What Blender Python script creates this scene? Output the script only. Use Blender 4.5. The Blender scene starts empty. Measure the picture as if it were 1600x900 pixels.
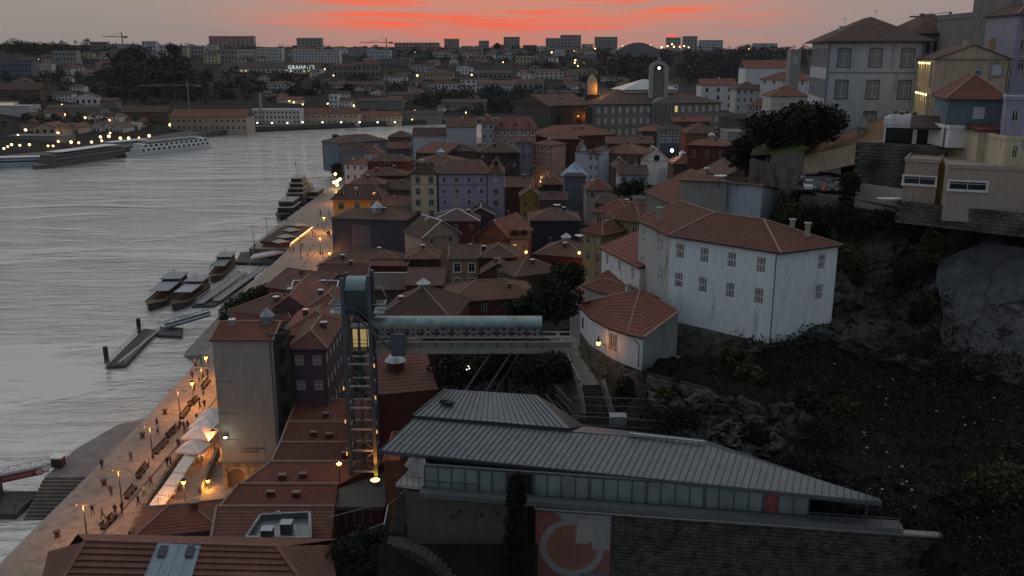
import bpy, bmesh, math, random
from mathutils import Vector, Matrix, noise
R = math.radians
SC = bpy.context.scene
COL = SC.collection
# ------------------------------------------------------------------ camera, sky, sun, exposure
CAM_Z, FPX, PITCH = 66.0, 1400.0, R(14.6)
cd = bpy.data.cameras.new('camera'); cam = bpy.data.objects.new('camera', cd); COL.objects.link(cam)
cam.location = (0, 0, CAM_Z); cam.rotation_euler = (R(90) - PITCH, 0, 0)
cd.sensor_width = 36; cd.lens = FPX / 1600 * 36; cd.clip_end = 20000; cd.clip_start = 0.5
SC.camera = cam
SC.view_settings.view_transform = 'Standard'; SC.view_settings.look = 'None'
SC.view_settings.gamma = 1; SC.view_settings.use_curve_mapping = False
SC.view_settings.exposure = -0.1
SUN_EL, SUN_AZ = 1.0, 0.0           # dusk: the sun has gone down straight ahead (+Y)
W = bpy.data.worlds.new('World'); SC.world = W; W.use_nodes = True
def build_world():
    nt = W.node_tree; nt.nodes.clear(); N = nt.nodes.new; L = nt.links.new
    out = N('ShaderNodeOutputWorld'); bg = N('ShaderNodeBackground'); L(bg.outputs[0], out.inputs[0])
    sky = N('ShaderNodeTexSky'); sky.sky_type = 'NISHITA'; sky.sun_disc = False
    sky.sun_elevation = R(SUN_EL); sky.sun_rotation = R(SUN_AZ); sky.dust_density = 2.0
    tc = N('ShaderNodeTexCoord'); sep = N('ShaderNodeSeparateXYZ'); L(tc.outputs['Generated'], sep.inputs[0])
    def M(op, a, b=None, c=None, clamp=False):
        n = N('ShaderNodeMath'); n.operation = op; n.use_clamp = clamp
        for i, v in enumerate((a, b, c)):
            if v is None: continue
            if isinstance(v, (int, float)): n.inputs[i].default_value = v
            else: L(v, n.inputs[i])
        return n.outputs[0]
    def MR(v, a, b, c, d, smooth=True):
        n = N('ShaderNodeMapRange'); n.interpolation_type = 'SMOOTHSTEP' if smooth else 'LINEAR'
        L(v, n.inputs[0])
        for i, q in enumerate((a, b, c, d)): n.inputs[i + 1].default_value = q
        return n.outputs[0]
    def MIX(f, a, b):
        n = N('ShaderNodeMix'); n.data_type = 'RGBA'
        if isinstance(f, (int, float)): n.inputs[0].default_value = f
        else: L(f, n.inputs[0])
        for k, v in ((6, a), (7, b)):
            if isinstance(v, tuple): n.inputs[k].default_value = v + (1,)
            else: L(v, n.inputs[k])
        return n.outputs[2]
    x, y, z = sep.outputs
    az = M('ARCTAN2', x, y)                       # 0 = straight ahead
    el = M('ARCSINE', z)
    aaz = M('ABSOLUTE', az)
    # overcast dusk deck: warm grey low in the west, blue grey overhead and in the east
    deck = MIX(MR(el, 0.0, 0.5, 0, 1), (0.345, 0.318, 0.305), (0.70, 0.71, 0.73))
    east = MR(aaz, 1.0, 2.8, 0, 1)
    deck = MIX(M('MULTIPLY', east, 0.85), deck, (0.165, 0.215, 0.275))
    ns = N('ShaderNodeVectorMath'); ns.operation = 'SCALE'; L(sky.outputs[0], ns.inputs[0]); ns.inputs[3].default_value = 0.09
    base = MIX(0.85, ns.outputs[0], deck)
    # sunset glow hugging the horizon
    off = M('SUBTRACT', az, -0.01)
    g = M('MULTIPLY', MR(M('ABSOLUTE', off), 0.03, 0.42, 1, 0), MR(el, 0.0, 0.13, 1, 0))
    base = MIX(M('MULTIPLY', g, 0.68), base, (0.62, 0.225, 0.175))
    right = M('MULTIPLY', MR(az, 0.1, 0.45, 0, 1), MR(el, 0.0, 0.15, 1, 0))
    base = MIX(M('MULTIPLY', right, 0.42), base, (0.40, 0.255, 0.245))
    # streaks of lit cloud
    cv = N('ShaderNodeCombineXYZ'); L(M('MULTIPLY', az, 5.0), cv.inputs[0])
    L(M('ADD', M('MULTIPLY', el, 105.0), M('MULTIPLY', M('MULTIPLY', az, az), -14.0)), cv.inputs[1])
    n1 = N('ShaderNodeTexNoise'); n1.inputs['Scale'].default_value = 1.0; n1.inputs['Detail'].default_value = 3.5; n1.inputs['Roughness'].default_value = 0.55
    n1.inputs['Distortion'].default_value = 0.5
    L(cv.outputs[0], n1.inputs['Vector'])
    st = MR(n1.outputs[0], 0.42, 0.72, 0, 1)
    band = M('MULTIPLY', MR(el, 0.008, 0.022, 0.15, 1), MR(el, 0.05, 0.16, 1, 0))
    core = MR(M('ABSOLUTE', M('SUBTRACT', az, 0.02)), 0.06, 0.36, 1, 0)
    f = M('MULTIPLY', M('MULTIPLY', M('MULTIPLY', st, band), core), 0.5)
    azp, azn = M('MAXIMUM', az, 0.0), M('MINIMUM', az, 0.0); wob = M('MULTIPLY', M('SUBTRACT', n1.outputs[0], 0.5), 0.016)
    c1 = M('ADD', M('ADD', M('MULTIPLY', M('MULTIPLY', azp, azp), 0.36), M('MULTIPLY', M('MULTIPLY', azn, azn), 0.06)), M('ADD', wob, 0.033))
    b1 = M('MULTIPLY', M('MULTIPLY', MR(M('ABSOLUTE', M('SUBTRACT', el, c1)), 0.0, 0.0155, 1, 0), MR(M('ABSOLUTE', M('ADD', az, -0.01)), 0.10, 0.34, 1, 0)), M('ADD', M('MULTIPLY', st, 0.6), 0.42))
    c2 = M('ADD', M('MULTIPLY', wob, 0.8), 0.0555)
    b2 = M('MULTIPLY', M('MULTIPLY', MR(M('ABSOLUTE', M('SUBTRACT', el, c2)), 0.001, 0.0095, 1, 0), MR(M('ABSOLUTE', M('ADD', az, 0.06)), 0.09, 0.27, 1, 0)), M('ADD', M('MULTIPLY', st, 0.7), 0.25))
    f = M('ADD', M('MULTIPLY', M('ADD', b1, b2), 0.62), f)
    base = MIX(M('MINIMUM', M('MULTIPLY', f, 1.7), 1.0), base, (1.0, 0.165, 0.08))
    # soft darker cloud bars elsewhere
    n2 = N('ShaderNodeTexNoise'); n2.inputs['Scale'].default_value = 0.55; n2.inputs['Detail'].default_value = 4
    L(cv.outputs[0], n2.inputs['Vector'])
    dk = M('MULTIPLY', MR(n2.outputs[0], 0.48, 0.72, 0, 0.22), MR(el, 0.0, 0.5, 1, 0.3))
    base = MIX(dk, base, (0.25, 0.24, 0.245))
    # below the horizon: dull ground tone
    base = MIX(MR(z, -0.02, 0.0, 1, 0), base, (0.10, 0.095, 0.09))
    L(base, bg.inputs[0]); bg.inputs[1].default_value = 1.0
build_world()
sd = bpy.data.lights.new('sun', 'SUN'); sun = bpy.data.objects.new('sun', sd); COL.objects.link(sun)
sd.energy = 0.10; sd.angle = R(20); sd.color = (1.0, 0.5, 0.38)
sun.rotation_euler = (R(90 - 4), 0, R(180)); sun.location = (0, 0, 200)
# ------------------------------------------------------------------ helpers
CP, SP = math.cos(PITCH), math.sin(PITCH)
def U(px, py, z=None, Y=None):
    """photograph pixel (1600x900) -> world point on the level z or at the distance Y"""
    dx, dy = (px - 800) / FPX, (450 - py) / FPX
    d = Vector((dx, CP + dy * SP, -SP + dy * CP))
    t = (z - CAM_Z) / d.z if z is not None else Y / d.y
    return Vector((0, 0, CAM_Z)) + d * t
def lin(r, g, b):
    f = lambda c: (c / 255 / 12.92) if c <= 10 else ((c / 255 + 0.055) / 1.055) ** 2.4
    return (f(r), f(g), f(b))
V = Vector
class MB:
    def __init__(s): s.v = []; s.f = []; s.m = []; s.uv = []
    def face(s, pts, m=0, uv=None):
        i = len(s.v); s.v += [tuple(p) for p in pts]; s.f.append(tuple(range(i, i + len(pts)))); s.m.append(m)
        s.uv.append(uv or [(0, 0)] * len(pts))
    def box(s, a, b, m=0):
        x0, y0, z0 = a; x1, y1, z1 = b
        p = [(x0,y0,z0),(x1,y0,z0),(x1,y1,z0),(x0,y1,z0),(x0,y0,z1),(x1,y0,z1),(x1,y1,z1),(x0,y1,z1)]
        for q in ((0,3,2,1),(4,5,6,7),(0,1,5,4),(1,2,6,5),(2,3,7,6),(3,0,4,7)): s.face([p[k] for k in q], m)
    def prism(s, poly, z0, z1, m=0, top=True, bottom=False):
        n = len(poly)
        for i in range(n):
            a, b = poly[i], poly[(i + 1) % n]
            s.face([(a[0],a[1],z0),(b[0],b[1],z0),(b[0],b[1],z1),(a[0],a[1],z1)], m)
        if top: s.face([(p[0],p[1],z1) for p in poly], m)
        if bottom: s.face([(p[0],p[1],z0) for p in reversed(poly)], m)
    def bar(s, p, q, w, h=None, m=0):
        p, q = V(p), V(q); h = h or w; d = (q - p)
        if d.length < 1e-6: return
        d.normalize(); up = V((0, 0, 1)) if abs(d.z) < 0.95 else V((0, 1, 0))
        a = d.cross(up).normalized() * w / 2; b = a.cross(d).normalized() * h / 2
        r0 = [p - a - b, p + a - b, p + a + b, p - a + b]; r1 = [q - a - b, q + a - b, q + a + b, q - a + b]
        for k in range(4):
            j = (k + 1) % 4; s.face([r0[k], r0[j], r1[j], r1[k]], m)
        s.face(r0[::-1], m); s.face(r1, m)
    def tube(s, p, q, r, r2=None, n=8, m=0, cap=True):
        p, q = V(p), V(q); r2 = r if r2 is None else r2; d = (q - p).normalized()
        up = V((0, 0, 1)) if abs(d.z) < 0.95 else V((0, 1, 0))
        a = d.cross(up).normalized(); b = a.cross(d)
        c = [(math.cos(6.28319 * k / n), math.sin(6.28319 * k / n)) for k in range(n)]
        A = [p + a * x * r + b * y * r for x, y in c]; B = [q + a * x * r2 + b * y * r2 for x, y in c]
        for k in range(n):
            j = (k + 1) % n; s.face([A[j], A[k], B[k], B[j]], m)
        if cap: s.face(A, m); s.face(B[::-1], m)
    def lathe(s, prof, n=12, m=0, o=(0, 0, 0)):
        o = V(o)
        for (r0, z0), (r1, z1) in zip(prof, prof[1:]):
            for k in range(n):
                a, b = 6.28319 * k / n, 6.28319 * (k + 1) / n
                s.face([o + V((r0*math.cos(a), r0*math.sin(a), z0)), o + V((r0*math.cos(b), r0*math.sin(b), z0)),
                        o + V((r1*math.cos(b), r1*math.sin(b), z1)), o + V((r1*math.cos(a), r1*math.sin(a), z1))], m)
    def blob(s, c, r, seed=0, sub=1, amp=0.25, m=0):
        bm = bmesh.new(); bmesh.ops.create_icosphere(bm, subdivisions=sub, radius=1)
        rx, ry, rz = r if isinstance(r, tuple) else (r, r, r)
        pts = []
        for v in bm.verts:
            k = 1 + amp * noise.noise(v.co * 1.9 + V((seed * 3.7, seed * 1.3, 0)))
            pts.append((c[0] + v.co.x * rx * k, c[1] + v.co.y * ry * k, c[2] + v.co.z * rz * k))
        for f in bm.faces: s.face([pts[v.index] for v in f.verts], m)
        bm.free()
    def slope(s, a, b, c, d, m=0, courses=0, lip=0.05):
        """roof plane: a-b the eave, d-c the upper edge; uv in metres"""
        a, b, c, d = map(V, (a, b, c, d)); u = (b - a)
        if u.length < 1e-4: return
        u = u.normalized(); nrm = u.cross(((c + d) / 2 - (a + b) / 2)).normalized()
        if nrm.z < 0: nrm = -nrm
        def uvof(p): q = p - a; w = q - u * q.dot(u); return (q.dot(u), w.length)
        def put(pts):
            pts2 = [pts[0]] + [p for i, p in enumerate(pts[1:], 1) if (p - pts[i - 1]).length > 1e-4]
            if len(pts2) > 2 and (pts2[0] - pts2[-1]).length < 1e-4: pts2.pop()
            if len(pts2) > 2: s.face(pts2, m, [uvof(p) for p in pts2])
        if not courses: put([a, b, c, d]); return
        up = nrm * lip
        for i in range(courses):
            t0, t1 = i / courses, (i + 1) / courses
            p0, p1 = a.lerp(d, t0), b.lerp(c, t0); q1, q0 = b.lerp(c, t1), a.lerp(d, t1)
            put([p0 + up, p1 + up, q1, q0]); put([p0, p1, p1 + up, p0 + up])
    def mesh(s, name, mats, smooth=False):
        me = bpy.data.meshes.new(name); me.from_pydata(s.v, [], s.f)
        for mt in (mats if isinstance(mats, (list, tuple)) else [mats]): me.materials.append(mt)
        me.polygons.foreach_set('material_index', s.m)
        if any(any(q != (0, 0) for q in u) for u in s.uv[:40]) or True:
            ul = me.uv_layers.new(name='UVMap'); flat = [c for u in s.uv for q in u for c in q]
            ul.data.foreach_set('uv', flat)
        if smooth: me.polygons.foreach_set('use_smooth', [True] * len(s.f))
        me.update(); return me
    def build(s, name, mats, parent=None, loc=None, smooth=False, weld=False):
        me = s.mesh(name, mats, smooth)
        if weld:
            bm = bmesh.new(); bm.from_mesh(me); bmesh.ops.remove_doubles(bm, verts=bm.verts, dist=1e-3)
            bmesh.ops.recalc_face_normals(bm, faces=bm.faces); bm.to_mesh(me); bm.free()
        return link(name, me, parent, loc)
def link(name, me, parent=None, loc=None, rz=0, scale=None):
    o = bpy.data.objects.new(name, me); COL.objects.link(o); o.parent = parent
    if loc is not None: o.location = loc
    if rz: o.rotation_euler = (0, 0, rz)
    if scale is not None: o.scale = scale
    return o
def tag(o, label=None, cat=None, group=None, kind=None):
    if label: o['label'] = label
    if cat: o['category'] = cat
    if group: o['group'] = group
    if kind: o['kind'] = kind
    return o
def empty(name, loc, rz=0):
    o = bpy.data.objects.new(name, None); COL.objects.link(o); o.location = loc; o.rotation_euler = (0, 0, rz)
    o.empty_display_size = 0.3; return o
def copy_tree(o, parent=None):
    c = o.copy(); COL.objects.link(c); c.parent = parent
    for ch in [k for k in COL.objects if k.parent == o] if not hasattr(o, '_kids') else o._kids: copy_tree(ch, c)
    return c
def obj_tree(o):                                    # children lists gathered once, for quick copies
    return (o, [obj_tree(k) for k in o.children])
def dup(tree, parent=None):
    c = tree[0].copy(); COL.objects.link(c); c.parent = parent
    for k in tree[1]: dup(k, c)
    return c
# ------------------------------------------------------------------ materials
MATS = {}
def newmat(name):
    m = bpy.data.materials.new(name); m.use_nodes = True
    nt = m.node_tree; b = nt.nodes['Principled BSDF']; return m, nt, b
def ramp_noise(nt, scale, lo, hi, vec=None, detail=4, stretch=None):
    n = nt.nodes.new('ShaderNodeTexNoise'); n.inputs['Scale'].default_value = scale; n.inputs['Detail'].default_value = detail
    g = nt.nodes.new('ShaderNodeNewGeometry'); src = g.outputs['Position'] if vec is None else vec
    if stretch:
        mp = nt.nodes.new('ShaderNodeMapping'); mp.inputs['Scale'].default_value = stretch; nt.links.new(src, mp.inputs[0]); src = mp.outputs[0]
    nt.links.new(src, n.inputs['Vector'])
    r = nt.nodes.new('ShaderNodeMapRange'); nt.links.new(n.outputs[0], r.inputs[0])
    r.inputs[1].default_value, r.inputs[2].default_value = lo, hi
    return r.outputs[0], n.outputs[0]
def mixc(nt, f, a, b):
    n = nt.nodes.new('ShaderNodeMix'); n.data_type = 'RGBA'
    if isinstance(f, float): n.inputs[0].default_value = f
    else: nt.links.new(f, n.inputs[0])
    for k, v in ((6, a), (7, b)):
        if isinstance(v, tuple): n.inputs[k].default_value = v + (1,)
        else: nt.links.new(v, n.inputs[k])
    return n.outputs[2]
def bump(nt, b, h, strength=0.4, dist=0.05):
    n = nt.nodes.new('ShaderNodeBump'); n.inputs['Strength'].default_value = strength; n.inputs['Distance'].default_value = dist
    nt.links.new(h, n.inputs['Height']); nt.links.new(n.outputs[0], b.inputs['Normal'])
def sc(c, k): return tuple(min(1, x * k) for x in c)
def plaster(key, col, stain=0.5, rough=0.9, dirt=(0.09, 0.09, 0.085)):
    """rendered wall: mottled, with weathered streaks of their own"""
    if key in MATS: return MATS[key]
    m, nt, b = newmat(key); b.inputs['Roughness'].default_value = rough
    f1, n1 = ramp_noise(nt, 0.35, 0.35, 0.7, stretch=(1, 1, 0.35)); f2, n2 = ramp_noise(nt, 2.2, 0.3, 0.75, stretch=(1, 1, 0.25))
    c = mixc(nt, f2, sc(col, 1.04), sc(col, 0.86))
    f3, n3 = ramp_noise(nt, 0.9, 0.56, 0.74, stretch=(1, 1, 0.22), detail=7)
    mu = nt.nodes.new('ShaderNodeMath'); mu.operation = 'MULTIPLY'; nt.links.new(f3, mu.inputs[0]); mu.inputs[1].default_value = stain; mu.use_clamp = True
    c = mixc(nt, mu.outputs[0], c, tuple(0.5 * a + 0.5 * d for a, d in zip(sc(col, 0.5), dirt)))
    nt.links.new(c, b.inputs['Base Color']); bump(nt, b, n2, 0.25, 0.03)
    MATS[key] = m; return m
def plain(key, col, rough=0.6, metal=0.0, var=0.12, scale=1.5, emit=None, estr=0):
    if key in MATS: return MATS[key]
    m, nt, b = newmat(key); b.inputs['Roughness'].default_value = rough; b.inputs['Metallic'].default_value = metal
    if rough >= 0.9: b.inputs['Specular IOR Level'].default_value = 0.12
    f, n = ramp_noise(nt, scale, 0.3, 0.7)
    nt.links.new(mixc(nt, f, sc(col, 1 + var), sc(col, 1 - var)), b.inputs['Base Color'])
    if emit: b.inputs['Emission Color'].default_value = emit + (1,); b.inputs['Emission Strength'].default_value = estr
    MATS[key] = m; return m
def tiles(key, col, uper=0.30, vper=0.42, wear=0.5):
    """clay roof tiles: rolls along the slope, courses across it, each tile its own tone; uv in metres"""
    if key in MATS: return MATS[key]
    m, nt, b = newmat(key); b.inputs['Roughness'].default_value = 0.82; N = nt.nodes.new; L = nt.links.new
    uv = N('ShaderNodeUVMap'); uv.uv_map = 'UVMap'; sp = N('ShaderNodeSeparateXYZ'); L(uv.outputs[0], sp.inputs[0])
    def M(op, a, b_=None):
        n = N('ShaderNodeMath'); n.operation = op
        for i, v in enumerate((a, b_)):
            if v is None: continue
            if isinstance(v, (int, float)): n.inputs[i].default_value = v
            else: L(v, n.inputs[i])
        return n.outputs[0]
    uu, vv = M('DIVIDE', sp.outputs[0], uper), M('DIVIDE', sp.outputs[1], vper)
    roll = M('SINE', M('MULTIPLY', uu, 6.28318)); fr = M('FRACT', vv)
    cx = N('ShaderNodeCombineXYZ'); L(M('FLOOR', uu), cx.inputs[0]); L(M('FLOOR', vv), cx.inputs[1])
    wn = N('ShaderNodeTexWhiteNoise'); L(cx.outputs[0], wn.inputs['Vector'])
    f1, n1 = ramp_noise(nt, 0.25, 0.35, 0.68, detail=6); f2, n2 = ramp_noise(nt, 1.6, 0.52, 0.78, detail=6)
    vo = N('ShaderNodeTexVoronoi'); vo.inputs['Scale'].default_value = 0.35; g_ = N('ShaderNodeNewGeometry'); L(g_.outputs['Position'], vo.inputs['Vector']); sv_ = N('ShaderNodeSeparateColor'); L(vo.outputs['Color'], sv_.inputs[0])
    c = mixc(nt, sv_.outputs[0], sc(col, 0.82), sc(col, 1.16)); c = mixc(nt, M('MULTIPLY', wn.outputs[0], 0.5), c, sc(col, 0.55))
    mu = M('MULTIPLY', f1, 0.55); c = mixc(nt, mu, c, sc(col, 0.55))
    oi = N('ShaderNodeObjectInfo'); c = mixc(nt, M('MULTIPLY', oi.outputs['Random'], 0.75), c, tuple(0.35 * x + 0.012 for x in col)); lich = M('MULTIPLY', f2, wear); c = mixc(nt, lich, c, (0.10, 0.085, 0.07))
    L(c, b.inputs['Base Color'])
    h = M('ADD', M('MULTIPLY', roll, 0.5), M('MULTIPLY', fr, -0.5))
    bump(nt, b, h, 0.9, 0.07); MATS[key] = m; return m
def stone(key, col, bw=0.7, bh=0.35, wear=0.6, mortar=0.03, axis=True):
    """masonry seen from afar: courses of blocks in the uv plane (metres)"""
    if key in MATS: return MATS[key]
    m, nt, b = newmat(key); b.inputs['Roughness'].default_value = 0.92; N = nt.nodes.new; L = nt.links.new
    br = N('ShaderNodeTexBrick'); br.inputs['Scale'].default_value = 1.0; br.inputs['Brick Width'].default_value = bw; br.inputs['Row Height'].default_value = bh
    br.inputs['Mortar Size'].default_value = mortar; br.inputs['Color1'].default_value = sc(col, 1.2) + (1,); br.inputs['Color2'].default_value = sc(col, 0.7) + (1,)
    br.inputs['Mortar'].default_value = sc(col, 0.4) + (1,)
    g = N('ShaderNodeNewGeometry'); sp = N('ShaderNodeSeparateXYZ'); L(g.outputs['Position'], sp.inputs[0])
    ad = N('ShaderNodeMath'); ad.operation = 'MULTIPLY_ADD'; L(sp.outputs[1], ad.inputs[0]); ad.inputs[1].default_value = 0.77; L(sp.outputs[0], ad.inputs[2])
    nz = N('ShaderNodeTexNoise'); nz.inputs['Scale'].default_value = 0.8; L(g.outputs['Position'], nz.inputs['Vector'])
    cb = N('ShaderNodeCombineXYZ'); L(ad.outputs[0], cb.inputs[0])
    a2 = N('ShaderNodeMath'); a2.operation = 'MULTIPLY_ADD'; L(nz.outputs[0], a2.inputs[0]); a2.inputs[1].default_value = 0.35; L(sp.outputs[2], a2.inputs[2]); L(a2.outputs[0], cb.inputs[1])
    L(cb.outputs[0], br.inputs['Vector'])
    f, n = ramp_noise(nt, 0.5, 0.4, 0.7, detail=7, stretch=(1, 1, 0.5))
    mu = N('ShaderNodeMath'); mu.operation = 'MULTIPLY'; L(f, mu.inputs[0]); mu.inputs[1].default_value = wear
    c = mixc(nt, mu.outputs[0], br.outputs[0], (0.035, 0.035, 0.03)); L(c, b.inputs['Base Color'])
    bump(nt, b, br.outputs['Fac'], -0.6, 0.05); MATS[key] = m; return m
def rock(key, col, scale=0.35, moss=(0.03, 0.04, 0.018), mossy=0.5):
    if key in MATS: return MATS[key]
    m, nt, b = newmat(key); b.inputs['Roughness'].default_value = 0.95; b.inputs['Specular IOR Level'].default_value = 0.08
    f1, n1 = ramp_noise(nt, scale, 0.3, 0.72, detail=9); f2, n2 = ramp_noise(nt, scale * 0.45, 0.45, 0.62, detail=6); f3, n3 = ramp_noise(nt, scale * 7, 0.3, 0.7, detail=6)
    c = mixc(nt, f1, sc(col, 0.45), sc(col, 1.25)); c = mixc(nt, f3, sc(col, 0.5), c)
    mu = nt.nodes.new('ShaderNodeMath'); mu.operation = 'MULTIPLY'; nt.links.new(f2, mu.inputs[0]); mu.inputs[1].default_value = mossy; mu.use_clamp = True
    c = mixc(nt, mu.outputs[0], c, moss); nt.links.new(c, b.inputs['Base Color'])
    bump(nt, b, n1, 0.9, 0.6); MATS[key] = m; return m
def leafmat(key, col):
    if key in MATS: return MATS[key]
    m, nt, b = newmat(key); b.inputs['Roughness'].default_value = 0.65; b.inputs['Specular IOR Level'].default_value = 0.12
    f, n = ramp_noise(nt, 0.7, 0.3, 0.7, detail=3); f2, n2 = ramp_noise(nt, 6.0, 0.3, 0.7, detail=2)
    c = mixc(nt, f, sc(col, 0.55), sc(col, 1.35)); c = mixc(nt, f2, sc(col, 0.7), c)
    nt.links.new(c, b.inputs['Base Color']); MATS[key] = m; return m
def glow(key, col, s):
    if key in MATS: return MATS[key]
    m, nt, b = newmat(key); b.inputs['Base Color'].default_value = col + (1,)
    b.inputs['Emission Color'].default_value = col + (1,); b.inputs['Emission Strength'].default_value = s
    MATS[key] = m; return m
def glass(key, col=(0.02, 0.025, 0.03), rough=0.08):
    if key in MATS: return MATS[key]
    m, nt, b = newmat(key); b.inputs['Base Color'].default_value = col + (1,); b.inputs['Roughness'].default_value = rough
    b.inputs['IOR'].default_value = 1.5; MATS[key] = m; return m
# wall colours (albedo; the shade of the cliff is put into the yellow)
WC = dict(white=(0.66,0.66,0.67), cream=(0.55,0.47,0.33), lilac=(0.30,0.29,0.42), greylilac=(0.30,0.30,0.38), orange=(0.74,0.35,0.09), yellow=(0.33,0.245,0.115),
          mustard=(0.40,0.25,0.06), slate=(0.055,0.06,0.085), navy=(0.028,0.032,0.05), purple=(0.10,0.06,0.085), oxblood=(0.10,0.028,0.022), rust=(0.24,0.075,0.035),
          grey=(0.30,0.295,0.28), concrete=(0.295,0.30,0.295), beige=(0.36,0.30,0.25), brown=(0.13,0.085,0.06), paleblue=(0.44,0.48,0.55), stone=(0.26,0.235,0.20), pink=(0.42,0.26,0.22),
          offwhite=(0.52,0.51,0.49), dim=(0.20,0.19,0.18), bluegrey=(0.13,0.16,0.20), sand=(0.45,0.36,0.26), soot=(0.065,0.058,0.05), palace=(0.25,0.23,0.20))
RC = dict(tile=(0.26,0.082,0.05), dark=(0.112,0.047,0.034), old=(0.18,0.078,0.052), bright=(0.28,0.088,0.042), brown=(0.088,0.049,0.037), mauve=(0.13,0.08,0.082))
def wall(k): return plaster('wall_' + k, WC[k], stain={'white': 0.45, 'concrete': 0.35}.get(k, 0.5))
def rtile(k, far=False): return tiles('tiles_' + k + ('_far' if far else ''), RC[k], uper=0.9 if far else 0.34, vper=1.2 if far else 0.45)
GLASS = glass('window_glass'); SASH = plain('sash_white', (0.55, 0.55, 0.54)); GRANITE = plain('granite_trim', (0.24, 0.235, 0.225), 0.85)
DARKMETAL = plain('dark_metal', (0.06, 0.068, 0.075), 0.5, 0.3); STEEL = plain('blue_grey_steel', (0.085, 0.112, 0.135), 0.45, 0.4)
CAPW = plain('pale_mortar', (0.27, 0.19, 0.15), 0.9); WHITEP = plain('white_paint', (0.72, 0.72, 0.71), 0.6); BLACK = plain('black_iron', (0.02, 0.02, 0.022), 0.6)
LITW = glow('lit_window', (1.0, 0.72, 0.30), 0.55); ZINC = plain('zinc', (0.33, 0.36, 0.39), 0.35, 0.6); WOODD = plain('dark_wood', (0.06, 0.04, 0.03), 0.8)
# ------------------------------------------------------------------ houses
def facade(mb, o, ux, n, Wd, H, ops, m=0, depth=0.2):
    o, ux, n = V(o), V(ux), V(n); uz = V((0, 0, 1))
    xs = sorted(set([0.0, Wd] + [max(0, min(Wd, q)) for a in ops for q in (a[0], a[1])])); zs = sorted(set([0.0, H] + [max(0, min(H, q)) for a in ops for q in (a[2], a[3])]))
    P = lambda x, z, k=0: o + ux * x + uz * z - n * k
    for i in range(len(xs) - 1):
        for j in range(len(zs) - 1):
            x0, x1, z0, z1 = xs[i], xs[i + 1], zs[j], zs[j + 1]
            if x1 - x0 < 1e-5 or z1 - z0 < 1e-5: continue
            cx, cz = (x0 + x1) / 2, (z0 + z1) / 2
            if not any(a[0] < cx < a[1] and a[2] < cz < a[3] for a in ops): mb.face([P(x0, z0), P(x1, z0), P(x1, z1), P(x0, z1)], m)
    for a in ops:
        x0, x1, z0, z1 = a
        for p, q in (((x0, z0), (x0, z1)), ((x0, z1), (x1, z1)), ((x1, z1), (x1, z0)), ((x1, z0), (x0, z0))):
            mb.face([P(*p), P(*q), P(q[0], q[1], depth), P(p[0], p[1], depth)], m)
WIN = {}
def window_mesh(w, h, style, sash, sur):
    k = (round(w, 2), round(h, 2), style, sash.name, sur.name if sur else '')
    if k in WIN: return WIN[k]
    mb = MB(); a, b = w / 2, h / 2; t = min(0.09, w * 0.09) * (1.25 if style == 'sash' else 1)
    if style != 'far':
        for x0, x1, z0, z1 in ((-a, -a + t, -b, b), (a - t, a, -b, b), (-a, a, b - t, b), (-a, a, -b, -b + t)): mb.box((x0, 0.09, z0), (x1, 0.15, z1))
        if style == 'sash':
            mb.box((-a, 0.08, -t * .6), (a, 0.15, t * .6))
            for q in (-a / 3, a / 3): mb.box((q - .024, 0.06, -b), (q + .024, 0.14, b))
            for q in (-b / 2, b / 2, -b * .75 , b * .75, -b*.25, b*.25)[:2 if h < 1.5 else 6]: mb.box((-a, 0.06, q - .022), (a, 0.14, q + .022))
        elif style == 'case':
            mb.box((-.04, 0.09, -b), (.04, 0.15, b)); mb.box((-a, 0.10, b * .4), (a, 0.14, b * .4 + .06))
        elif style == 'door':
            mb.box((-.05, 0.09, -b), (.05, 0.15, b)); mb.box((-a, 0.09, b * .55), (a, 0.15, b * .55 + .07)); mb.box((-a, 0.09, -b), (a, 0.14, -b * .35))
    if sur:
        s = 0.2
        for x0, x1, z0, z1 in ((-a - s, -a, -b, b), (a, a + s, -b, b), (-a - s, a + s, b, b + s), (-a - s * 1.3, a + s * 1.3, -b - s, -b)): mb.box((x0, -0.06 if z1 > -b else -0.12, z0), (x1, 0.02, z1), 1)
    me = mb.mesh('window', [sash, sur or sash]); pb = MB(); pb.box((-a, 0.12 if style != 'far' else 0.10, -b), (a, 0.19, b))
    pm = {}
    WIN[k] = (me, pb, pm); return WIN[k]
def put_window(parent, o, ux, n, x, z, w, h, style='case', sash=SASH, sur=None, pane=None):
    me, pb, pm = window_mesh(w, h, style, sash, sur); pane = pane or GLASS
    if pane.name not in pm: pm[pane.name] = pb.mesh('pane', pane)
    loc = V(o) + V(ux) * x + V((0, 0, 1)) * z; rz = math.atan2(ux[1], ux[0])
    if style == 'far' and not sur: return link('window', pm[pane.name], parent, loc, rz)
    wo = link('window', me, parent, loc, rz); link('pane', pm[pane.name], wo); return wo
def grid_ops(Wd, H, rows, cols, ww, wh, sh, top):
    r = []
    for i in range(rows):
        zc = H - top - i * sh
        if zc - wh / 2 < 0.2: break
        for j in range(cols):
            xc = Wd * (j + 0.5) / cols; r.append((xc - ww / 2, xc + ww / 2, zc - wh / 2, zc + wh / 2, i, j))
    return r
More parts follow.
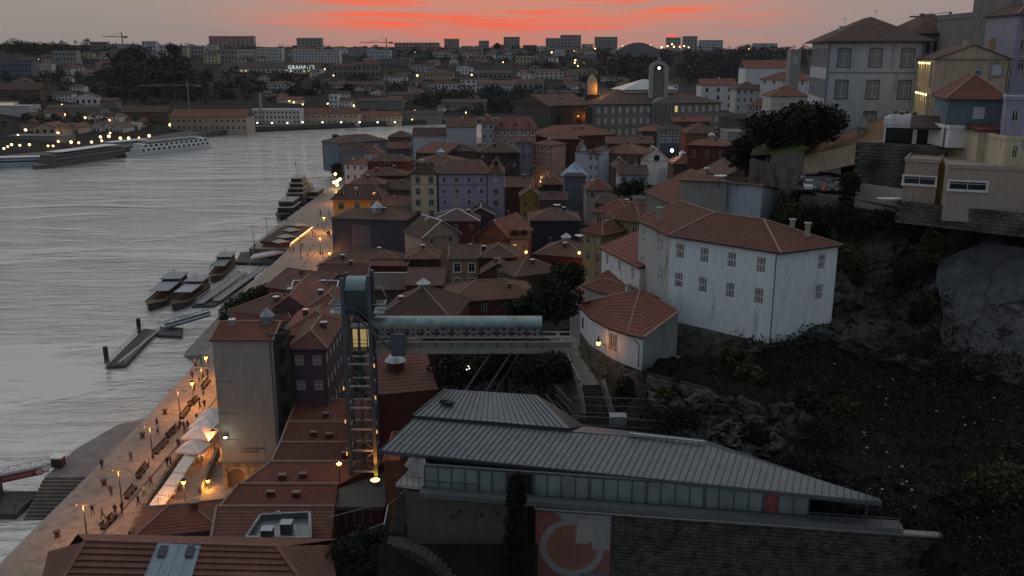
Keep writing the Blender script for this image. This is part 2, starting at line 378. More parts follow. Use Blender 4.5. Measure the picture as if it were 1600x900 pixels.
def roof_mesh(kind, w, d, h, rise, ov, courses=0, hipin=None, fas=0.18):
    """returns (roof MB, ridge MB, extra gable triangles)"""
    mb, rg, tri = MB(), MB(), []
    x0, x1, y0, y1 = -ov, w + ov, -ov, d + ov
    A, B, C_, D = (x0, y0, h), (x1, y0, h), (x1, y1, h), (x0, y1, h); rd = 0.24
    def fascia(pts):
        for p, q in zip(pts, pts[1:] + pts[:1]): mb.face([(p[0], p[1], p[2] - fas), (q[0], q[1], q[2] - fas), q, p], 1)
        mb.face([(p[0], p[1], p[2] - fas) for p in reversed(pts)], 1)
    if kind == 'hip':
        sx, sy = x1 - x0, y1 - y0
        if sx >= sy:
            i = hipin if hipin is not None else sy / 2; P, Q = (x0 + i, (y0 + y1) / 2, h + rise), (x1 - i, (y0 + y1) / 2, h + rise)
            if sx - 2 * i < 0.05: P = Q = ((x0 + x1) / 2, (y0 + y1) / 2, h + rise)
            fs = [(A, B, Q, P), (B, C_, Q, Q), (C_, D, P, Q), (D, A, P, P)]; hs = [(A, P), (D, P), (B, Q), (C_, Q), (P, Q)]
        else:
            i = hipin if hipin is not None else sx / 2; P, Q = ((x0 + x1) / 2, y0 + i, h + rise), ((x0 + x1) / 2, y1 - i, h + rise)
            fs = [(A, B, P, P), (B, C_, Q, P), (C_, D, Q, Q), (D, A, P, Q)]; hs = [(A, P), (B, P), (D, Q), (C_, Q), (P, Q)]
        for f in fs: mb.slope(*f, courses=courses)
        fascia([A, B, C_, D])
    elif kind == 'gx':
        yr = (y0 + y1) / 2; P, Q = (x0, yr, h + rise), (x1, yr, h + rise)
        mb.slope(A, B, Q, P, courses=courses); mb.slope(C_, D, P, Q, courses=courses); fascia([A, B, C_, D])
        mb.face([A, P, D], 1); mb.face([B, C_, Q], 1); hs = [(P, Q), (A, P), (B, Q)]
        tri = [((0, 0, h), (0, d, h), (0, d / 2, h + rise)), ((w, 0, h), (w, d, h), (w, d / 2, h + rise))]
    elif kind == 'gy':
        xr = (x0 + x1) / 2; P, Q = (xr, y0, h + rise), (xr, y1, h + rise)
        mb.slope(D, A, P, Q, courses=courses); mb.slope(B, C_, Q, P, courses=courses)
        t = 0.14
        for a, b in ((A, P), (P, B)): mb.face([(a[0], a[1], a[2] - t), (b[0], b[1], b[2] - t), b, a], 1); mb.face([(a[0], a[1], a[2]-t), (a[0], y1, a[2]-t), (b[0], y1, b[2]-t), (b[0], b[1], b[2]-t)], 1)
        hs = [(P, Q), (A, P), (B, P)]; tri = [((0, 0, h), (w, 0, h), (w / 2, 0, h + rise - .14)), ((w, d, h), (0, d, h), (w / 2, d, h + rise - .14))]
    elif kind == 'shed':
        P, Q = (x0, y1, h + rise), (x1, y1, h + rise); mb.slope(A, B, Q, P, courses=courses); fascia([A, B, C_, D])
        mb.face([A, P, D], 1); mb.face([B, C_, Q], 1); mb.face([C_, D, P, Q], 1); hs = [(P, Q)]
    elif kind == 'shedr':                                # high in front, falls away backwards
        P, Q = (x0, y0, h + rise), (x1, y0, h + rise); mb.slope(C_, D, P, Q, courses=courses); tri = [((0, 0, h), (w, 0, h), (w, 0, h + rise - .1), (0, 0, h + rise - .1)), ((0, 0, h), (0, 0, h + rise - .1), (0, d, h)), ((w, 0, h), (w, d, h), (w, 0, h + rise - .1))]; mb.face([(x0, y0, h + rise - .12), (x1, y0, h + rise - .12), Q, P], 1); mb.face([(x0, y0, h + rise - .12), P, D, (x0, y1, h - .12)], 1); mb.face([(x1, y0, h + rise - .12), (x1, y1, h - .12), C_, Q], 1); hs = [(P, Q)]
    else:
        mb.box((-.15, -.15, h - 0.02), (w + .15, d + .15, h + 0.22), 1)
        for a, b in (((-.15, -.15), (w + .15, .1)), ((-.15, d - .1), (w + .15, d + .15)), ((-.15, .1), (.1, d - .1)), ((w - .1, .1), (w + .15, d - .1))): mb.box((a[0], a[1], h + .22), (b[0], b[1], h + .22 + max(.25, rise)), 1)
        hs = []
    for a, b in hs: rg.bar(V(a) + V((0, 0, .05)), V(b) + V((0, 0, .05)), rd, 0.16)
    return mb, rg, tri
HOUSES = []
def house(label, l, r, ye, Y, Y2=None, d=10, h=12, roof='hip', rise=2.4, wc='white', rc='tile', win=None, winl=None, winr=None, ws=(1.1, 1.8), sh=3.2, top=1.6,
          style='case', sash=None, sur=None, lit=(), chim=(), dorm=0, dormc='white', ov=0.45, cat='house', name='house', group=None, courses=0, far=False, ridge=True, sky=0, hipin=None, cap=CAPW, trim=None, litm=None, pane=None):
    P1 = U(l, ye, Y=Y); P2 = U(r, ye, Y=Y2 or Y); v = P2 - P1; v.z = 0; w = v.length; yaw = math.atan2(v.y, v.x)
    root = empty(name, (P1.x, P1.y, P1.z - h), yaw); tag(root, label, cat, group)
    wm, rm = wall(wc), rtile(rc, far); mb = MB()
    sash = sash or SASH; jobs = []; wr = random.Random(int(l * 3 + ye)); alt = [None] * 11 + [plain('pale_curtain', (.42, .45, .48)), plain('lace_curtain', (.30, .30, .29)), plain('shutter_dark', (.05, .07, .06)), plain('shutter_brown', (.09, .05, .03))]
    for (o, ux, n, Wd, spec) in (((0, 0, 0), (1, 0, 0), (0, -1, 0), w, win), ((w, 0, 0), (0, 1, 0), (1, 0, 0), d, winr), ((w, d, 0), (-1, 0, 0), (0, 1, 0), w, None), ((0, d, 0), (0, -1, 0), (-1, 0, 0), d, winl)):
        ops = grid_ops(Wd, h, spec[0], spec[1], ws[0], ws[1], sh, top) if spec else []
        facade(mb, o, ux, n, Wd, h, [q[:4] for q in ops]); jobs.append((o, ux, n, ops))
    rmb, rg, tri = roof_mesh(roof, w, d, h, rise, ov, courses, hipin)
    for t in tri: mb.face(t)
    mb.build('wall', wm, root)
    if trim:
        t = MB(); 
        for xx in (0, w): t.box((xx - .22, -.05, 0), (xx + .22, .05, h))
        t.box((-.05, -.09, h - .5), (w + .05, .05, h - .05)); t.box((0, -.07, h - sh - .1), (w, .05, h - sh + .15)); t.build('trim', trim, root)
    for si, (o, ux, n, ops) in enumerate(jobs):
        for a in ops:
            p = (litm or LITW) if (si, a[4], a[5]) in lit else (pane or (None if far else wr.choice(alt)))
            put_window(root, o, ux, n, (a[0] + a[1]) / 2, (a[2] + a[3]) / 2, a[1] - a[0], a[3] - a[2], 'far' if far else style, sash, sur, p)
    ro = rmb.build('roof', [rm, wm if roof == 'flat' else WOODD], root)
    if ridge and rg.f: rg.build('ridge', cap, ro)
    rng = random.Random(hash(label) % 1000 if False else len(label) * 7 + int(l))
    def roofz(x, y):
        if roof == 'hip': return h + rise * max(0, min(1, min(x, w - x, y, d - y) / (min(w, d) / 2)))
        if roof == 'gx': return h + rise * (1 - abs(y - d / 2) / (d / 2))
        if roof == 'gy': return h + rise * (1 - abs(x - w / 2) / (w / 2))
        if roof == 'shed': return h + rise * y / d
        if roof == 'shedr': return h + rise * (1 - y / d)
        return h + 0.22
    for (fx, fy) in chim:
        c = MB(); x, y = fx * w, fy * d; z = roofz(x, y); c.box((x - .4, y - .3, z - .6), (x + .4, y + .3, z + 1.1)); c.box((x - .5, y - .4, z + 1.1), (x + .5, y + .4, z + 1.25), 1); c.build('chimney', [wm, WHITEP], ro)
    if dorm:
        for i in range(dorm):
            x = w * (i + .5) / dorm; y = d * .12; z = roofz(x, y); m2 = MB(); m2.box((x - .75, y, z - .3), (x + .75, y + 3, z + 1.35)); 
            do = m2.build('dormer', wall(dormc), ro); m3 = MB(); m3.slope((x - 1, y - .25, z + 1.3), (x - 1, y + 3.2, z + 1.3), (x, y + 3.2, z + 1.8), (x, y - .25, z + 1.8)); m3.slope((x + 1, y + 3.2, z + 1.3), (x + 1, y - .25, z + 1.3), (x, y - .25, z + 1.8), (x, y + 3.2, z + 1.8)); m3.face([(x-1, y-.2, z+1.3), (x+1, y-.2, z+1.3), (x, y-.2, z+1.8)])
            m2 = MB(); m2.box((x - .5, y - .04, z), (x + .5, y - .01, z + 1.1)); link('dormer_window', m2.mesh('dormer_window', GLASS), ro); link('dormer_roof', m3.mesh('dormer_roof', rm), ro)
    if sky:
        for i in range(sky):
            x = w * (i + .7) / (sky + .4); y = d * .5; z = h + rise * (0.9 if roof != 'flat' else 0) ; m2 = MB(); m2.lathe([(1.1, z - .3), (1.1, z + .9), (1.35, z + .95), (.1, z + 1.9), (0, z + 1.95)], 10, 0, (x, y, 0)); m2.build('skylight', ZINC, ro)
    if not far and roof in ('hip', 'gx', 'gy'):
        for k in range(rng.randrange(1, 3)):
            x, y = rng.uniform(.15, .85) * w, rng.uniform(.2, .6) * d; z = roofz(x, y); a = MB(); a.bar((x, y, z - .2), (x, y, z + 2.2), .05); a.bar((x - .5, y, z + 2.0), (x + .5, y, z + 2.0), .04); a.bar((x - .35, y, z + 1.7), (x + .35, y, z + 1.7), .04); a.build('aerial', ZINC, ro)
        if not chim:
            x, y = rng.uniform(.2, .8) * w, rng.uniform(.25, .5) * d; z = roofz(x, y); a = MB(); q = rng.uniform(.25, .45); a.box((x - q, y - q, z - .5), (x + q, y + q, z + .9)); a.box((x - q - .1, y - q - .1, z + .9), (x + q + .1, y + q + .1, z + 1.0), 1); a.build('chimney', [wm, rng.choice((WHITEP, CAPW, ZINC))], ro)
        a = MB(); a.bar((-ov, -ov - .06, h - .1), (w + ov, -ov - .06, h - .1), .14, .12); a.bar((w - .25, -.08, 0), (w - .25, -.08, h - .1), .1); a.build('gutter', plain('gutter_lead', (.07, .07, .072)), root)
    HOUSES.append((label, root, w, d, h)); return root
def rect_poly(cx, cy, w, d, a):
    c, s_ = math.cos(a), math.sin(a); return [(cx + x * c - y * s_, cy + x * s_ + y * c) for x, y in ((-w/2, -d/2), (w/2, -d/2), (w/2, d/2), (-w/2, d/2))]
def leaves(mb, c, r, n, size, rng, m=0, shell=0.55):
    """n leaf-clump faces through an ellipsoid, denser towards its skin, in uneven clusters"""
    rx, ry, rz = r; cl = [V((rng.gauss(0, .5), rng.gauss(0, .5), rng.gauss(0, .5))) for _ in range(9)]
    for _ in range(n):
        if rng.random() < .6:
            q = rng.choice(cl); d = V((q.x + rng.gauss(0, .27), q.y + rng.gauss(0, .27), q.z + rng.gauss(0, .27)))
        else:
            d = V((rng.gauss(0, 1), rng.gauss(0, 1), rng.gauss(0, 1))); d = d.normalized() * (shell + (1 - shell) * rng.random())
        if d.length > 1.12: d = d.normalized() * rng.uniform(.8, 1.1)
        p = V((c[0] + d.x * rx, c[1] + d.y * ry, c[2] + d.z * rz)); s_ = size * rng.uniform(.5, 1.3)
        a = V((rng.gauss(0, 1), rng.gauss(0, 1), rng.gauss(0, .6))).normalized(); b = a.cross(V((rng.gauss(0, 1), rng.gauss(0, 1), rng.gauss(0, 1)))).normalized()
        mb.face([p - a * s_, p - b * s_ * .6, p + a * s_, p + b * s_ * .6], m)
LEAF = leafmat('dark_foliage', (0.022, 0.030, 0.014)); LEAF2 = leafmat('olive_foliage', (0.05, 0.06, 0.025)); BARK = plain('bark', (0.05, 0.038, 0.028), 0.9)
def tree(label, base, height, r, rng, n=1400, leaf=0.35, mat=None, cat='tree', name='tree', group=None, trunk=0.35, crownz=0.62):
    root = empty(name, base); tag(root, label, cat, group); t = MB()
    top = V((rng.uniform(-.4, .4), rng.uniform(-.4, .4), height * .6)); t.tube((0, 0, -.5), top, trunk, trunk * .5, 7)
    for k in range(6):
        a = k * 1.05 + rng.random(); p = top * rng.uniform(.55, 1); t.tube(p, p + V((math.cos(a) * r[0] * .7, math.sin(a) * r[1] * .7, height * rng.uniform(.1, .3))), trunk * .35, .05, 5)
    t.build('trunk', BARK, root)
    c = MB()
    for k in range(5):
        a = k * 1.3 + rng.random(); leaves(c, (math.cos(a) * r[0] * .4, math.sin(a) * r[1] * .4, height * crownz + rng.uniform(-.25, .3) * r[2]), (r[0] * .68, r[1] * .68, r[2] * .6), n // 5, leaf, rng)
    c.build('crown', mat or LEAF, root); return root
def bush(label, c, r, rng, n=700, leaf=0.3, mat=None, group=None):
    mb = MB(); leaves(mb, (0, 0, r[2] * .55), r, n, leaf, rng, shell=.3)
    o = mb.build('bush', mat or LEAF, None, c); tag(o, label, 'bush', group); return o
# ------------------------------------------------------------------ the setting
RN = random.Random(7)
def interp(pts, x):
    if x <= pts[0][0]: return pts[0][1]
    for (a, b), (c, d) in zip(pts, pts[1:]):
        if x <= c: return b + (d - b) * (x - a) / (c - a)
    return pts[-1][1]
EDGE = [(60,-62.5),(100,-64.5),(146,-64.5),(185,-66),(213,-70),(240,-73),(288,-73.5),(290,-87),(330,-88),(436,-88),(500,-97),(545,-95),(620,-70),(700,-30),(760,40)]
def edge(y): return interp(EDGE, y)
def town_z(x, y):
    s_ = x - edge(y)
    return 4.0 + 0.115 * max(0, s_ - 30) * max(0, min(1, (y - 120) / 60)) * (1 if s_ < 210 else 1)
BANK = [(-640,60),(-440,230),(-345,430),(-311,541),(-266,620),(-250,750),(-226,800),(-99,884),(60,925),(300,980),(900,1010),(1700,900)]
PROF = [(0,2.6),(22,4),(60,6.5),(120,14),(300,33),(600,55),(900,73),(1300,82),(3000,95)]
def bank_d(x, y):
    best = 1e9
    for (ax, ay), (bx, by) in zip(BANK, BANK[1:]):
        dx, dy = bx - ax, by - ay; t = max(0, min(1, ((x-ax)*dx + (y-ay)*dy) / (dx*dx + dy*dy)))
        qx, qy = ax + dx*t - x, ay + dy*t - y; k = math.hypot(qx, qy)
        if k < best: best = k; sg = 1 if (dx*(y-ay) - dy*(x-ax)) > 0 else -1
    return best * sg
def hill_z(x, y):
    d = bank_d(x, y)
    if d < 0: return -2.0
    az = x / max(1, y)
    k = interp([(-.6,1.06),(-.3,1.0),(0,.98),(.15,.93),(.4,.94)], az)
    return interp(PROF, d) * (k if d > 200 else 1) + min(1, d / 120) * 3.0 * noise.noise(V((x / 130, y / 130, 0)))
def march(px, py):
    y = 480.0
    while y < 3000:
        p = U(px, py, Y=y)
        if p.z <= hill_z(p.x, p.y): return y
        y += 6
    return 1900.0
def build_setting():
    # river
    m, nt, b = newmat('river_water'); N = nt.nodes.new; L = nt.links.new
    b.inputs['Base Color'].default_value = (0.40, 0.405, 0.39, 1); b.inputs['Roughness'].default_value = 0.1; b.inputs['IOR'].default_value = 3.3
    g = N('ShaderNodeNewGeometry'); mp = N('ShaderNodeMapping'); mp.inputs['Scale'].default_value = (0.075, 0.30, 1); mp.inputs['Rotation'].default_value = (0, 0, R(-12)); L(g.outputs['Position'], mp.inputs[0])
    n1 = N('ShaderNodeTexNoise'); n1.inputs['Scale'].default_value = 1.1; n1.inputs['Detail'].default_value = 5; n1.inputs['Roughness'].default_value = 0.6; n1.inputs['Distortion'].default_value = 0.5; L(mp.outputs[0], n1.inputs['Vector'])
    mp2 = N('ShaderNodeMapping'); mp2.inputs['Scale'].default_value = (0.012, 0.03, 1); mp2.inputs['Rotation'].default_value = (0, 0, R(-14)); L(g.outputs['Position'], mp2.inputs[0])
    n2 = N('ShaderNodeTexNoise'); n2.inputs['Scale'].default_value = 1.0; n2.inputs['Detail'].default_value = 4; n2.inputs['Distortion'].default_value = 1.5; L(mp2.outputs[0], n2.inputs['Vector'])
    r = N('ShaderNodeMapRange'); L(n2.outputs[0], r.inputs[0]); r.inputs[1].default_value = .36; r.inputs[2].default_value = .62; r.inputs[3].default_value = .08; r.inputs[4].default_value = 1.0
    n3 = N('ShaderNodeTexNoise'); n3.inputs['Scale'].default_value = 1.6; n3.inputs['Detail'].default_value = 3; L(g.outputs['Position'], n3.inputs['Vector'])
    ad = N('ShaderNodeMath'); ad.operation = 'MULTIPLY_ADD'; L(n3.outputs[0], ad.inputs[0]); ad.inputs[1].default_value = 0.16; L(n1.outputs[0], ad.inputs[2])
    mu = N('ShaderNodeMath'); mu.operation = 'MULTIPLY'; L(ad.outputs[0], mu.inputs[0]); L(r.outputs[0], mu.inputs[1])
    bump(nt, b, mu.outputs[0], 1.0, 1.5)
    w = MB(); w.face([(-1500, -200, 0), (1800, -200, 0), (1800, 1300, 0), (-1500, 1300, 0)]); tag(w.build('river', m), kind='structure')
    # the sheet under everything, out to the horizon
    gm = plain('far_ground', (0.06, 0.06, 0.045), 0.95, var=0.4, scale=0.01)
    w = MB(); w.face([(-9000, -1500, -3), (9000, -1500, -3), (9000, 9000, -3), (-9000, 9000, -3)]); tag(w.build('ground', gm), kind='structure')
    # far bank and its hills
    hm = rock('hill_ground', (0.042, 0.04, 0.034), 0.02, (0.02, 0.023, 0.016), 0.9)
    mb = MB(); xs = [-2600 + 55 * i for i in range(96)]; ys = [380 + 36 * j for j in range(72)]
    Z = [[hill_z(x, y) for x in xs] for y in ys]
    vid = {}; vs = []; fs = []
    for j, y in enumerate(ys):
        for i, x in enumerate(xs): vs.append((x, y, Z[j][i]))
    nx = len(xs)
    for j in range(len(ys) - 1):
        for i in range(nx - 1): fs.append((j*nx+i, j*nx+i+1, (j+1)*nx+i+1, (j+1)*nx+i))
    me = bpy.data.meshes.new('hills'); me.from_pydata(vs, [], fs); me.materials.append(hm); me.polygons.foreach_set('use_smooth', [True]*len(fs)); tag(link('hills', me), kind='structure')
    # far quay wall that follows the bank
    mb = MB(); pts = BANK[1:-1]
    for (ax, ay), (bx, by) in zip(pts, pts[1:]):
        d = V((bx-ax, by-ay, 0)).normalized(); nrm = V((-d.y, d.x, 0)) * 24
        mb.face([(ax, ay, -1), (bx, by, -1), (bx, by, 4.3), (ax, ay, 4.3)]); mb.face([(ax, ay, 4.3), (bx, by, 4.3), (bx+nrm.x, by+nrm.y, 4.35), (ax+nrm.x, ay+nrm.y, 4.35)])
    tag(mb.build('far_quay', stone('quay_stone_dark', (0.10, 0.095, 0.085), 1.6, 0.6)), kind='structure')
    # town ground behind the promenade
    tm = rock('town_paving', (0.055, 0.05, 0.045), 0.3, mossy=0.2); vs = []; fs = []
    ss = [22, 30, 45, 60, 80, 100, 125, 150, 180, 215, 260, 320]; ys = [90 + 18 * j for j in range(35)]
    for y in ys:
        for s_ in ss: x = edge(y) + s_; vs.append((x, y, town_z(x, y) - 0.05))
    nx = len(ss)
    for j in range(len(ys) - 1):
        for i in range(nx - 1): fs.append((j*nx+i, j*nx+i+1, (j+1)*nx+i+1, (j+1)*nx+i))
    me = bpy.data.meshes.new('town_ground'); me.from_pydata(vs, [], fs); me.materials.append(tm); tag(link('town_ground', me), kind='structure')
    # promenade: paving and river wall
    pm, nt, b = newmat('promenade_paving'); b.inputs['Roughness'].default_value = 0.75
    br = nt.nodes.new('ShaderNodeTexBrick'); br.inputs['Scale'].default_value = 1; br.inputs['Brick Width'].default_value = 1.6; br.inputs['Row Height'].default_value = 0.9; br.inputs['Mortar Size'].default_value = 0.02
    br.inputs['Color1'].default_value = (0.34, 0.28, 0.225, 1); br.inputs['Color2'].default_value = (0.26, 0.215, 0.175, 1); br.inputs['Mortar'].default_value = (0.12, 0.11, 0.10, 1)
    g = nt.nodes.new('ShaderNodeNewGeometry'); nt.links.new(g.outputs['Position'], br.inputs['Vector'])
    f, n = ramp_noise(nt, 0.12, 0.35, 0.7, detail=6); f2, n2 = ramp_noise(nt, 0.9, 0.5, 0.75, detail=5)
    c = mixc(nt, f, br.outputs[0], (0.21, 0.18, 0.155)); c = mixc(nt, f2, c, (0.13, 0.125, 0.12)); nt.links.new(c, b.inputs['Base Color']); bump(nt, b, n2, 0.15, 0.02)
    qs = stone('quay_wall_stone', (0.20, 0.19, 0.17), 1.2, 0.5, wear=0.8); mb = MB(); ys = [62 + 4 * k for k in range(230)]
    ys = [y for y in ys if y < 705] + [288.1, 289.9]; ys.sort()
    for y0, y1 in zip(ys, ys[1:]):
        a, c_ = edge(y0), edge(y1); mb.face([(a, y0, 4), (a + 36, y0, 4), (c_ + 36, y1, 4), (c_, y1, 4)]); mb.face([(a, y0, -2), (a, y0, 4), (c_, y1, 4), (c_, y1, -2)], 1)
        mb.face([(a - .02, y0, 4.006), (a + .7, y0, 4.006), (c_ + .7, y1, 4.006), (c_ - .02, y1, 4.006)], 2)
    tag(mb.build('promenade', [pm, qs, GRANITE]), kind='structure')
    # dark drain line along the promenade
    mb = MB(); dk = plain('drain_iron', (0.05, 0.05, 0.05), 0.8)
    for y0 in range(92, 280, 6): mb.face([(edge(y0)+9.6, y0, 4.004), (edge(y0)+9.95, y0, 4.004), (edge(y0+6)+9.95, y0+6, 4.004), (edge(y0+6)+9.6, y0+6, 4.004)])
    tag(mb.build('drain_channel', dk), kind='structure')
    # boat ramp with a flight of river steps beside it
    rm = plain('wet_granite', (0.13, 0.125, 0.12), 0.6, var=0.3, scale=0.4); mb = MB()
    a = [U(115, 700, z=4), U(185, 704, z=4)]
    # sloping slip: from the promenade edge (y 124..150) out and down into the water
    mb.face([(-64.3, 124.3, 3.97), (-64.3, 146.4, 3.97), (-68.3, 144.6, 3.9), (-71, 134.6, 3.9), (-71, 124.3, 3.9)]); mb.face([(-64.4, 146.4, 3.97), (-64.5, 153, 3.9), (-68.5, 158, -.5), (-68.3, 144.6, 3.9)])
    mb.face([(-71, 124.3, 3.9), (-71, 134.6, 3.9), (-71, 134.6, -2), (-71, 124.3, -2)]); mb.face([(-71, 134.6, 3.9), (-68.3, 144.6, 3.9), (-68.3, 144.6, -2), (-71, 134.6, -2)]); mb.face([(-64.3, 124.3, 3.97), (-71, 124.3, 3.9), (-71, 124.3, -2), (-64.3, 124.3, -2)])
    q = [U(331, 552, z=3.96), U(352, 488, z=3.96), U(340, 496, z=2.4), U(283, 557, z=-.3)]; mb.face(q); mb.face([q[0], q[3], q[3] - V((0, 0, 3)), q[0] - V((0, 0, 5))])
    tag(mb.build('boat_ramp', rm), kind='structure')
    st = empty('river_steps', (-64.6, 108, 0)); tag(st, 'broad flight of dark stone river steps below the slipway', 'steps'); sm = plain('step_granite', (0.12, 0.112, 0.10), 0.8, var=0.3, scale=0.5)
    for k in range(12):
        mb = MB(); y1 = 16.28 - k * .52; mb.box((-6.5 - k * .05, y1 - .56, -1.5), (0.05, y1, 3.6 - k * .34)); mb.build('step', sm, st)
build_setting()
def loft(name, rows, mat, n_u=60, n_v=10, amp=1.2, fr=0.18, seed=0, blk=0.0):
    """sheet through polylines of world points, roughened"""
    def resample(pl, n):
        L_ = [0]
        for a, b in zip(pl, pl[1:]): L_.append(L_[-1] + (b - a).length)
        out = []
        for k in range(n):
            s_ = L_[-1] * k / (n - 1)
            for i in range(len(pl) - 1):
                if s_ <= L_[i+1] + 1e-6: out.append(pl[i].lerp(pl[i+1], (s_ - L_[i]) / max(1e-6, L_[i+1] - L_[i]))); break
        return out
    rr = [resample(r_, n_u) for r_ in rows]; grid = []
    for a, b in zip(rr, rr[1:]):
        for k in range(n_v):
            t = k / n_v; grid.append([p.lerp(q, t) for p, q in zip(a, b)])
    grid.append(rr[-1]); vs = []; fs = []
    for row in grid:
        for p in row:
            o = V((seed * 11.1, 0, 0)); d = noise.noise_vector(p * fr + o) * amp + noise.noise_vector(p * fr * 3.1 + o) * amp * .4 + noise.noise_vector(p * fr * 7.3 + o) * amp * .2; rid = abs(noise.noise(p * fr * 1.7 + V((5, 5, 5)))) * amp + blk * noise.cell(p * .55 + d * .3)
            vs.append(p + d * .8 + V((0, -rid, rid * .3)))
    for j in range(len(grid) - 1):
        for i in range(n_u - 1): fs.append((j*n_u+i, j*n_u+i+1, (j+1)*n_u+i+1, (j+1)*n_u+i))
    me = bpy.data.meshes.new(name); me.from_pydata(vs, [], fs); me.materials.append(mat); o = link(name, me); tag(o, kind='structure'); return o, grid
def PY(*a): return [U(x, y, Y=q) for x, y, q in a]
ROCK = rock('cliff_rock', (0.125, 0.12, 0.118), 0.4, (0.022, 0.026, 0.012), 0.75); SCREE = rock('scree_soil', (0.019, 0.016, 0.0145), 0.9, (0.012, 0.015, 0.008), 0.8)  # scree albedo kept dark: the blocked sky light is put into its colour
SHEET = rock('bare_rock_face', (0.11, 0.118, 0.135), 0.2, (0.05, 0.05, 0.052), 0.5)
def cracks(m, scale, dark):
    nt = m.node_tree; b = nt.nodes['Principled BSDF']; src = b.inputs['Base Color'].links[0].from_socket; N = nt.nodes.new; L = nt.links.new; g = N('ShaderNodeNewGeometry'); nz = N('ShaderNodeTexNoise'); nz.inputs['Scale'].default_value = .5; L(g.outputs['Position'], nz.inputs['Vector']); ad = N('ShaderNodeVectorMath'); ad.operation = 'MULTIPLY_ADD'; L(nz.outputs['Color'], ad.inputs[0]); ad.inputs[1].default_value = (2.5, 2.5, 2.5); L(g.outputs['Position'], ad.inputs[2]); mp = N('ShaderNodeMapping'); mp.inputs['Scale'].default_value = (1, 1, .55); L(ad.outputs[0], mp.inputs[0])
    vo = N('ShaderNodeTexVoronoi'); vo.feature = 'DISTANCE_TO_EDGE'; vo.inputs['Scale'].default_value = scale; L(mp.outputs[0], vo.inputs['Vector']); mr = N('ShaderNodeMapRange'); L(vo.outputs['Distance'], mr.inputs[0]); mr.inputs[1].default_value = .0; mr.inputs[2].default_value = .06; mr.inputs[3].default_value = 1; mr.inputs[4].default_value = 0; L(mixc(nt, mr.outputs[0], src, dark), b.inputs['Base Color'])
cracks(SHEET, .16, (.045, .047, .05)); cracks(ROCK, .55, (.02, .02, .018))
CLIFF, cg = loft('cliff', [PY((1170,300,170),(1250,320,142),(1340,328,132),(1450,338,126),(1600,345,119),(1800,352,112)),
    PY((1190,330,152),(1260,380,140),(1340,420,127),(1450,420,121),(1600,430,113),(1800,440,106)),
    PY((1200,440,132),(1290,450,125),(1345,500,117),(1455,545,108),(1600,560,101),(1800,570,95)),
    PY((1120,560,106),(1290,530,107),(1345,560,106),(1460,590,101),(1600,600,96),(1800,610,90))], ROCK, 130, 26, 1.9, .22, 1, .9)
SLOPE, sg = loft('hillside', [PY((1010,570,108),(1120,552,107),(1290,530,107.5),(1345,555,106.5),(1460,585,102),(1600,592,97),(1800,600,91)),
    PY((1010,615,99),(1120,600,98),(1290,620,96),(1400,640,94),(1500,660,92),(1600,670,88),(1800,680,84)),
    PY((1010,650,95),(1110,665,91),(1290,720,83),(1400,760,79),(1500,760,78),(1600,770,76),(1800,780,73)),
    PY((1010,720,88),(1110,745,85),(1290,785,78.5),(1400,812,75.5),(1500,835,71.5),(1600,850,69),(1800,860,66)),
    PY((1010,790,85),(1110,815,82),(1290,850,77),(1400,868,75),(1505,935,65),(1600,960,62),(1800,980,60))], SCREE, 150, 22, .9, .5, 2)
CRAG, c3 = loft('crag', [PY((1015,610,97.5),(1060,618,96),(1110,612,95.5),(1160,622,94),(1230,640,91.5),(1290,672,88)),
    PY((1015,640,94.8),(1060,655,92.5),(1110,655,91.2),(1160,660,90),(1230,680,88),(1290,710,85)),
    PY((1015,690,90.5),(1060,690,88.5),(1110,695,87),(1160,705,85.6),(1230,735,82.5),(1290,760,80))], ROCK, 120, 26, 1.5, .5, 3, .7)
FACE, c4 = loft('bare_rock', [PY((1462,400,119),(1530,380,117),(1600,385,113),(1800,390,106)), PY((1470,480,113),(1530,470,111),(1600,470,108),(1800,475,101)), PY((1468,585,102.5),(1530,582,100.5),(1600,585,97.5),(1800,590,91))], SHEET, 90, 30, .8, .16, 4, .12)
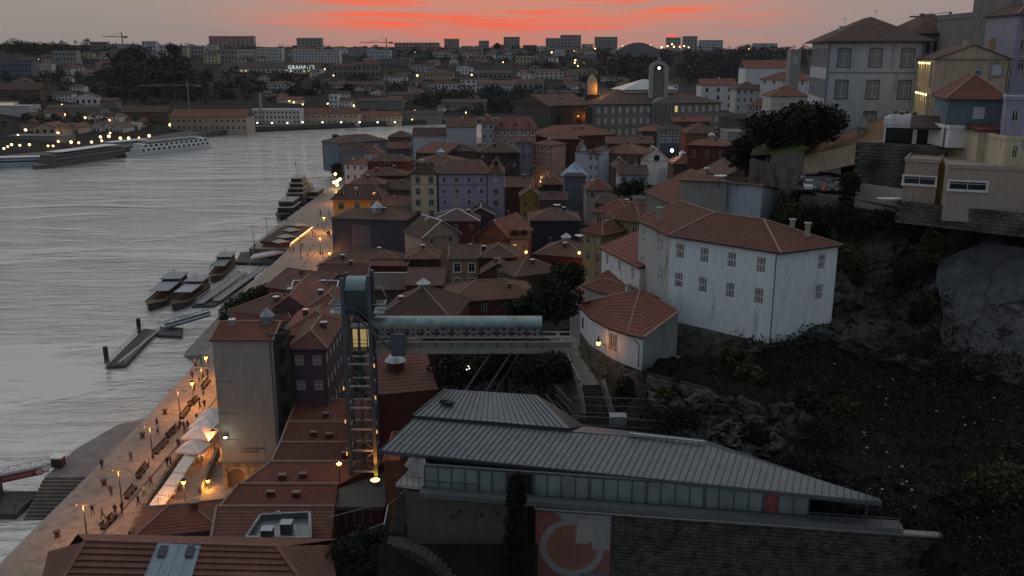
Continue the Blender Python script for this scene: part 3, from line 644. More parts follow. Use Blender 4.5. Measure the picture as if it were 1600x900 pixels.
# ------------------------------------------------------------------ near structures
def masonry(parent, a, b, z0, z1, bw, bh, mat, rng, single=0, skip=None, thick=0.35, px_seed=0):
    """a wall of separate stone blocks on the line a->b facing the camera side; `single` of them as parts of their own, the rest one part"""
    a, b = V((a[0], a[1], 0)), V((b[0], b[1], 0)); u = (b - a); Ln = u.length; u.normalize(); n = V((u.y, -u.x, 0)); protos = []
    for k in range(6):
        m = MB(); j = [rng.uniform(-.03, .03) for _ in range(8)]; w, h, t = bw / 2 - .012, bh / 2 - .012, .12
        p = [V((-w + j[0], .2, -h)), V((w + j[1], .2, -h)), V((w + j[2], .2, h)), V((-w + j[3], .2, h))]; q = [V((x.x * .95, -t * rng.uniform(.2, .8) , x.z * .91)) for x in p]
        m.face(q); 
        for i in range(4): m.face([p[i], p[(i+1) % 4], q[(i+1) % 4], q[i]])
        protos.append(m)
    meshes = [m.mesh('stone', mat) for m in protos]; rest = MB(); rows = int((z1 - z0) / bh); cnt = 0; rz = math.atan2(u.y, u.x)
    cells = []
    for r_ in range(rows):
        x = (bw / 2 if r_ % 2 else 0)
        while x < Ln - bw * .3:
            cells.append((r_, x)); x += bw
    cells.sort(key=lambda c: (-c[0], c[1]))
    for r_, x in cells:
        p = a + u * (x + bw / 2) + V((0, 0, z0 + (r_ + .5) * bh))
        if skip and skip(p): continue
        k = rng.randrange(6); off = n * rng.uniform(-.03, .06)
        if cnt < single: link('stone', meshes[k], parent, p + off, rz); cnt += 1
        else:
            for f in protos[k].f: rest.face([p + off + u * protos[k].v[i][0] - n * protos[k].v[i][1] + V((0, 0, protos[k].v[i][2])) for i in f])
    if rest.f: tag(rest.build('stonework', mat, parent), kind='stuff')
    m = MB(); c = n * -.06; d = n * -thick
    for p, q, s_, t in ((a + c, b + c, 0, 0),): m.face([p + V((0,0,z0)), q + V((0,0,z0)), q + V((0,0,z1)), p + V((0,0,z1))]); m.face([p + V((0,0,z1)), q + V((0,0,z1)), q + d + V((0,0,z1)), p + d + V((0,0,z1))])
    m.build('mortar_core', plain('dark_mortar', (0.04, 0.038, 0.034), 0.95), parent)
def metal_building():
    root = empty('funicular_station', (5, 78, 24)); O = root.location.copy(); tag(root, 'long low building with grey standing-seam metal roof above the stone wall', 'building')
    L = lambda p: V(p) - O
    seam = plain('roof_metal', (0.14, 0.15, 0.165), 0.42, 0.5, var=0.14, scale=0.9); dk = plain('roof_seam', (0.05, 0.055, 0.062), 0.5, 0.4)
    ze, zb, zr = 28.0, 29.7, 31.4
    E0, E1 = U(594, 703, z=ze), U(1378, 784, z=ze); B0, B1, B2 = U(646, 654, z=zb), U(1085, 690, z=zb), U(1375, 779, z=ze + .25); R0, R1 = U(696, 608, z=zr), U(838, 617, z=zr); R2 = U(890, 674, z=zb + .05)
    def strips(a0, a1, uppers, n, name):
        tot = [0]
        for p, q in zip(uppers, uppers[1:]): tot.append(tot[-1] + (q - p).length)
        def up(t):
            s_ = t * tot[-1]
            for i in range(len(uppers) - 1):
                if s_ <= tot[i+1] + 1e-6: return uppers[i].lerp(uppers[i+1], (s_ - tot[i]) / max(1e-6, tot[i+1] - tot[i]))
        for k in range(n):
            a, b, c, d = a0.lerp(a1, k/n), a0.lerp(a1, (k+1)/n), up((k+1)/n), up(k/n); m = MB(); t = V((0, 0, .12))
            m.face([L(a), L(b), L(c), L(d)]); m.face([L(a-t), L(b-t), L(b), L(a)]); m.face([L(a-t), L(d-t), L(c-t), L(b-t)])
            m.bar(L(a + V((0,0,.035))), L(d + V((0,0,.035))), .05, .09, 1); m.build(name, [seam, dk], root)
    strips(E0, E1, [B0, B1, B2], 74, 'roof_panel'); up = V((0, 0, .35))
    strips(B0 + up, R2 + up, [R0, R1], 25, 'roof_panel')
    m = MB(); m.face([L(B0), L(R2), L(R2 + up), L(B0 + up)]); m.face([L(R1), L(R2 + up), L(R2 + V((2, 6, -2))), L(R1 + V((1.5, 3, -2)))]); m.face([L(R0), L(R1), L(R1 + V((1.5, 4, -2.5))), L(R0 + V((-2, 4, -2.5)))]); m.face([L(B0+up), L(R0), L(R0 + V((-.5, 1, -3))), L(B0 + V((-.5, 1, -3)))]); m.build('roof_step', dk, root)
    m = MB(); m.bar(L(B0.lerp(B1, .78) + V((0,0,.3))), L(B1.lerp(B2, .06) + V((0,0,.3))), .25, .14); m.bar(L(B0.lerp(B1, .25) + V((0,.1,.4))), L(B0.lerp(B1, .45) + V((0,.1,.4))), .12, .1); m.build('flashing', ZINC, root)
    for t, s_ in ((.06, .55), (.1, .48)):
        p = B0.lerp(R2, .1 + t * 1.6).lerp(R0, s_) + V((0, 0, .42)); m = MB(); m.box(L(p) - V((.45, .45, .1)), L(p) + V((.45, .45, .12))); m.build('roof_hatch', BLACK, root)
    # gutter, back slope
    m = MB(); m.bar(L(E0 - V((0, 0, .2))), L(E1 - V((0, 0, .2))), .25, .34); m.bar(L(E0 - V((0, 0, .15))), L(B0 - V((0, 0, .15))), .2, .3); m.bar(L(B0 + up), L(R0), .2, .2); m.build('gutter', DARKMETAL, root)
    m = MB(); m.face([L(B1), L(B2), L(B2 + V((1, 4, -2))), L(B1 + V((2, 5, -2)))]); m.face([L(R2), L(B1), L(B1 + V((2, 5, -2))), L(R2 + V((2, 6, -2)))]); m.build('back_slope', seam, root)
    # window band
    zf = 25.45; fl = plain('frosted_glazing', (0.14, 0.178, 0.178), 0.25, 0, var=0.22, scale=0.5); F0 = U(664, 762, z=zf); F1 = U(1262, 806, z=zf); d = (F1 - F0); d.z = 0; wl = d.length; u = d.normalized(); n = V((u.y, -u.x, 0)); rz = math.atan2(u.y, u.x); ht = 2.25
    NP = 27; pw = wl / NP; pm = MB(); pm.box((.06, 0, .08), (pw - .06, .05, ht - .05)); me = pm.mesh('window_pane', fl); pr = MB(); pr.box((.06, 0, .08), (pw - .06, .05, ht - .05)); red = pr.mesh('window_pane', plain('red_curtain', (0.20, 0.04, 0.045), 0.7, var=.6, scale=3))
    mm = MB(); mm.box((-.06, -.06, 0), (.06, .1, ht)); mul = mm.mesh('mullion', DARKMETAL); wide = MB(); wide.box((-.13, -.1, 0), (.13, .12, ht)); mw = wide.mesh('mullion', DARKMETAL); bk = MB(); bk.box((.06, 0, .08), (pw - .06, .05, ht - .05)); bkm = bk.mesh('window_pane', GLASS)
    for k in range(NP + 1):
        p = L(F0 + u * (k * pw)); link('mullion', mw if k in (4, 8, 12, 16, 20, 24) else mul, root, p, rz)
        if k < NP: link('window_pane', bkm if k in (7, 6) else red if k == 24 else me, root, p, rz)
    m = MB()
    for k in range(4): q = L(F0 + u * (k * pw)); m.bar(q + V((0, 0, .75)), q + u * pw + V((0, 0, .75)), .09, .1)
    m.build('transom', DARKMETAL, root)
    m = MB(); G0, G1 = F0 - u * .3, F1 + u * 8.0; q = lambda p, z: L(V((p.x, p.y, z)))
    m.bar(q(G0 + n * .4, zf - .25), q(G1 + n * .4, zf - .25), 1.5, .5); m.build('floor_slab', plain('slab_dark', (0.085, 0.09, 0.095), .8), root)
    m = MB(); m.bar(q(F0 - n * .15, zf + ht + .05), q(F1 - n * .15, zf + ht + .05), .3, .25); m.face([q(F0 - n*3, zf), q(F1 - n*3, zf), q(F1 - n*3, zf+ht), q(F0 - n*3, zf+ht)]); m.face([q(F1, zf), q(F1 - n*3, zf), q(F1 - n*3, zf+ht), q(F1, zf+ht)]); m.face([q(F0 - n*3, zf), q(F0, zf), q(F0, zf+ht), q(F0 - n*3, zf+ht)]); m.build('wall', plain('dark_cladding', (.05, .055, .06), .7), root)
    # rail at the open right end
    m = MB(); a, b = q(F1 + n * .9, zf + .85), q(F1 + n * .9 + u * 7.6, zf + .85); m.bar(a, b, .06); m.bar(a - V((0,0,.4)), b - V((0,0,.4)), .04)
    for k in range(6): p = a.lerp(b, k / 5); m.bar(p, p - V((0, 0, .95)), .05)
    m.bar(q(F1 + u * 5, zf), q(F1 + u * 5, zf + ht), .16); m.build('railing', DARKMETAL, root)
    # balcony at the left
    m = MB(); b0 = U(618, 756, z=zf); b1 = F0.copy(); m.face([L(b0), L(b1), L(b1 + V((0, 5, 0))), L(b0 + V((1.5, 5, 0)))]); m.face([L(b0) - V((0,0,.3)), L(b1) - V((0,0,.3)), L(b1), L(b0)])
    m.face([L(U(625, 752, z=zf)) + V((0,3.5,0)), L(b1) + V((0,1.2,0)), L(b1) + V((0,1.2,ht)), L(U(648, 752, z=zf)) + V((0,3.5,ht))]); m.build('balcony', plain('balcony_render', (.30, .30, .29), .85), root)
    m = MB()
    for k in range(6): p = L(b0.lerp(b1, k / 5)); m.bar(p, p + V((0, 0, 1.0)), .05)
    m.bar(L(b0) + V((0,0,1)), L(b1) + V((0,0,1)), .05); m.build('balcony_rail', DARKMETAL, root)
    # retaining wall below it, with stones of its own
    rng = random.Random(3); wallm = plain('wall_stone', (0.06, 0.056, 0.052), .95, var=.55, scale=1.1)
    W0, W1 = U(836, 792, z=24.6), U(1470, 836, z=24.6); w = empty('retaining_wall', (W0.x, W0.y, 12)); tag(w, 'dark wall of coursed granite blocks under the long metal-roofed building', 'wall'); o = w.location.copy()
    masonry(w, (0, 0), ((W1 - W0).x, (W1 - W0).y), 0.2, 12.55, .74, .36, wallm, rng, single=290)
    m = MB(); m.bar(V((0,-.1,12.65)), V(((W1-W0).x, (W1-W0).y - .1, 12.65)), .7, .2); m.build('coping', GRANITE, w)
    A0, A1 = U(634, 768, z=24.9), U(812, 784, z=24.6); w2 = empty('rendered_wall', (A0.x, A0.y, 10)); tag(w2, 'stained rough-rendered retaining wall left of the tall cypress', 'wall'); dd = A1 - A0
    m = MB(); N_ = 26
    for i in range(N_):
        for j in range(18):
            P = lambda i, j: V((dd.x * i / N_, dd.y * i / N_ + .22 * noise.noise(V((i * .5, j * .5, 3))), 14.8 * j / 18)) ; m.face([P(i, j), P(i+1, j), P(i+1, j+1), P(i, j+1)])
    m.face([V((0, 0, 14.8)), V((dd.x, dd.y, 14.8)), V((dd.x, dd.y + 3, 14.8)), V((0, 3, 14.8))]); m.face([V((0,0,0)), V((0,0,14.8)), V((0,4,14.8)), V((0,4,0))]); m.build('wall', plaster('rough_render', (.085, .075, .06), .9), w2)
    m = MB()
    for k in range(9): x = rng.uniform(.08, .9); z = rng.uniform(8, 14); m.box((dd.x * x - .09, dd.y * x - .35, z - .12), (dd.x * x + .09, dd.y * x + .2, z + .12))
    m.build('weep_hole', BLACK, w2)
    # mural panel
    mu = empty('mural', (W0.x, W0.y, 12)); tag(mu, 'faded red, orange and grey circular mural painted on the stone wall', 'mural'); u2 = V((dd.x, dd.y, 0)); u2 = (W1 - W0); u2.z = 0; u2.normalize(); n2 = V((u2.y, -u2.x, 0))
    def MP(x, z, k): return u2 * x + n2 * (.16 + k * .006) + V((0, 0, z))
    M_ = {k: plaster('mural_' + k, c, .55, dirt=(.06, .06, .06)) for k, c in dict(red=(.17, .065, .06), orange=(.19, .09, .05), pale=(.20, .20, .215), cream=(.24, .235, .22), blue=(.09, .115, .15)).items()}
    def poly(nm, pts, k, c): m = MB(); m.face([MP(x, z, k) for x, z in pts]); m.build(nm, M_[c], mu)
    wd, tp = 7.2, 12.3; poly('red_field', [(0.1, 3), (wd, 3), (wd, tp), (0.1, tp)], 0, 'red')
    circ = lambda cx, cz, r_, a0=0, a1=360, n=40: [(cx + r_ * math.cos(R(a0 + (a1 - a0) * i / n)), cz + r_ * math.sin(R(a0 + (a1 - a0) * i / n))) for i in range(n + (0 if a1 - a0 == 360 else 1))]
    poly('grey_ring', circ(3.5, 8.6, 3.0), 1, 'pale'); poly('grey_band', [(1.9, 12.29), (wd - .01, 12.29), (wd - .01, 11.2), (3, 11.2)], 2, 'pale'); poly('orange_disc', circ(3.55, 8.7, 2.4), 3, 'orange'); poly('red_disc', circ(4.0, 8.5, 1.65), 4, 'red')
    poly('grey_step', [(3.9, 9.2), (5.2, 9.2), (5.2, 11.6), (3.9, 11.6)], 5, 'pale'); poly('cream_square', [(4.1, 9.5), (5.5, 9.5), (5.5, 11.8), (4.1, 11.8)], 6, 'cream'); poly('pale_square', [(5.5, 8.7), (7.15, 8.7), (7.15, 11.9), (5.5, 11.9)], 6, 'pale'); poly('blue_patch', [(4.0, 4.6), (7.1, 4.6), (7.1, 6.1), (4.4, 6.1)], 5, 'blue')
    # cypress in the gap
    c = empty('cypress_tree', U(806, 900, Y=74)); tag(c, 'tall dark cypress standing between the two retaining walls', 'tree'); c.location.z = 12; hgt = U(806, 742, Y=74).z - 12
    t = MB(); t.tube((0, 0, 0), (0, 0, hgt * .8), .25, .06, 7); t.build('trunk', BARK, c); t = MB(); rg = random.Random(5)
    for k in range(22): f = k / 21; leaves(t, (rg.uniform(-.15, .15), rg.uniform(-.15, .15), 1 + f * (hgt - 1.6)), (1.75 * (1 - f * .6), 1.75 * (1 - f * .6), 1.0), 420, .2, rg, shell=.4)
    t.build('crown', leafmat('cypress_green', (.012, .016, .009)), c)
metal_building()
def white_house():
    ze, zr = 42.7, 45.2; E = [U(999, 344, z=ze), U(1048, 367, z=ze), U(1216, 394, z=ze), U(1310, 382, z=ze)]
    root = empty('white_house', (E[2].x, E[2].y, 31)); O = root.location.copy(); tag(root, 'large white two-storey house with bent front and weathered tile roof on the crag', 'house'); L = lambda p: V(p) - O
    back = [E[3] + V((-3, 13, 0)), E[1] + V((8, 15, 0)), E[0] + V((5, 9, 0))]; zb = [34.5, 32.2, 31.0, 34.2]
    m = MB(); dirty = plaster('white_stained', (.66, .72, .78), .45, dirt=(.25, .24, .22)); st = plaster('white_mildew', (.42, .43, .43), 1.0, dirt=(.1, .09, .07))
    ws, hs = 1.3, 2.05
    def wallface(a, b, z0, cols, mt, rows=(40.75, 36.75)):
        u = (b - a); u.z = 0; w = u.length; u.normalize(); n = V((u.y, -u.x, 0)); ops = []
        for f in cols:
            for z in rows: ops.append((f * w - ws/2, f * w + ws/2, z - hs/2 - z0, z + hs/2 - z0))
        mm = MB(); facade(mm, V((a.x, a.y, z0)) - O, u, n, w, ze - z0, ops, 0, .16); mm.build('wall', mt, root)
        for o in ops: put_window(root, V((a.x, a.y, z0)) - O, u, n, (o[0] + o[1]) / 2, (o[2] + o[3]) / 2, ws, hs, 'sash', WHITEP, None, glass('dark_glass', (.015, .02, .025)))
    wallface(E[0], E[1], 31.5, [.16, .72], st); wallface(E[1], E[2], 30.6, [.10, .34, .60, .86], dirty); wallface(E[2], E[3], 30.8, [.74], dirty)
    m.face([L(E[3]), L(back[0]), L(back[0]) - V((0,0,9)), L(E[3]) - V((0,0,9))]); m.face([L(back[2]), L(E[0]), L(E[0]) - V((0,0,11)), L(back[2]) - V((0,0,11))]); m.build('back_wall', dirty, root)
    m = MB(); ov = .55; cen = V((E[1].x + 6, E[1].y + 6, ze)); out = lambda p: p + (V((p.x, p.y, 0)) - V((cen.x, cen.y, 0))).normalized() * ov
    e = [out(p) for p in E]; bk = [out(p) for p in back]; A, B, C_ = U(1063, 314, z=zr), U(1116, 332, z=zr), U(1193, 343, z=zr)
    m.slope(L(e[0]), L(e[1]), L(B), L(A), courses=18, lip=.045); m.slope(L(e[1]), L(e[2]), L(C_), L(B), courses=18, lip=.045); m.slope(L(e[2]), L(e[3]), L(C_), L(C_), courses=18, lip=.045); m.slope(L(e[3]), L(bk[0]), L(C_), L(C_)); m.slope(L(bk[0]), L(bk[1]), L(B), L(C_)); m.slope(L(bk[1]), L(bk[2]), L(A), L(B)); m.slope(L(bk[2]), L(e[0]), L(A), L(A))
    allp = e + bk
    for p, q in zip(allp, allp[1:] + allp[:1]): m.face([L(p) - V((0,0,.22)), L(q) - V((0,0,.22)), L(q), L(p)], 1)
    m.face([L(p) - V((0, 0, .22)) for p in reversed(allp)], 1)
    ro = m.build('roof', [rtile('tile'), WOODD], root); m = MB()
    for p, q in ((A, B), (B, C_), (C_, e[2]), (C_, e[3]), (e[1], B), (A, e[0])): m.bar(L(p) + V((0,0,.06)), L(q) + V((0,0,.06)), .26, .16)
    m.build('ridge', CAPW, ro)
    for px, py in ((1030, 333), (1238, 352), (1262, 358)):
        p = U(px, py, z=44.6); m = MB(); m.box(L(p) - V((.25, .25, 1)), L(p) + V((.25, .25, .7))); m.box(L(p) + V((-.4, -.4, .7)), L(p) + V((.4, .4, .85))); m.build('chimney', [plain('chimney_render', (.3, .28, .26))], ro)
    m = MB(); m.tube(L(E[2]) + V((-.25, -.2, -.3)), L(V((E[2].x - .25, E[2].y - .2, 31.2))), .07, n=6); m.build('downpipe', plain('rust_pipe', (.10, .045, .035)), root)
    # stone plinth under it
    f = empty('stone_plinth', (E[2].x, E[2].y, 24)); tag(f, 'rough granite base under the large white house', 'wall'); rng = random.Random(9); o = f.location
    masonry(f, (E[1].x - o.x, E[1].y - o.y - .15), (-.2, -.2), 2.2, 6.9, .85, .42, plain('plinth_stone', (.135, .125, .11), .95, var=.5, scale=.9), rng, single=120)
    masonry(f, (-.2, -.2), (E[3].x - o.x, E[3].y - o.y - .1), 2.2, 7.0, .85, .42, MATS['plinth_stone'], rng, single=60)
white_house()
def wing():
    ze = 32.2; zr = 35.4; E = [U(907, 479, z=ze), U(922, 495, z=ze), U(950, 511, z=ze), U(980, 521, z=ze), U(1005, 527, z=ze)]; T = [U(913, 471, z=33.6), U(1000, 452, z=zr), U(1060, 486, z=34.2)]
    root = empty('curved_house', (E[2].x, E[2].y, 27)); O = root.location.copy(); tag(root, 'low white house with curved front wall and wall lamp beside the footbridge', 'house'); L = lambda p: V(p) - O
    base = [28.6, 28.4, 28.2, 28.0, 27.8]; m = MB(); wh = plaster('white_wing', (.64, .68, .72), .5); 
    for i in range(4): m.face([V((L(E[i]).x, L(E[i]).y, base[i] - 27)), V((L(E[i+1]).x, L(E[i+1]).y, base[i+1] - 27)), L(E[i+1]), L(E[i])])
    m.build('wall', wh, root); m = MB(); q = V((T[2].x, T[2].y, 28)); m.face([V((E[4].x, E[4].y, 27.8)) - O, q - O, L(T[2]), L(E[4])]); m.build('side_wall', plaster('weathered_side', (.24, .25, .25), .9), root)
    m = MB(); up = [T[0].lerp(T[1], t) for t in (0, .25, .5, .75, 1)]
    for i in range(4):
        a, b = E[i] + V((-.15, -.3, 0)), E[i+1] + V((0, -.3, 0)); m.slope(L(a), L(b), L(up[i+1]), L(up[i]), courses=12, lip=.05)
    m.slope(L(E[4] + V((0, -.3, 0))), L(T[2] + V((.2, 0, 0))), L(T[1]), L(T[1]), courses=12, lip=.05); ro = m.build('roof', rtile('tile'), root)
    m = MB(); m.bar(L(E[4]) + V((0,-.3,.1)), L(T[2]) + V((.2, 0, .1)), .3, .18); m.bar(L(T[0]), L(T[1]), .3, .2); m.bar(L(E[3].lerp(up[3], 0)) + V((0,0,.05)), L(up[4]) + V((0,0,.05)), .2, .14); m.build('ridge', CAPW, ro)
    m = MB()
    for i in range(4): m.bar(L(E[i]) + V((-.1, -.35, -.1)), L(E[i+1]) + V((0, -.35, -.1)), .14, .14)
    m.tube(L(E[4]) + V((-1.2, -.2, -.2)), L(E[4]) + V((-.5, -.25, -.9)), .06, n=6); m.tube(L(E[4]) + V((-.5, -.25, -.9)), V((L(E[4]).x - .5, L(E[4]).y - .25, 1.3)), .06, n=6); m.build('gutter', BLACK, root)
    u = (E[3] - E[2]); u.z = 0; u.normalize(); n = V((u.y, -u.x, 0))
    put_window(root, L(E[2]) + n * .17, u, n, 1.0, -1.75, .75, 1.5, 'case', SASH, GRANITE); u = (E[1] - E[0]); u.z = 0; u.normalize(); n = V((u.y, -u.x, 0)); put_window(root, L(E[0]) + n * .17, u, n, 1.6, -1.9, .5, 1.5, 'case', BLACK, None)
    # wall lamp
    p = U(935, 536, Y=E[2].y - 1.3); lamp = empty('wall_lamp', p); tag(lamp, 'lit black lantern on a bracket on the curved white wall', 'lamp'); m = MB(); m.lathe([(.05, .95), (.12, .5), (.34, .28), (.36, .22)], 8); m.bar((0, 0, -.25), (1.0, .5, -.35), .07); m.bar((1.0, .5, -.35), (1.0, .5, -1.6), .05); m.build('bracket', BLACK, lamp)
    m = MB(); m.lathe([(.0, -.3), (.2, -.25), (.3, .2), (0, .24)], 8); m.build('globe', glow('sodium', (1, .42, .08), 9), lamp); light((p.x + .4, p.y - .1, p.z - .1), (1, .36, .08), 55, .2, lamp)
    # stone below the curved wall, path and stairs
    s_ = empty('stone_terrace', (E[2].x, E[2].y, 20)); tag(s_, 'curved rubble stone base below the low white house', 'wall'); o = s_.location; rng = random.Random(12); sm = plain('terrace_stone', (.17, .15, .125), .95, var=.5, scale=.9)
    for i in range(4): masonry(s_, (E[i].x - o.x, E[i].y - o.y + .05), (E[i+1].x - o.x, E[i+1].y - o.y + .05), 1.5, base[i] - 20.05, .6, .36, sm, rng, single=55)
    Q = U(1062, 575, z=27.6); masonry(s_, (E[4].x - o.x, E[4].y - o.y), (E[4].x + 6 - o.x, E[4].y - 2 - o.y), 1.0, 7.7, .7, .4, sm, rng, single=50)
def light(loc, col, w, rad, parent=None):
    ld = bpy.data.lights.new('lamp_light', 'POINT'); ld.color = col; ld.energy = w; ld.shadow_soft_size = rad; o = bpy.data.objects.new('lamp_light', ld); COL.objects.link(o)
    if parent: o.parent = parent; o.location = V(loc) - parent.location
    else: o.location = loc
    return o
wing()
def lift():
    Yt = 105.0; x0, x1 = U(542, 600, Y=Yt).x, U(582, 600, Y=Yt).x; zb = 13.2; root = empty('lift_tower', ((x0+x1)/2, Yt, zb)); O = root.location.copy(); tag(root, 'tall steel lattice lift tower with glazed car and curved cap', 'lift tower'); w = (x1 - x0) / 2; d = 2.9; zt = 39.5 - zb; zc = 35.4 - zb
    for sx in (-1, 1):
        for y in (0, d): m = MB(); m.box((sx*w - .22, y - .2, 0), (sx*w + .22, y + .2, zt + (.7 if sx > 0 else .4))); m.build('leg', STEEL, root)
    lev = [1.2, 4.1, 7.0, 9.9, 12.8, 15.7]
    for k, z in enumerate(lev):
        m = MB()
        for y in (0, d): m.bar((-w, y, z), (w, y, z), .18, .22)
        for s_ in (-1, 1): m.bar((s_*w, 0, z), (s_*w, d, z), .15, .2)
        m.build('crossbeam', plain('pale_steel', (.30, .32, .33), .5, .3), root)
        if k < len(lev) - 1:
            z2 = lev[k+1]; m = MB()
            for y in (0, d): m.bar((-w, y, z), (w, y, z2), .11); m.bar((w, y, z), (-w, y, z2), .11)
            for s_ in (-1, 1): m.bar((s_*w, 0, z), (s_*w, d, z2), .1)
            m.build('brace', STEEL, root)
    m = MB(); m.bar((0, d/2, 0), (0, d/2, zt - 4), .16); m.bar((-.5, d, 0), (-.5, d, zt-4), .1); m.build('guide_rail', DARKMETAL, root)
    # car
    zcar = 30.4 - zb; c = MB(); c.box((-w + .5, .5, zcar - .2), (w - .5, d - .5, zcar)); c.box((-w + .5, .5, zcar + 2.9), (w - .5, d - .5, zcar + 3.1))
    for x in (-w + .5, 0, w - .5):
        for y in (.5, d - .5): c.box((x - .07, y - .07, zcar), (x + .07, y + .07, zcar + 2.9))
    c.bar((-w+.5, .45, zcar + 1.0), (w-.5, .45, zcar + 1.0), .07); c.bar((-w+.5, .45, zcar + 1.5), (w-.5, .45, zcar + 1.5), .06); car = c.build('lift_car', DARKMETAL, root)
    c = MB(); c.box((-w + .6, d - .62, zcar + .02), (w - .6, d - .58, zcar + 2.85)); c.build('lit_interior', glow('car_light', (1, .74, .30), .26), car)
    # machine room
    m = MB(); m.box((-w + .2, -.1, zc), (w - .2, d + .1, zt - 1.0)); m.build('machine_room', plain('dark_teal', (.035, .055, .062), .4, .2), root)
    m = MB(); n = 10
    for k in range(n):
        a0, a1 = math.pi * k / n, math.pi * (k + 1) / n; c0 = (d/2 + .2, d/2); P = lambda a, x: (x, d/2 - (d/2 + .25) * math.cos(a), zt - 1.1 + 1.35 * math.sin(a)); m.face([P(a0, -w + .36), P(a0, w - .36), P(a1, w - .36), P(a1, -w + .36)])
    m.build('curved_cap', plain('teal_cap', (.16, .24, .26), .4, .3), root, smooth=True)
    # side platforms and stair to the bridge
    for sx, name in ((-1, 'side_platform'), (1, 'side_platform')):
        m = MB(); a = sx * (w + .36); b = sx * (w + 1.75); m.box((min(a, b), .2, zc - .1), (max(a, b), d - .2, zc + .05))
        for p, q in (((a, .3, zc + 1.1), (b, .3, zc + 1.1)), ((b, .3, zc + 1.1), (b, d - .3, zc + 1.1)), ((b, .3, zc), (b, .3, zc + 1.1)), ((b, d-.3, zc), (b, d-.3, zc + 1.1)), ((a, d-.3, zc+2.7), (sx*(w+1.2), d-.3, zc + 2.7)), ((sx*(w+1.2), d - .3, zc + 2.7), (b, d-.3, zc + 1.4))): m.bar(p, q, .1)
        m.box((min(a, b) + .1, d - .35, zc + .1), (max(a, b) - .1, d - .3, zc + 1.0)); m.build(name, ZINC, root)
    m = MB(); A, B = V((-.2, -.6, zc + .1)), V((w + 3.0, -.6, 30.6 - zb))
    for dz in (0, 1.05): m.bar(A + V((0,0,dz)), B + V((0,0,dz)), .16, .3 if dz == 0 else .1)
    m.box((-w + .2, -1.0, zc - .05), (-.1, -.1, zc + .1)); m.bar((-w + .2, -.9, zc + 1.1), (-.2, -.9, zc + 1.1), .1); m.bar((-w+.2, -.9, zc), (-w+.2, -.9, zc + 1.1), .08); m.bar((-.2, -.9, zc), (-.2, -.9, zc + 1.1), .08)
    for k in range(1, 12): p = A.lerp(B, k / 12); m.box(p - V((.14, .05, .03)), p + V((.14, .75, .03)))
    m.build('stair', STEEL, root); m = MB(); m.box((w + 2.6, -.9, 30.2 - zb), (w + 4.3, -.2, 33.0 - zb)); m.build('control_cabinet', STEEL, root)
    # uplight at the foot
    up = empty('uplight', (x1, Yt - 1.0, zb + .4)); tag(up, 'orange floodlight at the foot of the lift tower', 'lamp'); m = MB(); m.lathe([(0, -.2), (.5, -.15), (.6, .12)], 10); m.build('housing', WHITEP, up); m = MB(); m.lathe([(.55, .12), (0, .16)], 10); m.build('lens', glow('sodium_hot', (1, .5, .08), 14), up)
    lo = light((x1 - .1, Yt - 1.3, zb + .75), (1, .33, .05), 1500, .2, up); sp_ = bpy.data.lights.new('uplight_beam', 'SPOT'); sp_.color = (1, .33, .05); sp_.energy = 2600; sp_.spot_size = R(58); sp_.spot_blend = .6; sp_.shadow_soft_size = .2; lo.data = sp_; lo.rotation_euler = (R(172), 0, 0)
    for sx, zz in ((-1, 3.6), (1, 6.6), (-1, 8.0), (1, 11.2), (-1, 12.4), (1, 15.4)):
        m = MB(); m.box((sx*(w+.36) - .07, -.42, zz), (sx*(w+.36) + .07, -.3, zz + .45)); m.build('marker_light', glow('marker', (1, .45, .15), .9), root)
    l2 = empty('floodlight', (x0 - 1.2, Yt - 1.5, zb + 3.0)); tag(l2, 'small round warm floodlight left of the lift tower foot', 'lamp'); m = MB(); m.lathe([(0, -.3), (.35, 0), (0, .25)], 8); m.build('lens', glow('sodium_hot', (1, .5, .08), 14), l2); m = MB(); m.bar((0, 0, -3.5), (0, 0, -.2), .1); m.build('stem', BLACK, l2)
    # footbridge
    zd = 30.5; xb0, xb1 = x1 + .4, U(892, 545, Y=107).x; br = empty('footbridge', (xb0, Yt + 1, zd)); tag(br, 'covered steel footbridge with barrel roof from lift tower to white houses', 'footbridge'); Ln = xb1 - xb0; Lr = U(847, 500, Y=106.5).x - xb0; dp = V((0, 2.0, 0))
    m = MB(); m.box((0, 0, -.25), (Ln, 2.2, 0)); m.box((0, -.12, -.55), (Ln, .1, .1)); m.build('deck', plain('deck_grey', (.26, .25, .23), .7), br); m = MB(); n = 12; rr = .95
    for k in range(n):
        a0, a1 = math.pi * (k / n * 1.25 - .125), math.pi * ((k+1) / n * 1.25 - .125); P = lambda a, x: (x, 1.1 - 1.25 * math.cos(a), 3.0 + rr * math.sin(a)); m.face([P(a0, -.3), P(a0, Lr), P(a1, Lr), P(a1, -.3)])
    m.face([(Lr, 1.1 - 1.25 * math.cos(math.pi * t / 12), 3.0 + rr * math.sin(math.pi * t / 12)) for t in range(13)]); m.build('barrel_roof', plain('teal_roof', (.17, .25, .25), .42, .35, var=.35, scale=.8), br, smooth=True)
    nb = 11
    for k in range(nb + 1):
        x = Lr * k / nb; m = MB()
        for y in (0, 2.2): m.box((x - .07, y - .07, 0), (x + .07, y + .07, 2.9))
        m.build('post', STEEL, br)
        if k < nb:
            m = MB(); x2 = Lr * (k + 1) / nb
            for y in (0, 2.2): m.bar((x, y, 1.5), (x2, y, 3.0), .13); m.bar((x2, y, 1.5), (x, y, 3.0), .13)
            m.build('brace', plain('pale_steel', (.30, .32, .33)), br)
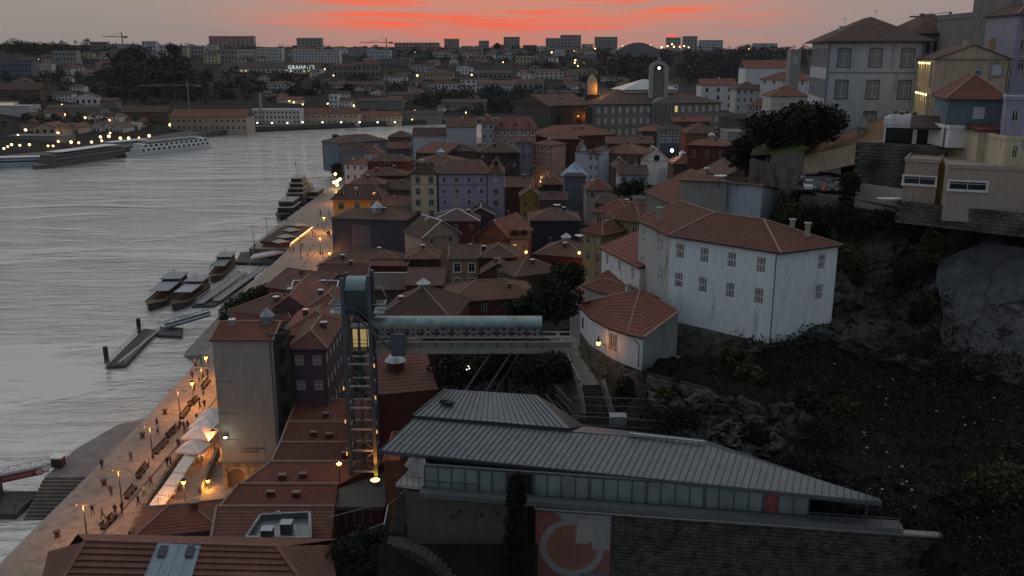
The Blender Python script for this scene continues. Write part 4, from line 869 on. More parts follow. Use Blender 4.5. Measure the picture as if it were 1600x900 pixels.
    for z in (1.55, 1.0): m = MB(); m.bar((0, -.03, z), (Ln, -.03, z), .12, .16); m.bar((0, 2.23, z), (Ln, 2.23, z), .1); m.build('rail', plain('deck_pale', (.36, .35, .32), .6), br)
    m = MB(); m.box((0, -.02, .12), (Ln, .0, .9)); m.build('glass_panel', plain('rail_mesh', (.2, .2, .18), .4), br)
    for a, b in (((Lr * .70, 0, -.3), (Lr * .43, -3, -8)), ((Lr * .82, 0, -.3), (Lr * .5, -3, -10)), ((Lr * .88, 1, -.3), (Lr * .62, -1, -9)), ((Lr*.93, 1, -.3), (Ln - 1, 0, -4.5)), ((Lr*.86, 1, -.3), (Ln - 1.2, 0, -4.6))): m = MB(); m.bar(a, b, .2); m.build('strut', STEEL, br)
lift()
def steps_and_fence():
    # path from the bridge along the curved wall, then a flight down
    pth = [U(870, 530, z=30.2), U(925, 545, z=30.2), U(900, 575, z=28.8), U(905, 598, z=28.0), U(940, 598, z=28.0)]; pm = plain('path_concrete', (.15, .135, .115), .9, var=.3); m = MB()
    m.face([U(858, 528, z=30.3), U(900, 528, z=30.3), U(906, 556, z=29.6), U(882, 556, z=29.6)]); m.face([U(882, 556, z=29.6), U(906, 556, z=29.6), U(938, 601, z=28), U(908, 601, z=28)])
    for a, b in ((U(858, 528, z=30.3), U(882, 556, z=29.6)), (U(882, 556, z=29.6), U(908, 601, z=28))): m.face([a - V((0,0,6)), b - V((0,0,6)), b, a])
    tag(m.build('path', pm), kind='structure')
    w = empty('path_parapet', U(858, 528, z=24)); tag(w, 'low concrete parapet edging the path down from the footbridge', 'wall'); m = MB(); o = w.location
    for a, b in ((U(870, 528, z=30.3), U(884, 556, z=29.6)), (U(884, 556, z=29.6), U(905, 603, z=28.0)), (U(905, 603, z=28), U(912, 650, z=24.8)), (U(940, 598, z=28.2), U(956, 650, z=24.8))): m.bar(a - o + V((0,0,.35)), b - o + V((0,0,.35)), .3, 1.0)
    m.build('parapet', plain('path_concrete_pale', (.20, .18, .155), .9, var=.3), w)
    s_ = empty('stone_stair', U(925, 601, z=24)); tag(s_, 'narrow stone stair descending below the curved white house', 'stairs'); o = s_.location; A, B = U(924, 601, z=28), U(934, 652, z=24.6)
    for k in range(14): p = A.lerp(B, k / 13) - o; m = MB(); m.box(p + V((-1.0, -.2, -.6)), p + V((1.0, .22, 0))); m.build('step', plain('stair_stone', (.06, .055, .047), .9, var=.3), s_)
    m = MB(); p = A - o; q = B - o; m.face([p + V((-1.2, .1, 0)), q + V((-1.2, .1, -.3)), q + V((-1.2, 1, -6)), p + V((-1.2, 3, -6))]); m.build('stair_flank', pm, s_)
    # mesh fence yard
    f = empty('mesh_fence', U(940, 680, z=24)); tag(f, 'grey steel fence around the small yard behind the metal roof', 'fence'); o = f.location
    runs = [(U(852, 640, Y=98), U(893, 690, Y=92)), (U(868, 628, Y=99), U(893, 655, Y=95)), (U(893, 676, Y=92), U(1040, 684, Y=91)), (U(893, 645, Y=96), U(1040, 650, Y=95))]
    for a, b in runs:
        n = max(3, int((b - a).length / 1.1)); rail = MB()
        for k in range(n + 1): p = a.lerp(b, k / n) - o; m = MB(); m.bar(p, p + V((0, 0, 2.0)), .06); m.build('fence_post', DARKMETAL, f)
        for z in (0.1, 1.0, 2.0): rail.bar(a - o + V((0,0,z)), b - o + V((0,0,z)), .05)
        nn = n * 5
        for k in range(nn): p = a.lerp(b, k / nn) - o; rail.bar(p, p + V((0,0,2)), .022)
        rail.build('fence_rail', plain('fence_grey', (.16, .18, .20), .5, .3), f)
    m = MB(); p = U(965, 662, Y=93.5); m.box((-.9, -.6, 0), (.9, .6, 1.0)); m.box((-.95, -.65, 1.0), (.95, .65, 1.08)); o2 = m.build('utility_box', plain('box_grey', (.22, .24, .25), .6), None, p); tag(o2, 'pale grey utility box inside the fenced yard', 'utility box')
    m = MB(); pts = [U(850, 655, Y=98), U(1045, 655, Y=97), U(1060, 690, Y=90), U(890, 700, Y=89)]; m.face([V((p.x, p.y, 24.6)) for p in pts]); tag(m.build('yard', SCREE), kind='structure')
steps_and_fence()
def onp(px, py, a, b, c):
    n = (b - a).cross(c - a); C0 = V((0, 0, CAM_Z)); d = U(px, py, Y=50) - C0; return C0 + d * ((a - C0).dot(n) / d.dot(n))
def roofs_low():
    """stepped terrace of tiled roofs by the lift"""
    ys = [625, 660, 692, 722, 757, 792, 852]; xl = [464, 450, 438, 424, 372, 338, 322]; xr = [613, 609, 606, 604, 528, 523, 517]; z = 14.6
    root = empty('terrace_building', U(450, 790, z=4)); O = root.location.copy(); tag(root, 'long terrace with stepped bands of brown tiled roof left of the lift', 'building'); L = lambda p: V(p) - O
    rng = random.Random(4)
    for k in range(6):
        zz = z - (0.35 * k if k < 4 else 1.2); a, b = U(xl[k+1] if k < 3 else xl[k+1] + 6, ys[k+1], z=zz), U(xr[k] if k == 3 else xr[k+1], ys[k+1], z=zz); d, c = U(xl[k], ys[k], z=zz + .9), U(xr[k], ys[k], z=zz + .9)
        if k == 3: b = U(530, ys[k+1], z=zz); c = U(600, ys[k], z=zz+.9)
        m = MB(); m.slope(L(a), L(b), L(c), L(d), courses=11, lip=.05); m.face([L(a) - V((0,0,.9)), L(b) - V((0,0,.9)), L(b) + V((0,0,.05)), L(a) + V((0,0,.05))], 1); m.face([L(d), L(a), L(a) - V((0,0,9)), L(d) - V((0,0,9))], 1); m.face([L(b), L(c), L(c) - V((0,0,10)), L(b) - V((0,0,10))], 2)
        ro = m.build('roof_section', [rtile('tile'), wall('brown'), wall('oxblood')], root); m = MB(); m.bar(L(d) + V((0,0,.1)), L(c) + V((0,0,.1)), .32, .22); m.bar(L(a) + V((0,0,.1)), L(d) + V((0,0,.1)), .3, .2); m.build('ridge', CAPW, ro)
        for t in range(2 if k > 0 else 1):
            p = a.lerp(b, rng.uniform(.15, .85)).lerp(d.lerp(c, .5), rng.uniform(.2, .5)) + V((0, 0, .3)); m = MB(); m.box(L(p) - V((.45, .3, .4)), L(p) + V((.45, .3, .35))); m.box(L(p) + V((-.5, -.35, .35)), L(p) + V((.5, .35, .42)), 1); m.build('roof_vent', [wall('oxblood'), CAPW], ro)
    # front gable wall down to the ground, skylight drum
    m = MB(); a, b = U(322, 852, z=12.5), U(517, 852, z=12.5); m.face([L(a), L(b), L(b) - V((0,0,9)), L(a) - V((0,0,9))]); m.build('wall', wall('brown'), root)
    p = U(436, 815, z=13.2); m = MB(); m.lathe([(1.15, -.8), (1.15, .55)], 12); m.build('skylight_drum', wall('oxblood'), root, L(p)); m = MB(); m.lathe([(1.45, .5), (.25, 1.2), (.2, 1.35), (0, 1.4)], 10); m.build('skylight_cone', ZINC, root, L(p))
    # block under the tower
    r2 = empty('ochre_block', U(560, 800, Y=98)); r2.location.z = 4; o = r2.location.copy(); tag(r2, 'flat-topped ochre and dark red block carrying the lift tower', 'building'); x0, x1 = U(523, 750, Y=100).x - o.x, U(600, 750, Y=100).x - o.x
    m = MB(); m.box((x0, 0, 4.9), (x1, 12, 8.8)); m.build('upper_wall', wall('oxblood'), r2); m = MB(); m.box((x0, -.02, -2), (x1, 12, 4.9)); m.build('lower_wall', wall('yellow'), r2); m = MB(); m.box((x0 - .2, -.25, 8.8), (x1 + .2, 12.2, 9.05)); m.build('coping', MATS['slab_dark'], r2); m = MB(); m.bar((x0 - .2, -.2, 9.2), (x1 + .2, -.2, 9.2), .25, .3); m.build('parapet', wall('brown'), r2)
    # foreground hall at the bottom edge
    z = 17.5; r = U(130, 846, z=20.2); h = empty('riverside_hall', U(290, 880, z=4)); O = h.location.copy(); L2 = lambda p: V(p) - O; tag(h, 'large ribbed red tile roof with blue-grey metal skylight in the bottom corner', 'building')
    A, B = U(134, 846, z=19.6), U(432, 855, z=19.6); e0, e1, e2 = U(60, 915, z=17.2), U(40, 1010, z=15.5), U(545, 1010, z=15.5); e3 = U(514, 853, z=17.4); m = MB(); rb = tiles('ribbed_tiles', (.215, .085, .055), .5, 4.0, .4)
    m.slope(L2(e1), L2(e2), L2(B), L2(A), courses=15, lip=.2); m.slope(L2(e2), L2(e3 + V((0, 0, 0))), L2(B), L2(B), courses=15, lip=.2); m.slope(L2(e0 + V((-2, 6, 0))), L2(e1), L2(A), L2(A), courses=16, lip=.09); bk0, bk1 = A + V((-4, 6, -2.6)), B + V((5, 6, -2.6)); m.slope(L2(bk1), L2(bk0), L2(A), L2(B))
    ro = m.build('roof', [rb], h); m = MB(); m.bar(L2(A) + V((0,0,.1)), L2(B) + V((0,0,.1)), .34, .24); m.bar(L2(B) + V((0,0,.1)), L2(e2) + V((0,0,.1)), .34, .24); m.bar(L2(A) + V((0,0,.1)), L2(e1) + V((0,0,.1)), .34, .24); m.build('ridge', plain('ridge_clay', (.16, .06, .045)), ro)
    m = MB(); poly = [e1, e2, e3, bk0]
    for p, q in ((e1, e2), (e2, e3), (e3, bk1), (bk1, bk0), (bk0, e0), (e0, e1)): m.face([L2(V((p.x, p.y, 3))), L2(V((q.x, q.y, 3))), L2(q) - V((0,0,.1)), L2(p) - V((0,0,.1))])
    m.build('wall', wall('brown'), h)
    up = V((0, -.2, .34)); s0, s1, s2, s3 = [onp(x, y, e1, e2, A) for x, y in ((226, 908), (300, 908), (317, 851), (250, 850))]; sk = plain('skylight_zinc', (.17, .235, .285), .38, .4)
    for k in range(4): m = MB(); a, b, c, d = s0.lerp(s1, k/4) + up, s0.lerp(s1, (k+1)/4) + up, s3.lerp(s2, (k+1)/4) + up, s3.lerp(s2, k/4) + up; m.face([L2(a), L2(b), L2(c), L2(d)]); m.bar(L2(a), L2(d), .07, .1); m.build('skylight_panel', sk, ro)
    for t in (.18, .8): a = s3.lerp(s2, t).lerp(s0.lerp(s1, t), .42) + up * 1.5; m = MB(); m.bar(L2(a), L2(s3.lerp(s2, t).lerp(s0.lerp(s1, t), .12) + up * 1.5), .75, .06); m.build('skylight_pane', glass('dark_glass', (.015, .02, .025)), ro)
    # roof terrace with equipment, metal clad
    q = empty('roof_well', U(435, 840, z=14)); tag(q, 'grey metal-lined roof well with two dark ventilation boxes', 'roof well'); O3 = q.location.copy(); mt = plain('wet_metal', (.17, .19, .20), .3, .5, var=.4, scale=.6); m = MB(); cs = [U(385, 847, z=14.6), U(486, 848, z=14.6), U(484, 808, z=14.9), U(408, 812, z=14.9)]
    m.face([p - O3 for p in cs]); 
    for p, r_ in zip(cs, cs[1:] + cs[:1]): m.bar(p - O3 + V((0,0,.3)), r_ - O3 + V((0,0,.3)), .3, .8)
    m.build('well_lining', mt, q)
    for px, py in ((418, 838), (448, 828)): p = U(px, py, z=15) - O3; m = MB(); m.box(p + V((-.6, -.5, -.3)), p + V((.6, .6, .9))); m.box(p + V((-.66, -.56, .9)), p + V((.66, .66, .98)), 1); m.build('vent_box', [plain('box_dark', (.07, .075, .08)), ZINC], q)
roofs_low()
# ------------------------------------------------------------------ the old town, nearest first
H = house
def town():
    g = 'houses of the old riverside town'
    # block with the blank wall by the promenade
    H('tall block with blank grey concrete wall and arched ground floor by the promenade', 331, 424, 531, 121, d=9.5, h=23.2, roof='gx', rise=1.3, wc='concrete', rc='tile', sky=0, courses=14, ov=.25, cat='building', name='apartment_block', group=g)
    H('narrow stair shaft with dark openings beside the blank grey wall', 426, 452, 529, 121.6, 124, d=8, h=23, roof='flat', rise=.3, wc='stone', win=(5, 1), ws=(1.2, 2.4), sh=4.2, top=3, style='far', cat='building', name='stair_shaft', group=g)
    H('purple three-storey house with white windows left of the lift tower', 453, 508, 543, 125, d=13, h=19, roof='hip', rise=1.9, wc='purple', rc='tile', win=(4, 2), winr=(4, 5), ws=(1.25, 1.5), sh=3.9, top=2.0, style='sash', lit={(0, 2, 0)}, courses=12, group=g, sur=None)
    H('broad tiled hip roof stepping up behind the purple house', 440, 532, 522, 140, d=13, h=17, roof='hip', rise=2.6, wc='oxblood', rc='tile', courses=12, chim=((.3, .4),), group=g)
    H('mauve gabled hall with wide brown roof near the hedge', 361, 452, 484, 163, 158, d=12, h=12, roof='hip', rise=2.4, wc='purple', rc='old', group=g, sky=0)
    H('mauve house with gable end towards the lift tower', 428, 480, 482, 160, d=16, h=14, roof='gy', rise=2.6, wc='purple', rc='tile', group=g)
    H('mauve house with flat eaves directly behind the lift tower cap', 480, 536, 482, 158, d=12, h=14, roof='hip', rise=2.0, wc='purple', rc='tile', group=g, sky=0, chim=((.2, .5),))
    H('brown tiled house with dark red wall at the corner of the orange-lit quay', 419, 492, 447, 188, 182, d=14, h=13, roof='gx', rise=2.6, wc='oxblood', rc='old', group=g, cap=CAPW)
    H('low brown roof with white gable copings beside the quay', 455, 520, 462, 176, d=9, h=12, roof='gx', rise=2.0, wc='brown', rc='brown', group=g, cap=WHITEP)
    H('long brown roof below the big slate-blue wall', 498, 634, 415, 214, 212, d=13, h=13, roof='hip', rise=2.8, wc='oxblood', rc='old', group=g, chim=((.25, .2), (.6, .7)))
    H('long low roof with two white dormer windows behind the lift cap', 497, 572, 431, 200, d=8, h=12, roof='gx', rise=2, wc='oxblood', rc='dark', win=(1, 4), ws=(1.2, 1.0), top=1.2, group=g)
    H('dark red flat-walled house with clutter on its terrace', 572, 636, 418, 206, d=7, h=11, roof='flat', rise=.2, wc='oxblood', group=g)
    H('low grey-roofed annexe right of the lift cap', 578, 634, 452, 180, d=9, h=9, roof='shed', rise=1.2, wc='brown', rc='brown', group=g, cap=WHITEP)
    H('pyramid-roofed house with zinc skylight behind the footbridge roof', 588, 706, 497, 152, 150, d=15, h=13, roof='hip', rise=4.2, wc='oxblood', rc='dark', group=g, sky=1, cap=CAPW)
    H('dark red cubic house below the beige gable', 634, 684, 404, 212, d=10, h=14, roof='hip', rise=1.6, wc='oxblood', rc='old', win=(1, 1), top=2.2, ws=(.8, 1.1), style='far', group=g)
    H('lower dark red house with flat parapet in front of the cubic one', 634, 690, 445, 178, d=8, h=11, roof='shed', rise=1.5, wc='oxblood', rc='dark', group=g)
    H('faded yellow house with pale blue windows in the middle of the town', 703, 748, 404, 206, d=11, h=14, roof='gx', rise=2.2, wc='yellow', rc='old', win=(3, 2), ws=(1.5, 2.1), sh=3.7, top=2.2, sur=WHITEP, group=g)
    H('dark red house joined to the faded yellow one', 749, 808, 402, 206, d=11, h=14, roof='hip', rise=2.2, wc='oxblood', rc='old', group=g, chim=((.1, .5),))
    H('small gabled house with one pale skylight in front of the dark red wall', 752, 806, 428, 198, d=6, h=10, roof='gy', rise=2.6, wc='brown', rc='dark', group=g)
    H('long brown roof over the trees by the footbridge', 704, 842, 471, 168, 172, d=12, h=12, roof='hip', rise=2.4, wc='oxblood', rc='old', win=(1, 4), ws=(1.1, 1.6), group=g, cap=CAPW)
    H('brown low house with small chimney above the trees', 806, 880, 432, 190, 196, d=11, h=10, roof='hip', rise=2.2, wc='brown', rc='brown', win=(1, 3), group=g, chim=((.5, .3),))
    # band around y 340-400
    H('huge windowless slate-blue wall with roof machinery by the quay', 518, 634, 340, 262, 258, d=14, h=18, roof='hip', rise=1.9, wc='slate', rc='old', cat='building', name='warehouse', group=g, sky=0)
    H('bright orange mansard house with three dormers facing the river square', 520, 596, 311, 305, d=14, h=14, roof='hip', rise=4.2, hipin=4, wc='orange', rc='dark', win=(2, 3), ws=(1.7, 2.3), sh=4.4, top=2.4, sur=GRANITE, dorm=3, dormc='offwhite', winr=(2, 2), group=g, ov=.7)
    H('small brown roofs squeezed right of the orange house', 598, 640, 322, 300, d=12, h=14, roof='gx', rise=2.6, wc='beige', rc='old', group=g)
    H('cream five-storey house with stone window frames', 642, 683.5, 271, 270, d=14, h=21, roof='hip', rise=3.4, hipin=3, wc='cream', rc='dark', win=(6, 2), ws=(1.25, 1.8), sh=3.45, top=2.0, sur=GRANITE, dorm=2, dormc='bluegrey', trim=GRANITE, group=g, ov=.5)
    H('lilac-blue five-storey terrace with small windows', 684, 762, 271, 270, d=14, h=21, roof='hip', rise=3.3, hipin=3, wc='lilac', rc='old', win=(6, 4), ws=(1.1, 1.6), sh=3.45, top=2.0, sur=plain('lilac_trim', (.36, .36, .44)), dorm=0, trim=plain('lilac_band', (.15, .15, .2)), group=g, ov=.5)
    H('pale grey-lilac narrow house at the end of the terrace', 762.5, 787, 271.5, 269.6, d=14, h=21, roof='hip', rise=3.0, wc='greylilac', rc='dark', win=(6, 1), ws=(1.4, 1.6), sh=3.45, top=2.0, dorm=1, dormc='oxblood', group=g, ov=.4, sur=GRANITE)
    H('tiled roof with flat skylights rising behind the cream house', 648, 724, 257, 290, d=16, h=18, roof='hip', rise=2.6, wc='grey', rc='tile', group=g, sky=1)
    H('purple-roofed dark red house with one white window', 677, 748, 345, 252, d=12, h=12, roof='hip', rise=2.4, wc='oxblood', rc='mauve', win=(1, 3), ws=(.9, 1.6), top=1.7, group=g, cap=WHITEP)
    H('small mauve gable roof with white verge in front of the lilac terrace', 730, 772, 336, 262, d=9, h=13, roof='gy', rise=2.4, wc='purple', rc='mauve', group=g, cap=WHITEP)
    H('beige gable wall with white roof edges in the middle of the town', 660, 718, 372, 224, 230, d=10, h=14, roof='gy', rise=4.0, wc='beige', rc='brown', win=(1, 2), ws=(.7, 1.1), top=1.2, style='far', group=g, cap=WHITEP)
    H('rust-red gable house with row of dormers', 748, 796, 368, 226, 222, d=13, h=15, roof='gy', rise=4.2, wc='rust', rc='tile', winr=(2, 3), ws=(1.0, 1.6), group=g, lit={(1, 0, 0)})
    H('salmon front wall beside the rust-red gable, lit window', 797, 826, 372, 222, d=9, h=15, roof='shed', rise=2.8, wc='pink', rc='tile', win=(3, 2), ws=(.9, 1.5), top=2.3, lit={(0, 0, 0)}, dorm=2, dormc='oxblood', group=g)
    H('black-blue windowless wall with brown roof right of the dormered house', 827, 906, 344, 245, d=12, h=14, roof='hip', rise=2.4, wc='navy', rc='old', group=g, chim=((.7, .4),))
    H('dark red long house with zinc skylight below the black-blue wall', 836, 911, 396, 208, 204, d=12, h=12, roof='hip', rise=2.6, wc='oxblood', rc='old', group=g, sky=1, chim=((.55, .25),))
    H('tall narrow yellow house with rusty balcony', 911, 942, 361, 172, 168, d=10, h=16, roof='hip', rise=2.0, wc='yellow', rc='tile', win=(4, 2), ws=(.9, 1.6), courses=10, group=g)
    H('yellow house with white balcony doors and pale ridges', 942, 1002, 339, 176, 170, d=11, h=15, roof='hip', rise=2.6, wc='yellow', rc='tile', win=(2, 3), ws=(1.0, 2.2), style='door', courses=10, top=1.9, group=g)
    H('second yellow house behind, under the hipped roof with pale ridge', 927, 985, 331, 186, 182, d=10, h=14, roof='hip', rise=2.4, wc='yellow', rc='tile', win=(1, 3), courses=10, group=g)
    H('white wing with sagging tile roof against the large white house', 940, 1001, 386, 140, 126, d=9, h=9, roof='shed', rise=3.2, wc='white', rc='tile', win=(1, 3), ws=(1.0, 1.7), top=1.4, style='sash', courses=12, group=g)
    H('lower white wing with long tile roof above the trees', 891, 1001, 458, 132, 120, d=12, h=8, roof='shed', rise=3.6, wc='white', rc='tile', winl=(1, 2), courses=14, group=g)
    H('stained white dormer box with ribbed tile cap', 914, 1000, 447, 128, 118, d=4, h=2.6, roof='hip', rise=1.3, wc='offwhite', rc='bright', courses=5, ov=.25, cat='dormer', name='roof_box', group=g)
    # behind the white house
    H('tile-roofed house with weathered grey end wall behind the large white house', 1012, 1068, 300, 168, 150, d=17, h=11, roof='gx', rise=4.0, wc='dim', rc='tile', win=(2, 3), ws=(1.0, 1.7), courses=12, group=g, chim=((.4, .5),))
    H('grey weathered blind wall stepping down behind the white house ridge', 1064, 1135, 296, 148, 146, d=9, h=9, roof='shedr', rise=1.6, wc='grey', rc='old', group=g)
    H('pale blue-white box house below the old city wall', 1135, 1190, 302, 147, 144, d=10, h=8, roof='shedr', rise=1.8, wc='paleblue', rc='brown', group=g)
    # band y 290-340, right of the lilac terrace
    H('mustard gabled house with dark window', 813, 845, 308, 288, d=11, h=14, roof='gy', rise=2.6, wc='mustard', rc='old', win=(2, 2), ws=(1.1, 1.7), top=2.4, group=g)
    H('low brown roof with white parapet behind the mustard house', 845, 884, 312, 286, d=9, h=10, roof='gx', rise=1.8, wc='brown', rc='dark', group=g)
    H('wrapped scaffold tower with blue tarpaulin top', 882, 915, 275, 300, d=9, h=16, roof='hip', rise=2.2, wc='bluegrey', rc='mauve', cat='building', name='scaffolded_house', group=g, ridge=False)
    H('small tiled house right of the wrapped scaffold', 916, 955, 297, 280, d=10, h=11, roof='hip', rise=3.2, wc='beige', rc='tile', group=g, win=(1, 2))
    H('mossy stone house with overgrown yard', 930, 1000, 316, 250, 240, d=8, h=6, roof='gx', rise=1.8, rc='brown', wc='soot', group=g)
    H('narrow white gable front facing the river', 904, 919, 236, 345, d=10, h=16, roof='gy', rise=3.4, wc='white', rc='dark', win=(4, 2), ws=(.9, 1.9), sh=4, group=g)
    H('white house with iron balconies right of the narrow gable', 919, 937, 240, 340, 338, d=12, h=13, roof='hip', rise=2.0, wc='paleblue', rc='old', win=(3, 2), ws=(1.0, 1.5), sh=3.6, group=g)
    H('pale blue blind end wall of the balcony house', 937, 959, 240, 338, 346, d=11, h=13, roof='shedr', rise=1.0, wc='paleblue', rc='dark', group=g)
    H('oxblood windowless block with terrace top', 863, 904, 217, 372, d=12, h=13, roof='hip', rise=1.6, wc='oxblood', rc='tile', group=g)
    H('pink five-storey front with white windows and lit doorway', 831, 862, 225, 368, 362, d=10, h=17, roof='hip', rise=1.8, wc='pink', rc='tile', win=(4, 3), ws=(1.1, 1.9), sh=4.0, sur=WHITEP, group=g, lit={(0, 3, 1)})
    H('granite block with broad hipped roof behind the lilac terrace', 746, 812, 238, 345, d=16, h=13, roof='hip', rise=3.6, wc='stone', rc='brown', win=(2, 4), ws=(.9, 1.4), style='far', group=g)
    H('grey narrow house with three tall windows', 806, 830, 222, 362, d=10, h=15, roof='hip', rise=1.6, wc='greylilac', rc='old', win=(2, 3), ws=(1.0, 2.4), group=g, sh=4)
    H('tall brown tenement with mansard dormers and white bay', 772, 838, 202, 405, d=14, h=17, roof='hip', rise=5.2, hipin=3, wc='pink', rc='tile', win=(3, 6), ws=(1.2, 2.0), sh=4.2, sur=WHITEP, dorm=3, dormc='offwhite', group=g)
    H('grey tenement corner with stacked bay windows', 752, 772, 192, 402, d=12, h=20, roof='hip', rise=3, wc='greylilac', rc='tile', win=(4, 2), ws=(1.4, 2.1), sh=4.2, sur=WHITEP, group=g)
    H('white blank-walled hall with two dark windows under dark roof', 698, 743, 198, 430, d=14, h=14, roof='gx', rise=4.0, wc='paleblue', rc='old', win=(2, 2), ws=(2.0, 2.6), sh=8, top=10.0, style='far', group=g)
    H('white hall with brown roof and two lit lamps by the river bend', 645, 696, 212, 440, d=12, h=12, roof='gx', rise=3.4, wc='paleblue', rc='dark', group=g)
    H('grey gable house with tan roof below the white hall', 650, 696, 238, 372, 366, d=12, h=10, roof='shed', rise=3.2, wc='stone', rc='tile', group=g)
    H('brown roof with chimneys in front of the white blank hall', 696, 746, 236, 372, d=12, h=10, roof='hip', rise=2.2, wc='brown', rc='brown', group=g)
    # riverside far end
    H('long hip roof at the river bend, leftmost of the old town', 529, 606, 224, 480, 500, d=18, h=16, roof='hip', rise=3.2, wc='bluegrey', rc='old', group=g)
    H('lower dark roof in front of the river-bend hall', 534, 588, 236, 455, d=12, h=13, roof='gx', rise=3, wc='bluegrey', rc='brown', group=g)
    H('low brown roof beside the white hall at the bend', 606, 642, 214, 520, d=14, h=12, roof='hip', rise=3, wc='brown', rc='brown', group=g)
    H('dark walled house with tan roof inland of the river-bend hall', 606, 640, 232, 450, d=12, h=13, roof='gx', rise=2.6, wc='slate', rc='tile', group=g)
    H('white riverside house with rows of small windows', 538, 570, 256, 405, 402, d=11, h=15, roof='hip', rise=2.6, wc='white', rc='tile', win=(3, 3), ws=(1.3, 1.7), sh=4.2, group=g)
    H('white turreted house just inland of the riverside row', 569, 597, 240, 412, d=10, h=15, roof='hip', rise=2.6, wc='white', rc='tile', win=(2, 3), ws=(1.1, 1.7), group=g)
    H('oxblood house with pale skylight behind the white riverside houses', 574, 640, 252, 385, d=14, h=14, roof='hip', rise=2.4, wc='oxblood', rc='dark', win=(1, 1), ws=(3.5, 2), group=g, chim=((.8, .3),))
    H('dark red roof with zinc chimneys above the orange house', 566, 634, 274, 350, d=12, h=14, roof='hip', rise=2.2, wc='oxblood', rc='dark', group=g, chim=((.3, .3), (.7, .5)))
    H('tiled roof cluster right behind the orange house', 545, 600, 288, 330, d=10, h=14, roof='hip', rise=2.2, wc='brown', rc='tile', group=g, chim=((.5, .4),))
    H('brown roof between the orange house and the cream house', 604, 640, 296, 335, d=14, h=14, roof='gx', rise=2.6, wc='brown', rc='dark', group=g)
    # centre band y 200-260
    H('long red roof sweeping towards the exchange palace', 850, 962, 214, 410, 425, d=20, h=13, roof='hip', rise=4.2, wc='oxblood', rc='tile', group=g, chim=((.5, .3), (.6, .3)))
    H('broad brown roof left of the church gable', 940, 1000, 238, 345, 338, d=16, h=11, roof='hip', rise=3.4, wc='brown', rc='old', win=(1, 5), group=g)
    H('two-level brown roof above the broad roof', 950, 1020, 224, 372, d=12, h=12, roof='gx', rise=2.4, wc='brown', rc='old', group=g)
    H('dark house with low roof and white front windows', 968, 1012, 273, 296, d=10, h=9, roof='gx', rise=2.6, wc='paleblue', rc='dark', win=(1, 3), ws=(1.6, 1.6), group=g)
    H('white church gable with round rose window', 1006, 1046, 251, 330, d=14, h=9, roof='gy', rise=4.2, wc='white', rc='old', cat='church', name='chapel', group=g, cap=WHITEP)
    H('brown roof right of the church gable with white dome', 1052, 1088, 256, 312, d=11, h=9, roof='hip', rise=2.4, wc='brown', rc='tile', sky=1, group=g)
    H('oxblood house with large skylight and one tall white window', 1075, 1137, 226, 305, 300, d=13, h=11, roof='hip', rise=2.2, wc='oxblood', rc='tile', win=(1, 3), ws=(1.0, 2.6), top=3.0, sky=1, group=g)
    H('grey glazed gallery house below the palace', 1032, 1072, 202, 415, d=10, h=11, roof='hip', rise=1.6, wc='bluegrey', rc='brown', win=(2, 7), ws=(1.0, 2.2), sur=WHITEP, group=g)
    H('tiled hip roof right of the glazed gallery', 1072, 1122, 208, 392, d=14, h=9, roof='hip', rise=4.0, wc='rust', rc='old', win=(1, 3), ws=(1.2, 2.0), group=g)
    H('low tiled roof directly below the palace front', 1002, 1050, 205, 430, d=12, h=9, roof='hip', rise=2.6, wc='brown', rc='tile', group=g)
    H('low tan roof under the palace steps', 1052, 1110, 190, 455, d=10, h=9, roof='gx', rise=2.2, wc='brown', rc='tile', group=g)
    H('grey concrete house left of the park trees', 1137, 1172, 208, 340, d=12, h=13, roof='flat', rise=.6, wc='grey', group=g, win=(1, 1))
    H('brown lower roof by the park trees', 1090, 1135, 268, 270, 262, d=12, h=8, roof='shed', rise=3, wc='brown', rc='old', group=g)
    H('brown slope of roofs between white houses and scaffold', 960, 985, 262, 318, d=12, h=12, roof='hip', rise=2.6, wc='oxblood', rc='old', group=g)
    H('brown tiled house behind the mustard gable', 790, 832, 292, 315, d=12, h=13, roof='gx', rise=2.8, wc='oxblood', rc='old', group=g)
    H('low tiled roof with pale ridge between terrace and scaffold', 848, 882, 288, 320, d=12, h=13, roof='hip', rise=2.6, wc='stone', rc='tile', group=g)
    # upper right, behind the palace
    H('white three-storey house right of the palace', 1096, 1150, 133, 600, d=16, h=16, roof='gx', rise=4.0, wc='white', rc='tile', win=(3, 3), ws=(1.9, 3.0), sh=5.0, top=3, group=g)
    H('tiled house with white front on the slope behind the white three-storey house', 1150, 1190, 140, 560, d=14, h=14, roof='hip', rise=4.5, wc='offwhite', rc='old', win=(3, 4), ws=(1.3, 2.4), sh=4.5, group=g)
    H('pink-grey house with many windows by the park', 1168, 1240, 165, 480, 470, d=14, h=13, roof='hip', rise=4.5, wc='pink', rc='old', win=(2, 7), ws=(1.4, 2.2), sh=4.2, group=g, sur=WHITEP)
    H('red-roofed hall with white wall and round window high on the right', 1165, 1232, 106, 680, d=20, h=12, roof='gx', rise=5.5, wc='white', rc='tile', group=g)
    H('long red roof on the hill left of the grey mansion', 1188, 1262, 124, 560, 540, d=18, h=12, roof='hip', rise=4.5, wc='white', rc='tile', win=(1, 5), ws=(1.4, 2.2), group=g)
    H('old square bell tower left of the grey mansion', 1236, 1252, 80, 520, d=7, h=24, roof='flat', rise=.6, wc='grey', win=(1, 1), ws=(2.2, 4), top=5, style='far', cat='tower', name='bell_tower', group=g)
    H('low tile roof tucked under the grey mansion', 1205, 1262, 150, 420, d=14, h=10, roof='hip', rise=4, wc='offwhite', rc='tile', group=g)
